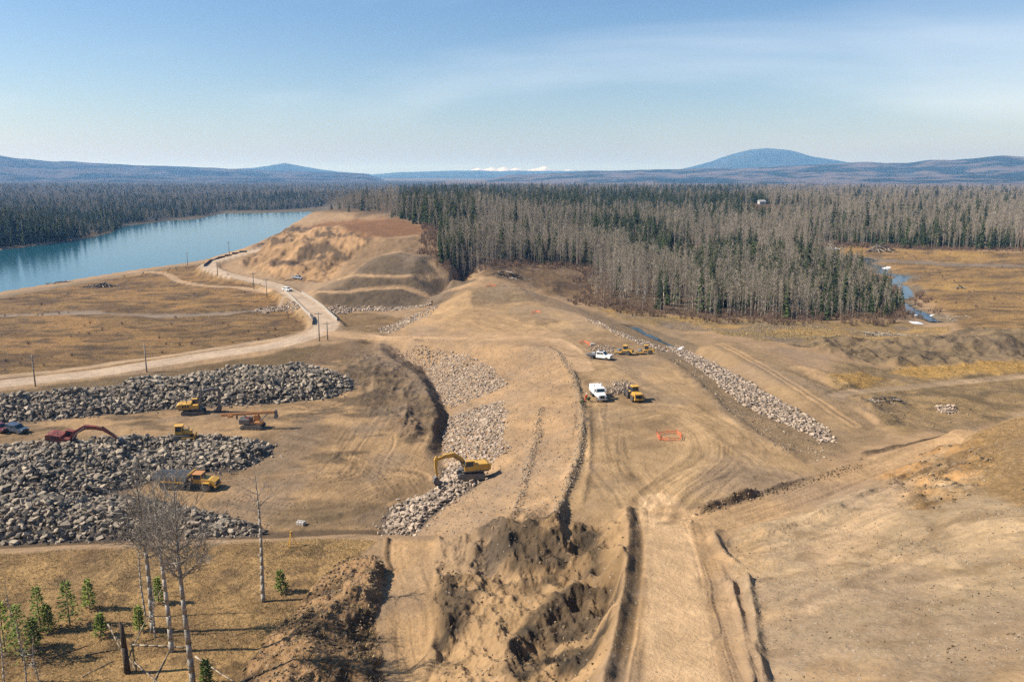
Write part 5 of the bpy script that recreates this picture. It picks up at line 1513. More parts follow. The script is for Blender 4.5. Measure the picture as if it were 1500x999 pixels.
def track(parent, cy, L, H, W, x0=0.0, m=None):
    n = 9; r = H / 2; pts = []
    for i in range(n): a = PI / 2 + PI * i / (n - 1); pts.append((x0 - L / 2 + r + r * math.cos(a), r + r * math.sin(a)))
    for i in range(n): a = -PI / 2 + PI * i / (n - 1); pts.append((x0 + L / 2 - r + r * math.cos(a), r + r * math.sin(a)))
    mb = MB().prism(pts, cy - W / 2, cy + W / 2)
    per = []
    P = pts + pts[:1]
    for (a, b) in zip(P[:-1], P[1:]):
        d = math.hypot(b[0] - a[0], b[1] - a[1]); k = max(1, int(d / .22))
        for q in range(k):
            t = (q + .5) / k; ang = math.atan2(b[1] - a[1], b[0] - a[0])
            per.append((a[0] + (b[0] - a[0]) * t, a[1] + (b[1] - a[1]) * t, ang))
    for (px, pz, ang) in per: mb.box((0, 0, 0), (.10, W * 1.02, .07), Matrix.Translation((px, cy, pz)) @ Matrix.Rotation(-ang, 4, 'Y'))
    o = mb.build('track', m or M_STEEL, parent)
    s = 1 if cy > 0 else -1
    for xx, rr in ((x0 - L / 2 + r, r * .72), (x0 + L / 2 - r, r * .72)):
        MB().tube((xx, cy + s * W * .45, r), (xx, cy + s * (W * .5 + .05), r), rr, rr * .9, 14).build('sprocket', M_STEEL, o)
    for k in range(4):
        xx = x0 - L / 2 + r + (L - 2 * r) * (k + 1) / 5
        MB().tube((xx, cy + s * W * .45, r * .55), (xx, cy + s * (W * .5 + .04), r * .55), r * .36, r * .3, 10).build('roller', M_STEEL, o)
    return o
def link_arm(pts, w, y0, y1, M=None):
    """a plate boom following a line of (x,z,depth) in the xz plane"""
    mb = MB(); up = []; dn = []
    for i, (x, z, d) in enumerate(pts):
        a = pts[max(0, i - 1)]; b = pts[min(len(pts) - 1, i + 1)]
        tx, tz = b[0] - a[0], b[1] - a[1]; l = math.hypot(tx, tz); nx, nz_ = -tz / l, tx / l
        up.append((x + nx * d / 2, z + nz_ * d / 2)); dn.append((x - nx * d / 2, z - nz_ * d / 2))
    mb.prism(up + dn[::-1], y0, y1)
    return mb
def bucket(parent, px, pz, ang, w, m, size=1.0):
    """digging bucket hung at a pin, opening towards the machine"""
    s = size
    prof = [(0, .15), (.55, .1), (1.05, -.35), (1.15, -.95), (.8, -1.35), (.1, -1.5), (-.1, -1.35), (.55, -1.15), (.85, -.85), (.8, -.4), (.45, -.12), (0, -.1)]
    M = Matrix.Translation((px, 0, pz)) @ Matrix.Rotation(ang, 4, 'Y')
    mb = MB().prism([(a * s, b * s) for a, b in prof], -w / 2, w / 2, M)
    for sy in (-w / 2, w / 2 - .05): mb.prism([(a * s, b * s) for a, b in [(0, .1), (.55, .1), (1.05, -.35), (1.15, -.95), (.8, -1.35), (.1, -1.4)]], sy, sy + .05, M)
    o = mb.build('bucket', m, parent)
    for k in range(5):
        y = -w / 2 + w * (k + .5) / 5
        MB().box((-.1 * s, y, -1.5 * s), (.12, .12, .28), M, .5).build('tooth', M_STEEL, o)
    return o
def excavator(name, label, u, v, deg, house_deg, boom, stick, bk_ang, body_m, boom_m, s=1.0, dz=0.0, tilt=None):
    """boom: list of (x,z,depth); stick: list; both in the house's xz plane"""
    t = thing(name, label, 'excavator', u, v, deg, dz=dz)
    t.scale = (s, s, s)
    for sy in (-1, 1): track(t, sy * 1.25, 4.7, .95, .6)
    MB().box((0, 0, .75), (2.2, 2.0, .5), bev=.06).box((1.0, 0, .6), (.6, 2.1, .3)).box((-1.0, 0, .6), (.6, 2.1, .3)).tube((0, 0, .9), (0, 0, 1.2), .85, .85, 18).build('undercarriage', M_STEEL, t)
    h = empty('house', (0, 0, 1.2)); h.parent = t; h.rotation_euler = (0, 0, R(house_deg - deg))
    MB().box((-.55, 0, .12), (4.6, 2.7, .24), bev=.04).build('deck', M_STEEL, h)
    MB().box((-1.5, 0, .80), (2.5, 2.72, 1.15), bev=.12).box((.4, -.85, .65), (1.5, 1.0, .85), bev=.08).build('engine_cover', body_m, h)
    MB().prism([(-2.75, .15), (-3.15, .3), (-3.2, 1.1), (-2.75, 1.3)], -1.35, 1.35).build('counterweight', body_m, h)
    MB().prism([(-.35, .24), (1.3, .24), (1.45, .9), (1.15, 1.95), (-.35, 1.95)], .38, 1.36).build('cab', body_m, h)
    MB().prism([(-.1, 1.0), (1.32, 1.0), (1.10, 1.78), (-.1, 1.78)], 1.352, 1.372).prism([(-.1, 1.0), (1.32, 1.0), (1.10, 1.78), (-.1, 1.78)], .366, .378).build('window', M_GLASS, h)
    MB().add([(1.45, .45, .92), (1.45, 1.29, .92), (1.19, 1.29, 1.86), (1.19, .45, 1.86), (1.47, .45, .92), (1.47, 1.29, .92), (1.21, 1.29, 1.86), (1.21, .45, 1.86)], [(0, 3, 2, 1), (4, 5, 6, 7), (0, 1, 5, 4), (2, 3, 7, 6), (1, 2, 6, 5), (0, 4, 7, 3)]).build('windscreen', M_GLASS, h)
    MB().tube((-1.2, -.7, 1.35), (-1.2, -.7, 1.95), .09, .09, 8).build('exhaust', M_STEEL, h)
    for k in range(3): MB().box((-1.9 + k * .5, -1.37, .85), (.3, .03, .6)).build('grille', M_BLACK, h)
    rail = MB()
    for (a, b) in (((-2.6, -1.3, 1.38), (-2.6, -1.3, 1.9)), ((-.4, -1.3, 1.38), (-.4, -1.3, 1.9)), ((-2.6, -1.3, 1.9), (-.4, -1.3, 1.9)), ((-2.6, 1.3, 1.38), (-2.6, 1.3, 1.8)), ((-2.6, -1.3, 1.7), (-2.6, 1.3, 1.8))): rail.tube(a, b, .025, .025, 6)
    rail.build('hand_rail', M_STEEL, h)
    link_arm(boom, .5, -.32, .28).build('boom', boom_m, h)
    link_arm(stick, .4, -.24, .2).build('stick', boom_m, h)
    b0, b1, bn = boom[0], boom[len(boom) // 2], boom[-1]
    for sy in (-.45, .4): MB().tube((b0[0] + .55, sy, b0[1] - .35), ((b0[0] + b1[0]) / 2, sy, (b0[1] + b1[1]) / 2), .09, .09, 8).tube(((b0[0] + b1[0]) / 2, sy, (b0[1] + b1[1]) / 2), (b1[0], sy, b1[1]), .05, .05, 8).build('hydraulic_ram', M_STEEL, h)
    MB().tube((b1[0], 0, b1[1] + .35), (stick[0][0], 0, stick[0][1] + .05), .08, .06, 8).build('hydraulic_ram', M_STEEL, h)
    MB().tube((stick[0][0] + .2, 0, stick[0][1]), (stick[-1][0] + .25, 0, stick[-1][1] + .5), .06, .05, 8).build('hydraulic_ram', M_STEEL, h)
    bucket(h, stick[-1][0], stick[-1][1], bk_ang, 1.25, M_STEEL, 1.0)
    return t
BOOM_DIG = [(.7, .75, .55), (1.7, 2.0, .75), (3.1, 2.9, .85), (4.6, 2.75, .6), (6.0, 2.25, .42)]
STICK_DIG = [(5.85, 2.75, .5), (6.05, 2.2, .62), (6.05, .9, .42), (5.9, -.6, .3)]
excavator('excavator', 'yellow tracked excavator digging among pale boulders at the embankment toe', 690, 701, 188, 196, BOOM_DIG, STICK_DIG, R(35), M_YEL, M_YEL, 1.0, .35)
BOOM_HI = [(.7, .75, .55), (1.3, 2.2, .75), (2.2, 3.6, .85), (3.8, 4.1, .6), (5.3, 3.9, .42)]
STICK_HI = [(5.1, 4.4, .5), (5.4, 3.8, .62), (5.35, 2.2, .42), (5.1, .5, .3)]
excavator('excavator', 'excavator with yellow body and dark boom facing the long boulder bank', 284, 606, 12, 14, BOOM_HI, STICK_HI, R(35), M_YEL, M_STEEL, 1.05)
BOOM_RED = [(.7, .75, .55), (1.8, 2.2, .75), (3.4, 3.5, .85), (5.2, 3.7, .65), (6.6, 3.6, .45)]
STICK_RED = [(6.3, 3.95, .5), (6.9, 3.55, .6), (8.2, 2.9, .42), (9.4, 2.1, .3)]
excavator('excavator', 'red excavator with arched boom, half hidden behind the boulder heap', 95, 650, 4, 4, BOOM_RED, STICK_RED, R(-10), M_RED, M_RED, 1.0, -.6)

def dump_truck():
    t = thing('dump_truck', 'yellow articulated dump truck with long grey bed beside the boulder heap', 'dump truck', 275, 714, -4); t.scale = (.98, .98, .84)
    MB().box((.2, 0, 1.15), (8.6, .9, .5), bev=.06).box((-2.6, 0, 1.2), (3.6, 1.2, .4)).build('chassis', M_STEEL, t)
    # bed: tapering steel tub with sloped tail
    outer = [(-5.9, 2.55), (-4.7, 1.6), (-.2, 1.55), (.35, 2.0), (.6, 3.2), (-5.2, 2.95)]
    mb = MB()
    for sy in (-1.5, 1.42): mb.prism(outer, sy, sy + .08)
    mb.prism([(-5.9, 2.5), (-4.7, 1.55), (-.2, 1.5), (.4, 1.95), (.62, 3.2), (.52, 3.2), (.3, 2.05), (-.25, 1.62), (-4.65, 1.68), (-5.82, 2.6)], -1.5, 1.5)
    b = mb.build('dump_bed', M_BED, t)
    for k in range(5): MB().box((-4.3 + k * .95, 0, 2.2), (.12, 3.1, 1.1)).build('rib', M_BED, b) if False else MB().box((-4.3 + k * .95, -1.53, 2.2), (.14, .08, 1.1)).box((-4.3 + k * .95, 1.53, 2.2), (.14, .08, 1.1)).build('rib', M_YEL, b)
    MB().prism([(.55, 3.0), (.75, 3.0), (1.0, 3.55), (.8, 3.6)], -1.45, 1.45).build('head_board', M_YEL, b)
    MB().box((-2.2, -1.56, 1.75), (4.6, .06, .32)).box((-2.2, 1.56, 1.75), (4.6, .06, .32)).build('side_skirt', M_YEL, t)
    # tractor unit
    MB().prism([(3.0, 1.2), (5.35, 1.2), (5.6, 1.5), (5.5, 2.1), (4.6, 2.45), (3.0, 2.5)], -1.05, 1.05).build('hood', M_YEL, t)
    MB().box((5.6, 0, 1.55), (.08, 1.3, .6)).build('grille', M_BLACK, t)
    MB().box((5.55, 0, 1.05), (.4, 2.5, .3), bev=.05).build('bumper', M_YEL, t)
    for sy in (-.9, .9): MB().box((5.6, sy, 1.85), (.1, .28, .2)).build('headlight', M_LAMP, t)
    MB().prism([(1.4, 1.5), (3.0, 1.5), (3.15, 2.4), (2.85, 3.35), (1.4, 3.35)], -.85, .85).build('cab', M_YEL, t)
    MB().box((2.15, 0, 3.42), (1.75, 1.9, .14), bev=.05).build('cab_roof', M_ORA, t)
    for sy in (-.86, .86): MB().prism([(1.55, 2.4), (2.95, 2.4), (2.75, 3.25), (1.55, 3.25)], sy - .015, sy + .015).build('window', M_GLASS, t)
    MB().add([(3.17, -.72, 2.42), (3.17, .72, 2.42), (2.9, .72, 3.28), (2.9, -.72, 3.28), (3.13, -.72, 2.42), (3.13, .72, 2.42), (2.86, .72, 3.28), (2.86, -.72, 3.28)], [(0, 1, 2, 3), (7, 6, 5, 4), (0, 4, 5, 1), (3, 2, 6, 7), (0, 3, 7, 4), (1, 5, 6, 2)]).build('windscreen', M_GLASS, t)
    MB().box((1.05, 0, 1.35), (.9, 1.0, .7), bev=.08).build('hitch', M_STEEL, t)
    MB().tube((1.25, -.95, 1.6), (1.25, -.95, 3.5), .1, .1, 10).build('exhaust', M_STEEL, t)
    for sy in (-1.3, 1.3): MB().prism([(3.2, 1.75), (3.35, 1.95), (4.6, 1.95), (4.85, 1.6), (4.75, 1.55), (4.5, 1.85), (3.4, 1.85)], sy - .3, sy + .3).build('fender', M_YEL, t)
    for x in (4.0, -1.7, -3.6):
        for sy in (-1, 1): wheel(t, (x, sy * 1.22, .88), .88, .7, M_YEL)
dump_truck()

def drill_rig():
    t = thing('drill_rig', 'tracked drill rig with long orange mast lying level, on the yard track', 'drill rig', 371, 627, -2)
    for sy in (-1, 1): track(t, sy * 1.15, 4.6, .95, .55)
    MB().box((0, 0, .8), (3.2, 1.8, .6), bev=.06).build('undercarriage', M_STEEL, t)
    MB().box((-1.4, 0, 1.75), (2.4, 2.4, 1.2), bev=.15).build('engine_cover', M_STEEL, t)
    MB().box((-.9, -.4, 2.45), (.9, .9, .25), bev=.05).build('hatch', M_RED, t)
    MB().prism([(.2, 1.2), (1.2, 1.2), (1.35, 2.0), (1.1, 2.75), (.2, 2.75)], .25, 1.2).build('cab', M_ORA, t)
    MB().prism([(.35, 2.0), (1.25, 2.0), (1.08, 2.62), (.35, 2.62)], 1.2, 1.225).build('window', M_GLASS, t)
    MB().box((.6, -.3, 1.35), (3.4, 1.3, .5), bev=.06).build('deck', M_ORA, t)
    # mast: lattice of two chords with cross members, slightly raised to the front
    A = Vector((-6.8, -.3, 3.0)); B = Vector((5.1, -.3, 3.75)); mm = MB()
    mast = MB().box((0, 0, 0), ((B - A).length, .16, .12), Matrix.Translation((A + B) / 2 + Vector((0, .26, .18))) @ Matrix.Rotation(-math.atan2(.75, 11.9), 4, 'Y'))
    for dy, dz in ((-.26, .18), (.26, -.22), (-.26, -.22)): mast.box((0, 0, 0), ((B - A).length, .16, .12), Matrix.Translation((A + B) / 2 + Vector((0, dy, dz))) @ Matrix.Rotation(-math.atan2(.75, 11.9), 4, 'Y'))
    for k in range(22):
        p = A.lerp(B, (k + .5) / 22); q = A.lerp(B, (k + 1.4) / 22)
        for dy in (-.26, .26): mast.tube(p + Vector((0, dy, .18)), q + Vector((0, dy, -.22)), .05, .05, 5)
    mo = mast.build('mast', M_ORA, t)
    MB().box((-4.6, -.3, 2.75), (1.1, .7, .6), bev=.08).build('rotary_head', M_ORA, mo)
    MB().box((-3.2, -.3, 2.7), (.3, .4, .9), bev=.04).tube((-3.2, -.3, 2.3), (-3.2, -.3, 1.9), .12, .1, 8).build('clamp', M_STEEL, mo)
    MB().box((5.25, -.3, 3.3), (.55, .6, 1.7), bev=.08).tube((5.25, -.7, 2.7), (5.25, .1, 2.7), .4, .4, 12).build('mast_foot', M_STEEL, mo)
    for sy in (-.75, .15):
        MB().tube((1.6, sy, 1.5), (3.6, sy, 3.5), .14, .12, 8).build('strut', M_STEEL, t)
        MB().tube((2.2, sy, 1.4), (1.0, sy, 3.2), .12, .1, 8).build('strut', M_ORA, t)
    MB().tube((-1.2, -.3, 2.4), (-1.6, -.3, 3.1), .15, .12, 8).build('mast_rest', M_STEEL, t)
drill_rig()

def bulldozer():
    t = thing('bulldozer', 'small yellow bulldozer with boxy cab on the yard track, behind the boulders', 'bulldozer', 268, 643, 10)
    for sy in (-1, 1): track(t, sy * 1.0, 3.4, 1.0, .55)
    MB().box((-.1, 0, .8), (3.0, 1.5, .7), bev=.06).build('frame', M_STEEL, t)
    MB().box((1.0, 0, 1.5), (1.7, 1.1, .9), bev=.1).build('hood', M_YEL, t)
    MB().box((-.6, 0, 1.95), (1.5, 1.55, 1.7), taper=.9, bev=.06).build('cab', M_YEL, t)
    MB().box((-.6, 0, 2.88), (1.7, 1.7, .12), bev=.04).build('cab_roof', M_YEL, t)
    for sy in (-.77, .77): MB().box((-.6, sy * .96, 2.2), (1.1, .04, .9)).build('window', M_GLASS, t)
    MB().box((.16, 0, 2.2), (.04, 1.2, .9)).build('windscreen', M_GLASS, t)
    MB().prism([(2.35, .1), (2.5, .2), (2.42, .75), (2.6, 1.3), (2.5, 1.3), (2.28, .75)], -1.55, 1.55).build('blade', M_YEL, t)
    for sy in (-1.35, 1.35): MB().box((1.2, sy, .55), (2.4, .14, .2)).build('push_arm', M_YEL, t)
    MB().tube((1.2, .2, 1.9), (1.2, .2, 2.5), .06, .06, 8).build('exhaust', M_STEEL, t)
bulldozer()

def wheel_loader():
    t = thing('wheel_loader', 'yellow wheel loader seen from its rear grille, on the fill pad beside the white truck', 'wheel loader', 929, 585, 102); t.scale = (.86, .86, .86)
    MB().box((-.2, 0, .95), (5.6, .9, .6), bev=.06).build('chassis', M_STEEL, t)
    MB().prism([(-3.1, .9), (-3.0, 1.9), (-2.7, 2.15), (-.7, 2.2), (-.7, 1.0)], -.95, .95).build('hood', M_YEL, t)
    MB().box((-3.1, 0, 1.5), (.1, 1.5, .95)).build('grille', M_BLACK, t)
    MB().box((-3.05, 0, .82), (.5, 2.3, .4), bev=.08).build('counterweight', M_YEL, t)
    MB().box((-.1, 0, 2.45), (1.4, 1.5, 1.65), taper=.92, bev=.05).build('cab', M_BLACK, t)
    MB().box((-.1, 0, 3.34), (1.75, 1.85, .2), bev=.07).build('cab_roof', M_YEL, t)
    for a, b in (((-.1, .74, 2.6), (1.1, .04, 1.0)), ((-.1, -.74, 2.6), (1.1, .04, 1.0)), ((-.8, 0, 2.6), (.04, 1.2, 1.0)), ((.62, 0, 2.6), (.04, 1.2, 1.1))): MB().box(a, b).build('window', M_GLASS, t)
    for sy in (-.95, .95): MB().box((-3.1, sy, 1.95), (.1, .25, .18)).build('tail_light', M_RED, t)
    for x in (1.6, -1.7):
        for sy in (-1, 1):
            wheel(t, (x, sy * 1.08, .85), .85, .6, M_YEL)
    for sy in (-1.08, 1.08): MB().prism([(-2.6, 1.5), (-2.4, 1.85), (-1.1, 1.85), (-.8, 1.5), (-.9, 1.45), (-1.2, 1.76), (-2.35, 1.76), (-2.5, 1.45)], sy - .33, sy + .33).build('fender', M_YEL, t)
    for sy in (-.55, .55): link_arm([(1.0, 1.9, .35), (2.4, 1.4, .4), (3.3, .6, .3)], .3, sy - .1, sy + .1).build('lift_arm', M_YEL, t)
    MB().prism([(3.2, .15), (4.3, .1), (4.35, .2), (3.5, .35), (3.3, .8), (3.7, 1.35), (3.6, 1.42), (3.15, .9)], -1.4, 1.4).build('bucket', M_STEEL, t)
    MB().tube((-1.6, -.5, 2.2), (-1.6, -.5, 2.9), .07, .07, 8).build('exhaust', M_STEEL, t)
wheel_loader()

def compactor(label, u, v, deg):
    t = thing('soil_compactor', label, 'roller', u, v, deg, 'yellow rollers parked at the pad edge'); t.scale = (.80, .80, .86)
    MB().lathe([(-1.05, .05), (-1.05, .72), (-1.0, .75), (1.0, .75), (1.05, .72), (1.05, .05)], (1.7, 0, .75), (0, 1, 0), 26).build('drum', M_BED, t)
    mb = MB()
    for sy in (-1.2, 1.2): mb.box((1.55, sy, .8), (2.2, .16, .4), bev=.03)
    mb.box((2.7, 0, .8), (.2, 2.5, .4)).box((.5, 0, .85), (.25, 2.5, .5)).build('drum_frame', M_YEL, t)
    MB().box((-.2, 0, .9), (1.1, .8, .5), bev=.05).build('hitch', M_STEEL, t)
    MB().prism([(-3.0, .8), (-2.95, 1.5), (-2.5, 1.75), (-1.1, 1.85), (-1.1, .8)], -.8, .8).build('hood', M_YEL, t)
    MB().box((-3.0, 0, 1.15), (.08, 1.2, .55)).build('grille', M_BLACK, t)
    MB().box((-.5, 0, 1.9), (1.2, 1.5, 1.6), taper=.93, bev=.05).build('cab', M_YEL, t)
    for a, b in (((-.5, .75, 2.15), (.95, .05, .85)), ((-.5, -.75, 2.15), (.95, .05, .85)), ((-1.1, 0, 2.2), (.06, 1.15, .75)), ((.1, 0, 2.15), (.06, 1.15, .95))): MB().box(a, b).build('window', M_GLASS, t)
    MB().box((-.5, 0, 2.76), (1.5, 1.7, .13), bev=.05).build('cab_roof', M_YEL, t)
    for sy in (-1, 1): wheel(t, (-1.7, sy * .95, .72), .72, .52, M_YEL)
    MB().tube((-1.9, .4, 1.8), (-1.9, .4, 2.3), .05, .05, 8).build('exhaust', M_STEEL, t)
compactor('yellow roller with its drum towards the stone heap, beside the white pickup', 914, 519, 152)
compactor('yellow roller nearest the creek pool, at the pad\'s right edge', 945, 519, 166)

def white_truck():
    t = thing('truck', 'white conventional truck facing the camera on the fill pad, near the worker', 'truck', 877, 584, -80); t.scale = (.82, .84, .88)
    MB().box((-.6, 0, .85), (7.4, .9, .3)).build('chassis', M_STEEL, t)
    MB().prism([(1.6, 1.0), (3.1, .95), (3.15, 1.6), (3.0, 1.8), (1.6, 2.05)], -.9, .9).build('hood', M_WHITE, t)
    MB().box((3.15, 0, 1.3), (.08, 1.05, .65)).build('grille', M_BLACK, t)
    MB().box((3.2, 0, .75), (.25, 2.4, .35), bev=.05).build('bumper', M_SILVER, t)
    for sy in (-.95, .95):
        MB().prism([(1.7, 1.1), (1.85, 1.45), (2.8, 1.45), (3.05, 1.2), (2.95, 1.15), (2.7, 1.36), (1.95, 1.36), (1.8, 1.1)], sy - .25, sy + .25).build('fender', M_WHITE, t)
        MB().box((3.08, sy, 1.5), (.1, .3, .2)).build('headlight', M_LAMP, t)
    MB().prism([(-.1, 1.0), (1.6, 1.0), (1.65, 2.0), (1.35, 2.85), (-.1, 2.9)], -1.1, 1.1).build('cab', M_WHITE, t)
    MB().add([(1.67, -.95, 2.05), (1.67, .95, 2.05), (1.39, .9, 2.76), (1.39, -.9, 2.76), (1.63, -.95, 2.05), (1.63, .95, 2.05), (1.35, .9, 2.76), (1.35, -.9, 2.76)], [(0, 1, 2, 3), (7, 6, 5, 4), (0, 4, 5, 1), (3, 2, 6, 7), (0, 3, 7, 4), (1, 5, 6, 2)]).build('windscreen', M_GLASS, t)
    for sy in (-1.1, 1.1): MB().prism([(.35, 2.0), (1.5, 2.0), (1.28, 2.65), (.35, 2.65)], sy - .015, sy + .015).build('window', M_GLASS, t)
    for sy in (-1.45, 1.45): MB().box((1.5, sy, 2.3), (.1, .22, .5)).tube((1.5, sy * .76, 2.4), (1.5, sy, 2.4), .025, .025, 6).build('mirror', M_WHITE, t)
    MB().box((-2.5, 0, 1.75), (4.2, 2.4, 1.5), bev=.08).build('service_body', M_WHITE, t)
    for k in range(3):
        for sy in (-1.21, 1.21): MB().box((-3.8 + k * 1.3, sy, 1.75), (1.1, .03, 1.1)).build('locker_door', M_WHITE, t)
    MB().tube((-.35, -.95, 1.2), (-.35, -.95, 3.4), .11, .11, 10).build('exhaust', M_CHROME, t)
    MB().box((-.35, .6, 3.3), (.5, .5, .5), bev=.06).build('roof_box', M_WHITE, t)
    for x, ys in ((2.35, (1.0,)), (-2.2, (1.0, .62)), (-3.5, (1.0, .62))):
        for yy in ys:
            for sy in (-1, 1): wheel(t, (x, sy * yy, .52), .52, .3, M_SILVER)
white_truck()

def car(name, label, cat, u, v, deg, paint_m, kind='pickup', s=1.0, group=None):
    t = thing(name, label, cat, u, v, deg, group); t.scale = (s, s, s)
    if kind == 'suv':
        MB().prism([(-2.3, .45), (2.25, .45), (2.35, .7), (2.25, 1.0), (1.1, 1.1), (-2.3, 1.12)], -.92, .92).build('body', paint_m, t)
        MB().prism([(-2.25, 1.1), (1.15, 1.1), (.45, 1.68), (-1.95, 1.74)], -.82, .82).build('cabin', paint_m, t)
        MB().prism([(-2.05, 1.16), (.9, 1.16), (.38, 1.6), (-1.85, 1.64)], -.835, .835).build('side_window', M_GLASS, t)
        MB().add([(1.12, -.7, 1.14), (1.12, .7, 1.14), (.52, .68, 1.64), (.52, -.68, 1.64), (1.17, -.7, 1.16), (1.17, .7, 1.16), (.57, .68, 1.66), (.57, -.68, 1.66)], [(0, 3, 2, 1), (4, 5, 6, 7), (0, 1, 5, 4), (2, 3, 7, 6), (1, 2, 6, 5), (0, 4, 7, 3)]).build('windscreen', M_GLASS, t)
    else:
        MB().prism([(-.9, .5), (2.6, .5), (2.7, .75), (2.6, 1.12), (1.3, 1.22), (-.9, 1.22)], -.95, .95).build('body', paint_m, t)
        MB().prism([(-.9, 1.2), (1.4, 1.2), (.75, 1.88), (-.8, 1.92)], -.86, .86).build('cab', paint_m, t)
        for x0, x1 in ((-.7, .12), (.2, 1.1)): MB().prism([(x0, 1.28), (x1, 1.28), (min(x1, .72) - (.0 if x1 < .5 else .05), 1.76), (x0, 1.76)], -.875, .875).build('side_window', M_GLASS, t)
        MB().add([(1.37, -.74, 1.25), (1.37, .74, 1.25), (.82, .72, 1.84), (.82, -.72, 1.84), (1.42, -.74, 1.27), (1.42, .74, 1.27), (.87, .72, 1.86), (.87, -.72, 1.86)], [(0, 3, 2, 1), (4, 5, 6, 7), (0, 1, 5, 4), (2, 3, 7, 6), (1, 2, 6, 5), (0, 4, 7, 3)]).build('windscreen', M_GLASS, t)
        if kind == 'flatbed':
            MB().box((-2.2, 0, .98), (2.5, 2.1, .14), bev=.02).build('flat_deck', M_STEEL, t)
            MB().box((-1.0, 0, 1.45), (.08, 1.9, .85)).build('head_rack', M_STEEL, t)
            MB().box((-2.0, .9, 1.2), (1.2, .3, .35), bev=.03).build('tool_box', M_SILVER, t)
            MB().box((-1.4, 0, .65), (4.0, .8, .25)).build('chassis', M_STEEL, t)
        else:
            mb = MB().box((-1.9, 0, .62), (2.1, 1.8, .14))
            for sy in (-.92, .92): mb.box((-1.9, sy, .95), (2.1, .08, .7))
            mb.box((-2.92, 0, .95), (.08, 1.9, .7)).build('cargo_bed', paint_m, t)
        MB().box((0, 0, 1.98), (.9, .7, .1), bev=.02).build('light_bar', M_BLACK, t) if kind == 'flatbed' else None
    MB().box((2.66 if kind != 'suv' else 2.33, 0, .8), (.06, 1.2, .3)).build('grille', M_BLACK, t)
    xf, xr = (1.75, -1.95) if kind != 'suv' else (1.45, -1.5)
    for sy in (-.72, .72): MB().box(((2.67 if kind != 'suv' else 2.32), sy, .92), (.07, .3, .16)).build('headlight', M_LAMP, t)
    for x in (xf, xr):
        for sy in (-1, 1): wheel(t, (x, sy * .84, .4), .4, .27, M_SILVER)
    return t
car('pickup_truck', 'white crew cab flatbed pickup parked by the two yellow rollers', 'pickup', 880, 526, -28, M_WHITE, 'flatbed', 1.05)
car('parked_car', 'dark blue car at the left edge of the yard', 'car', 25, 633, -20, M_NAVY, 'suv', 1.05)
car('parked_car', 'dark red car cut by the left picture edge, next to the blue one', 'car', 0, 632, -28, M_MAROON, 'suv', 1.05)
car('car', 'small white car driving on the highway bend', 'car', 421, 426.5, -38, M_WHITE, 'suv')
car('pickup_truck', 'silver pickup parked at the foot of the bluff', 'pickup', 436, 409, -20, M_SILVER, 'pickup')

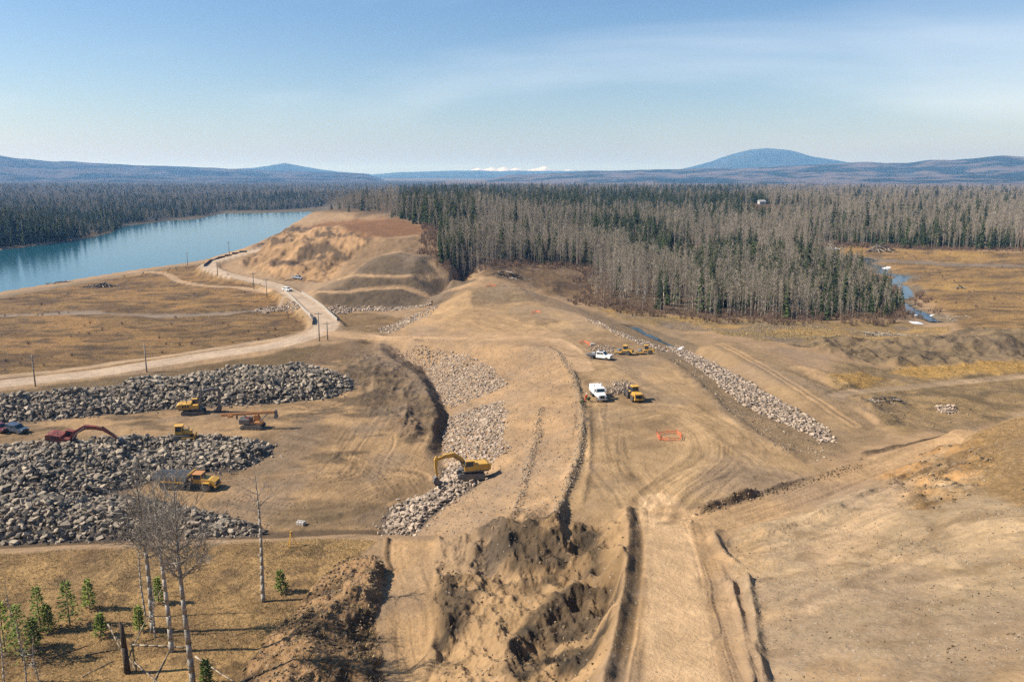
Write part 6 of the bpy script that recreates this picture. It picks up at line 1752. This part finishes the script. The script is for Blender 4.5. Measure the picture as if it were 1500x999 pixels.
# ------------------------------------------------------------------ foreground trees
M_FT = bark_material('poplar_bark', (.17, .155, .13), (.42, .385, .33), .75)
M_FC = bark_material('poplar_twigs', (.15, .13, .105), (.27, .235, .19))
M_DEAD = bark_material('dead_bark', (.045, .036, .028), (.10, .08, .06))
M_LOG = bark_material('bleached_log', (.20, .165, .12), (.37, .31, .23))
M_SAP = foliage_material('sapling_needles', (.10, .135, .026), (.22, .26, .06))
def tip_height(g, v):
    """height at which a plumb line over ground point g passes photo row v"""
    lo, hi = 0.0, 60.0; th = R(PITCH)
    for _ in range(40):
        h = (lo + hi) / 2; dy = g[1]; dz = g[2] + h - CAM_H
        zc = dy * math.cos(th) - dz * math.sin(th); yc = dy * math.sin(th) + dz * math.cos(th)
        vv = 499.5 - FPX * yc / zc
        if vv > v: lo = h
        else: hi = h
    return lo
def bare_tree(name, label, u, v, vtop, seed, r0, start=.5, nb=26, spread_=.28, depth=3, lean=(0, 0), mt=None, mc=None, fork=False):
    random.seed(seed)
    g = ground(u, v); h = tip_height(g, vtop)
    root = empty(name, (g[0], g[1], g[2] - .1)); tag(root, label, 'tree')
    tr = MB(); cr = MB()
    K = 14; pts = []
    for i in range(K + 1):
        t = i / K
        pts.append(Vector((lean[0] * t * h + math.sin(t * 5 + seed) * .12, lean[1] * t * h + math.cos(t * 4 + seed) * .12, h * t)))
    rad = lambda t: r0 * (1 - t) ** .75 * .95 + .018
    for i in range(K): tr.tube(pts[i], pts[i + 1], rad(i / K), rad((i + 1) / K), 9)
    for i in range(10):      # burls and stubs up the stem
        t = random.uniform(.15, .7); p = pts[int(t * K)]; a = random.uniform(0, 2 * PI)
        tr.tube(p, p + Vector((math.cos(a), math.sin(a), .3)) * random.uniform(.25, .6), .05, .02, 5)
    def on(t):
        f = min(K - 1e-4, t * K); i = int(f); return pts[i].lerp(pts[i + 1], f - i)
    def grow(p, d, ln, r, dep):
        n = 4; q = p.copy(); dd = d.copy()
        for i in range(n):
            dd = (dd + Vector((random.uniform(-.22, .22), random.uniform(-.22, .22), random.uniform(-.05, .2)))).normalized()
            e = q + dd * ln / n
            cr.tube(q, e, r * (1 - .8 * i / n), r * (1 - .8 * (i + 1) / n), 4 if r > .02 else 3)
            if dep > 0:
                for _ in range(2 if dep > 1 else 3):
                    s = dd.cross(Vector((random.uniform(-1, 1), random.uniform(-1, 1), random.uniform(-1, 1)))).normalized()
                    grow(q.lerp(e, random.random()), (dd * .75 + s * random.uniform(.5, .95) + Vector((0, 0, .15))).normalized(), ln * random.uniform(.32, .5), max(.009, r * .5), dep - 1)
            q = e
    for i in range(nb):
        t = start + (1 - start) * (i + random.random()) / nb
        p = on(t); a = i * 2.4 + random.uniform(-.4, .4)
        up = random.uniform(.25, .9) + .6 * (t - start)
        grow(p, Vector((math.cos(a), math.sin(a), up)).normalized(), h * spread_ * random.uniform(.55, 1.05) * (1.15 - .75 * (t - start) / (1 - start)), max(.02, rad(t) * .5), depth - 1)
    if fork:
        p = on(.52)
        for a in (.3, 3.3): grow(p, Vector((math.cos(a) * .8, math.sin(a) * .4, .7)).normalized(), h * .19, r0 * .25, depth)
    tr.build('trunk', mt or M_FT, root, True); cr.build('crown', mc or M_FC, root)
    return root
bare_tree('poplar_tree', 'slender bare poplar standing alone, right of the foreground tree group', 387, 881, 688, 11, .25, .72, 11, .19, 2)
bare_tree('poplar_tree', 'bare poplar with pale banded trunk, leftmost full crown of the foreground group', 224, 926, 682, 12, .30, .46, 30, .24, 3)
bare_tree('poplar_tree', 'bare poplar with dark trunk, middle one of the foreground group', 250, 955, 692, 13, .27, .50, 24, .22, 3)
bare_tree('poplar_tree', 'bare poplar with white trunk and low fork, front of the foreground group', 281, 1003, 694, 14, .31, .52, 30, .22, 3, fork=True)
bare_tree('poplar_tree', 'thin pale bare stem just left of the foreground poplars', 213, 902, 770, 15, .11, .6, 8, .13, 2)
bare_tree('poplar_tree', 'thin bare sapling stem growing by the banded poplar', 229, 932, 850, 16, .09, .5, 8, .16, 2)
for k, (u, v, vt) in enumerate(((8, 1005, 872), (38, 1000, 905), (20, 930, 850), (57, 1004, 930), (-8, 960, 840))):
    bare_tree('bare_sapling', ('thin grey sapling at the very left edge, front', 'thin grey sapling in front of the left green conifers', 'thin dark sapling behind the left conifer clump', 'short thin sapling at the bottom left corner', 'thin sapling leaning in from beyond the left edge')[k], u, v, vt, 30 + k, .07, .25, 12, .16, 2)
def green_sapling(label, u, v, vtop, seed, wide=.2):
    g = ground(u, v); h = tip_height(g, vtop)
    random.seed(seed)
    root = empty('conifer_sapling', (g[0], g[1], g[2] - .05), random.uniform(0, 6)); tag(root, label, 'tree')
    tr = MB(); cr = MB(); ne = 0
    tr.tube((0, 0, 0), (0, 0, h * .6), .07, .045, 7).tube((0, 0, h * .6), (0, 0, h), .045, .008, 6)
    nb = 66
    for i in range(nb):
        t = .10 + .88 * (i + random.random()) / nb
        ln = h * wide * (1 - t) ** .8 * random.uniform(.65, 1.15) + .12
        a = i * 2.4 + random.uniform(-.5, .5); d = Vector((math.cos(a), math.sin(a), random.uniform(-.05, .35))).normalized()
        p = Vector((0, 0, h * t)); tip = p + d * ln
        tr.tube(p, tip, .012, .004, 3)
        for j in range(11):
            s = random.uniform(.2, 1.02); q = p.lerp(tip, s)
            side = d.cross(Vector((0, 0, 1))).normalized() * random.choice((-1, 1))
            dd = (d * .7 + side * random.uniform(.2, .9) + Vector((0, 0, random.uniform(-.3, .5)))).normalized()
            l2 = random.uniform(.26, .5) * (.7 + .3 * h / 5); w = random.uniform(.045, .085)
            n = dd.cross(Vector((random.uniform(-1, 1), random.uniform(-1, 1), 1))).normalized() * w
            cr.add([q, q + dd * l2 * .5 + n, q + dd * l2, q + dd * l2 * .5 - n], [(0, 1, 2, 3)])
    tr.build('trunk', M_SPR_T, root); cr.build('crown', M_SAP, root)
for k, (u, v, vt, w, lab) in enumerate(((103, 917, 850, .24, 'largest bright green conifer sapling in the middle of the terrace clump'), (60, 923, 858, .2, 'tall narrow green sapling left of the largest one'), (72, 925, 885, .22, 'shorter green sapling tucked between two taller ones'),
        (132, 892, 848, .2, 'slim green sapling behind and right of the largest one'), (148, 931, 898, .27, 'short cone-shaped green sapling near the broken stump'), (205, 924, 888, .2, 'faint green sapling left of the banded poplar'), (233, 884, 845, .16, 'small green sapling behind the banded poplar'),
        (412, 868, 835, .27, 'small green sapling right of the lone slender poplar'), (33, 968, 885, .26, 'dense green conifer low on the left edge'), (8, 955, 880, .26, 'dark green conifer cut by the left edge'), (52, 948, 905, .24, 'bushy green conifer in front of the tall narrow one'), (303, 1004, 966, .24, 'small green sapling at the bottom edge right of the white trunk'))):
    green_sapling(lab, u, v, vt, 60 + k, w)
# broken stump and fallen stems
def stump():
    g = ground(187, 985); h = tip_height(g, 908)
    o = empty('broken_stump', g); tag(o, 'dark broken tree stump standing among leaning poles on the terrace', 'stump')
    mb = MB(); random.seed(3)
    mb.tube((0, 0, -.2), (-.05, 0, h * .5), .33, .27, 11).tube((-.05, 0, h * .5), (-.15, .05, h * .9), .27, .2, 11)
    mb.build('trunk', M_DEAD, o, True)
    sp_ = MB()
    for k in range(7): a = k * .9; sp_.tube((-.15 + math.cos(a) * .12, .05 + math.sin(a) * .12, h * .88), (-.17 + math.cos(a) * .14, .05 + math.sin(a) * .14, h * random.uniform(.93, 1.04)), .07, .01, 4)
    sp_.build('splinters', M_LOG, o)
stump()
def pole_between(name, label, a, b, r, m, cat, ha=0.0, hb=0.0, group=None):
    """a stem lying or leaning between two photo points, each given with its height over the ground"""
    def pt(u, v, h):
        if h <= 0: q = Vector(ground(u, v)); q.z += r * .7; return q
        d = ray(u, v); q = None
        for t in _T:
            x, y, z = d[0] * t, d[1] * t, CAM_H + d[2] * t
            if z < float(height(x, y)) + h: return Vector((x, y, z))
    A = pt(*a, ha); B = pt(*b, hb); mb = MB(); K = 6; prev = A; random.seed(int(a[0]))
    n = (B - A).length
    for i in range(1, K + 1):
        q = A.lerp(B, i / K) + Vector((random.uniform(-1, 1), random.uniform(-1, 1), random.uniform(-.3, .6))) * n * .008 * (i < K)
        mb.tube(prev - A, q - A, r * (1 - .55 * (i - 1) / K), r * (1 - .55 * i / K), 7); prev = q
        if random.random() < .5: mb.tube(q - A, q - A + Vector((random.uniform(-1, 1), random.uniform(-1, 1), random.uniform(.2, 1))).normalized() * random.uniform(.3, .8), r * .3, .01, 4)
    o = link(name, mb.mesh(name, m, True), None, A); return tag(o, label, cat, group)
pole_between('leaning_pole', 'pale pole leaning on the broken stump from the left, outer one', (158, 914), (187, 968), .09, M_LOG, 'log', 2.2, .1)
pole_between('leaning_pole', 'pale pole leaning on the broken stump from the left, inner one', (171, 932), (199, 982), .08, M_LOG, 'log', 1.4, .05)
pole_between('leaning_pole', 'long thin pole leaning up to the banded poplar', (196, 945), (237, 862), .08, M_LOG, 'log', .05, 4.2)
pole_between('fallen_log', 'bleached log lying level from the stump to the dark poplar', (192, 945), (272, 949), .12, M_LOG, 'log')
pole_between('fallen_log', 'pale log crossing the bottom edge below the dark poplar', (224, 1003), (247, 955), .09, M_LOG, 'log')
pole_between('fallen_log', 'pale log running down to the bottom edge right of the stump', (196, 970), (234, 1003), .09, M_LOG, 'log')
pole_between('fallen_log', 'long bleached log right of the white poplar trunk', (286, 962), (348, 1003), .11, M_LOG, 'log')
pole_between('fallen_log', 'dark crooked branch lying left of the stump', (78, 963), (128, 946), .08, M_DEAD, 'log')
pole_between('fallen_log', 'thin grey log in the grass below the left saplings', (120, 992), (166, 968), .07, M_LOG, 'log')
pole_between('fallen_log', 'dark log lying from the crooked branch towards the stump', (125, 960), (175, 951), .09, M_DEAD, 'log')

# ------------------------------------------------------------------ utility poles
def utility_pole(label, u, v, vtop, arm=True):
    g = ground(u, v); h = tip_height(g, vtop)
    o = empty('utility_pole', (g[0], g[1], g[2] - .2), R(random.uniform(-15, 15))); tag(o, label, 'pole')
    MB().tube((0, 0, 0), (0, 0, h + .2), .19, .13, 9).build('post', M_WOOD, o, True)
    if arm:
        a = MB().box((0, 0, h - .5), (2.4, .12, .14)).build('cross_arm', M_WOOD, o)
        for x in (-1.05, -.4, .4, 1.05): MB().tube((x, 0, h - .43), (x, 0, h - .2), .06, .04, 7).build('insulator', M_CONC, a)
random.seed(5)
for (u, v, vt, arm, lab) in ((468, 500, 457, 1, 'tall utility pole at the road junction, left of the pair'), (480, 498, 471, 1, 'shorter utility pole at the road junction, right of the pair'), (391, 435, 408, 1, 'utility pole in the meadow nearest the highway rails'),
        (372, 424, 399, 1, 'utility pole beside the highway, left of the white car'), (319, 404, 383, 1, 'utility pole inside the highway hairpin'), (336, 373, 354, 1, 'utility pole against the river beyond the far barrier'), (275, 389, 369, 1, 'utility pole on the river bank left of the hairpin'),
        (215, 545, 504, 1, 'utility pole on the verge above the long boulder bank'), (52, 566, 520, 1, 'leftmost utility pole beside the highway'), (422, 466, 449, 0, 'short plain post in the meadow by the stream mouth')):
    utility_pole(lab, u, v, vt, arm)
# ------------------------------------------------------------------ highway barriers
def barrier(name, label, line, m, h=.8, w=.35, step=3.0, panel=True):
    L = catmull([ground(u, v) for u, v in line], step)
    o = empty(name, tuple(L[0])); tag(o, label, 'barrier')
    for a, b in zip(L[:-1], L[1:]):
        A = Vector(a) - Vector(L[0]); B = Vector(b) - Vector(L[0])
        A.z = float(height(a[0], a[1])) - L[0][2]; B.z = float(height(b[0], b[1])) - L[0][2]
        d = (B - A); ln = Vector((d.x, d.y, 0)).length
        if ln < .3: continue
        ang = math.atan2(d.y, d.x); M = Matrix.Translation((A + B) / 2) @ Matrix.Rotation(ang, 4, 'Z')
        MB().prism([(-w / 2, 0), (w / 2, 0), (w * .28, h * .35), (w * .2, h), (-w * .2, h), (-w * .28, h * .35)], -ln / 2 + .03, ln / 2 - .03, M @ Matrix.Rotation(-PI / 2, 4, 'Z')).build('barrier_section', m, o)
    return o
M_BARR = plain('dark_barrier', (.05, .048, .045), .9, 0, .2, 1)
M_BARP = plain('pale_barrier', (.27, .24, .20), .9, 0, .15, 1, DUST, .4)
barrier('road_barrier', 'pale barrier along the stream side of the highway bend', [(412,423),(425,434),(437,446),(448,457),(455,463)], M_BARP, 1.0)
barrier('road_barrier', 'pale barrier along the bluff side of the highway', [(442,429.5),(456,438),(470,448),(482,459),(494,470)], M_BARP, 1.0)
barrier('road_barrier', 'dark end of the barrier turning into the meadow', [(456,464),(459,470),(458,476)], M_BARR, 1.2)
barrier('road_barrier', 'dark barrier curving round the hairpin above the river', [(362,369.5),(340,374.5),(320,379.5),(306,385),(299,390.5)], M_BARR, 1.2, .5, 5)

# ------------------------------------------------------------------ fences, barricades, site pieces
def safety_fence(label, pts, seed, h=1.0, rails=2):
    P = [ground(u, v) for u, v in pts]; random.seed(seed)
    o = empty('safety_fence', P[0]); tag(o, label, 'fence')
    Q = [Vector(p) - Vector(P[0]) for p in P]
    for q in Q: MB().tube(q + Vector((0, 0, -.1)), q + Vector((random.uniform(-.1, .1), random.uniform(-.1, .1), h * 1.15)), .035, .035, 6).build('stake', M_HIVIS if random.random() < .6 else M_WOOD, o)
    for a, b in zip(Q[:-1], Q[1:]):
        for k in range(rails):
            z = h * (.3 + .33 * k); s = random.uniform(.06, .16)
            mid = (a + b) / 2 + Vector((0, 0, z - s))
            mb = MB()
            for p, q in ((a + Vector((0, 0, z)), mid), (mid, b + Vector((0, 0, z)))):
                d = q - p; M = Matrix.Translation((p + q) / 2) @ d.to_track_quat('X', 'Z').to_matrix().to_4x4()
                mb.box((0, 0, 0), (d.length, .03, .11), M)
            mb.build('rail', M_HIVIS, o)
    return o
safety_fence('orange safety fence square set out on the open fill pad', [(962,638),(978,635.5),(992,636),(998,641),(996,646),(980,646.5),(966,645),(962,638)], 1)
safety_fence('orange safety fence by the white flatbed pickup', [(849,504),(856,502),(861,504),(864,507)], 2)
safety_fence('orange fence scraps at the crest of the far ramp', [(713,421),(719,418.5),(726,420)], 3)
safety_fence('orange fence scraps on the far end of the pad', [(779,460),(785,457.5),(792,459)], 4)
def blocks(label, u, v, deg):
    t = thing('concrete_blocks', label, 'concrete', u, v, deg); t.scale = (.55, .55, .6)
    for k in range(3): MB().box((k * .82 - .82, 0, .45), (.74, 1.5, .9), bev=.06).box((k * .82 - .82, 0, .95), (.2, .5, .1)).build('block', M_CONC, t)
blocks('three pale concrete blocks in a row on the yard, above the terrace edge', 441, 768, -18)
blocks('white concrete barrier pieces beside the small orange fence', 868, 506, 10)
def tripod():
    t = thing('survey_tripod', 'yellow survey tripod standing at the terrace edge', 'tripod', 427, 799, 20)
    for k in range(3):
        a = k * 2.094; MB().tube((math.cos(a) * .75, math.sin(a) * .75, 0), (math.cos(a) * .08, math.sin(a) * .08, 1.75), .05, .04, 6).build('leg', M_SURV, t)
    MB().tube((0, 0, 1.7), (0, 0, 1.85), .14, .12, 10).box((0, 0, 2.0), (.22, .2, .3), bev=.03).build('head', M_SURV, t)
    MB().tube((.09, -.11, 2.0), (.09, -.25, 2.0), .05, .05, 8).build('eyepiece', M_BLACK, t)
tripod()

# ------------------------------------------------------------------ the worker
def skin_body(pts, edges, rad, name, m, parent, sub=2):
    me = bpy.data.meshes.new(name); me.from_pydata(pts, edges, []); o = link(name, me, parent)
    me.materials.append(m)
    o.modifiers.new('skin', 'SKIN'); me.skin_vertices[0].data[0].use_root = True
    for i, r in enumerate(rad): me.skin_vertices[0].data[i].radius = (r, r)
    md = o.modifiers.new('sub', 'SUBSURF'); md.levels = 1; md.render_levels = sub
    return o
def worker():
    t = thing('person', 'worker in orange high-visibility clothes standing left of the white truck', 'person', 856.5, 588, -60)
    M_SKIN = plain('skin', (.45, .26, .18), .6); M_TROU = plain('orange_trousers', (.62, .10, .035), .8); M_BOOT = plain('boots', (.03, .025, .02), .7)
    pts = [(0, 0, .92), (0, 0, 1.12), (0, 0, 1.38), (0, 0, 1.50), (.02, 0, 1.60),
           (0, .10, .86), (.03, .12, .48), (0, .13, .10), (.13, .14, .05), (0, -.10, .86), (.0, -.12, .48), (-.05, -.13, .10), (.08, -.14, .05),
           (0, .20, 1.42), (.02, .27, 1.14), (.14, .26, .92), (0, -.20, 1.42), (.03, -.27, 1.14), (.17, -.24, .93)]
    ed = [(0, 1), (1, 2), (2, 3), (3, 4), (0, 5), (5, 6), (6, 7), (7, 8), (0, 9), (9, 10), (10, 11), (11, 12), (2, 13), (13, 14), (14, 15), (2, 16), (16, 17), (17, 18)]
    rad = [.15, .15, .17, .07, .065, .1, .07, .055, .05, .1, .07, .055, .05, .075, .055, .042, .075, .055, .042]
    body = skin_body(pts, ed, rad, 'body', M_TROU, t)
    MB().lathe([(1.02, .18), (1.2, .19), (1.42, .2), (1.48, .12)], (0, 0, 0), (0, 0, 1), 14).build('vest', M_HIVIS, t, True)
    hd = MB().lathe([(1.57, .05), (1.60, .075), (1.66, .095), (1.72, .1), (1.77, .085), (1.80, .04)], (.02, 0, 0), (0, 0, 1), 14).box((.12, 0, 1.68), (.035, .03, .04)).build('head', M_SKIN, t, True)
    MB().lathe([(1.73, .14), (1.745, .125), (1.78, .118), (1.83, .09), (1.86, .03)], (.02, 0, 0), (0, 0, 1), 14).build('hard_hat', M_WHITE, t, True)
    for x, y in ((.165, .255), (.195, -.235)):
        h = MB().box((x, y, .86), (.05, .085, .1), bev=.012)
        for k in range(4): h.box((x + .012, y - .032 + k * .021, .79), (.018, .017, .075 - .008 * abs(k - 1.5)))
        h.box((x + .03, y + .045, .85), (.02, .018, .06)).build('hand', M_SKIN, t)
    for x, y in ((.06, .135), (.01, -.135)): MB().box((x, y, .05), (.27, .1, .1), bev=.02).build('boot', M_BOOT, t)
worker()
# weeds by the worker
M_WEED = foliage_material('green_weed', (.03, .07, .02), (.08, .13, .04))
def weed(label, u, v, s, seed):
    random.seed(seed); mb = MB()
    for i in range(60):
        a = random.uniform(0, 6.28); d = Vector((math.cos(a) * random.uniform(.2, 1), math.sin(a) * random.uniform(.2, 1), random.uniform(.5, 1.4))).normalized(); p = d * random.uniform(.2, .7) * s
        n = d.cross(Vector((random.random(), random.random(), 1))).normalized() * .09 * s
        mb.add([p, p + d * .15 * s + n, p + d * .35 * s, p + d * .15 * s - n], [(0, 1, 2, 3)])
    tag(link('green_weed', mb.mesh('green_weed', M_WEED), None, ground(u, v)), label, 'weed')
weed('small green weed at the right of the worker', 861, 588, 1.1, 1); weed('small green weed below the worker on the pad edge', 852, 592, .9, 2)

# ------------------------------------------------------------------ log and brush heaps
def log_heap(name, label, u, v, n, ln, r, rx, ry, hgt, seed, mats):
    g = ground(u, v); random.seed(seed); o = empty(name, g); tag(o, label, 'log pile')
    for i in range(n):
        a = random.uniform(0, PI * 2); d = random.random() ** .6
        c = Vector((math.cos(a) * rx * d, math.sin(a) * ry * d, 0)); top = hgt * (1 - d) ** 1.0
        c.z = float(height(g[0] + c.x, g[1] + c.y)) - g[2] + top * random.uniform(.5, 1)
        dr = Vector((-c.x / max(rx, .1) + random.uniform(-.9, .9), -c.y / max(ry, .1) + random.uniform(-.9, .9), random.uniform(0, .5) * (1 if hgt > 1 else .3))).normalized()
        l = ln * random.uniform(.5, 1.1)
        MB().tube(c - dr * l / 2, c + dr * l / 2, r * random.uniform(.6, 1.2), r * random.uniform(.3, .7), 6).build('log', random.choice(mats), o)
log_heap('log_pile', 'tepee-shaped heap of grey logs in front of the far right wood', 1290, 368, 60, 8, .28, 8, 5, 5.5, 1, [M_LOG, M_WOOD, M_WOOD, M_DEAD])
log_heap('driftwood', 'tangle of bleached driftwood left of the creek bend', 1290, 491, 45, 6, .18, 10, 4, 1.0, 2, [M_LOG, M_WOOD, M_LOG])
log_heap('brush_pile', 'long dark brush pile in the meadow near the river', 150, 420, 60, 5, .25, 9, 4, 1.8, 3, [M_DEAD, M_DEAD, M_WOOD])
log_heap('driftwood', 'pale driftwood on the river shore, left', 85, 415, 25, 5, .2, 10, 3, .8, 4, [M_LOG, M_WOOD])
log_heap('brush_pile', 'small dark root heap on the golden flats', 1406, 423, 16, 3, .22, 2.5, 2, 1.6, 5, [M_DEAD, M_LOG])
log_heap('driftwood', 'scattered pale logs right of the creek bend', 1398, 466, 16, 6, .16, 7, 4, .5, 6, [M_LOG])
log_heap('brush_pile', 'heap of brown branches on the low ground behind the haul road', 1297, 586, 24, 3, .16, 4, 3, 1.0, 7, [M_DEAD, M_WOOD])
log_heap('brush_pile', 'dark uprooted brush beside the far wood clearing', 745, 404, 40, 5, .25, 8, 4, 2.0, 8, [M_DEAD, M_DEAD, M_WOOD])
log_heap('brush_pile', 'dark branch heap along the clearing below the aspens', 868, 402, 24, 4, .22, 5, 3, 1.5, 9, [M_DEAD])
# stone heap between the vehicles
P_ = np.array(gpoly((884,574),(895,566),(905,562),(916,563),(925,568),(918,574),(900,578)))[:, :2]
rock_pile('stone_heap', 'heap of dark and pale stones between the white truck and the loader', P_, .45, .2, .6, RIPS, C_RIP, 901, 0, 4, .5, .05)
P_ = np.array(gpoly((862,512),(880,505),(900,510),(904,520),(890,520)))[:, :2]
rock_pile('stone_heap', 'low gravel heap behind the white flatbed pickup', P_, .5, .15, .45, RIPS, C_RIP, 905, 0, 3, .5, .05)
P_ = np.array(gpoly((1370,598),(1385,593),(1398,596),(1402,604),(1385,607)))[:, :2]
rock_pile('stone_heap', 'small heap of pale stones on the low ground near the right edge', P_, .6, .3, .8, RIPS, C_RIP, 909, 0, 3, .4, .05)

# ------------------------------------------------------------------ house in the wood
def house():
    x, y = 266.0, 862.0; z = float(height(x, y))
    o = empty('house', (x, y, z), R(15)); o.scale = (.65, .65, .62); tag(o, 'small white house in a clearing of the far wood', 'house')
    MB().box((0, 0, 2.2), (11, 8, 4.4)).build('wall', plain('weathered_siding', (.42, .41, .39), .8), o)
    MB().prism([(-4.6, 4.3), (0, 7.2), (4.6, 4.3)], -5.9, 5.9, axis='x').build('roof', plain('grey_roof', (.30, .29, .28), .8), o)
    for k in range(3):
        w = MB().box((-3.6 + k * 3.6, -4.02, 2.4), (1.3, .06, 1.3)).build('window', M_GLASS, o)
        MB().box((-3.6 + k * 3.6, -4.04, 1.68), (1.6, .12, .1)).build('sill', M_WHITE, w)
    MB().box((5.52, 0, 1.2), (.06, 1.1, 2.3)).build('door', M_STEEL, o)
    MB().box((2.5, 1.0, 7.0), (.8, .8, 1.6)).build('chimney', M_CONC, o)
house()

# ------------------------------------------------------------------ last snow and ice
M_ICE = plain('old_snow', (.58, .59, .60), .7, 0, .06, 1)
def snow(label, u, v, rx, ry, seed):
    g = ground(u, v); gr = np.random.default_rng(seed); n = 18; vs = []; fs = []
    ra = [1 + .35 * fbm(np.array([math.cos(k * 2 * PI / n) * 2 + seed]), np.array([math.sin(k * 2 * PI / n) * 2.0]), 1.0, 2, seed)[0] for k in range(n)]
    for j, (q, hh) in enumerate(((1, -.05), (.9, .10), (.5, .2))):
        for k in range(n):
            a = k * 2 * PI / n; x = math.cos(a) * rx * ra[k] * q; y = math.sin(a) * ry * ra[k] * q
            vs.append((x, y, float(height(g[0] + x, g[1] + y)) - g[2] + hh))
    for j in range(2):
        for k in range(n): fs.append((j * n + k, j * n + (k + 1) % n, (j + 1) * n + (k + 1) % n, (j + 1) * n + k))
    fs.append(tuple(range(2 * n, 3 * n)))
    me = bpy.data.meshes.new('snow_patch'); me.from_pydata(vs, [], fs); me.update(); me.materials.append(M_ICE)
    tag(link('snow_patch', me, None, g), label, 'snow')
snow('white ice at the near end of the creek pool', 992, 512, 1.6, .8, 1)
snow('long white ice shelf in the creek bend beside the wood', 1350, 463, 4.5, 2.2, 2)
snow('small ice patch below the ice shelf in the creek bend', 1343, 473, 2.5, 1.6, 3)
snow('small snow patch on the upper creek bank', 1296, 393, 4, 3, 4)
snow('snow patch at the left end of the golden clearing', 1212, 364, 8, 5, 5)
snow('snow patch under the trees at the far right', 1466, 358, 8, 5, 6)
snow('thin snow sliver on the creek flats beyond the clearing', 1215, 392, 6, 2.5, 7)
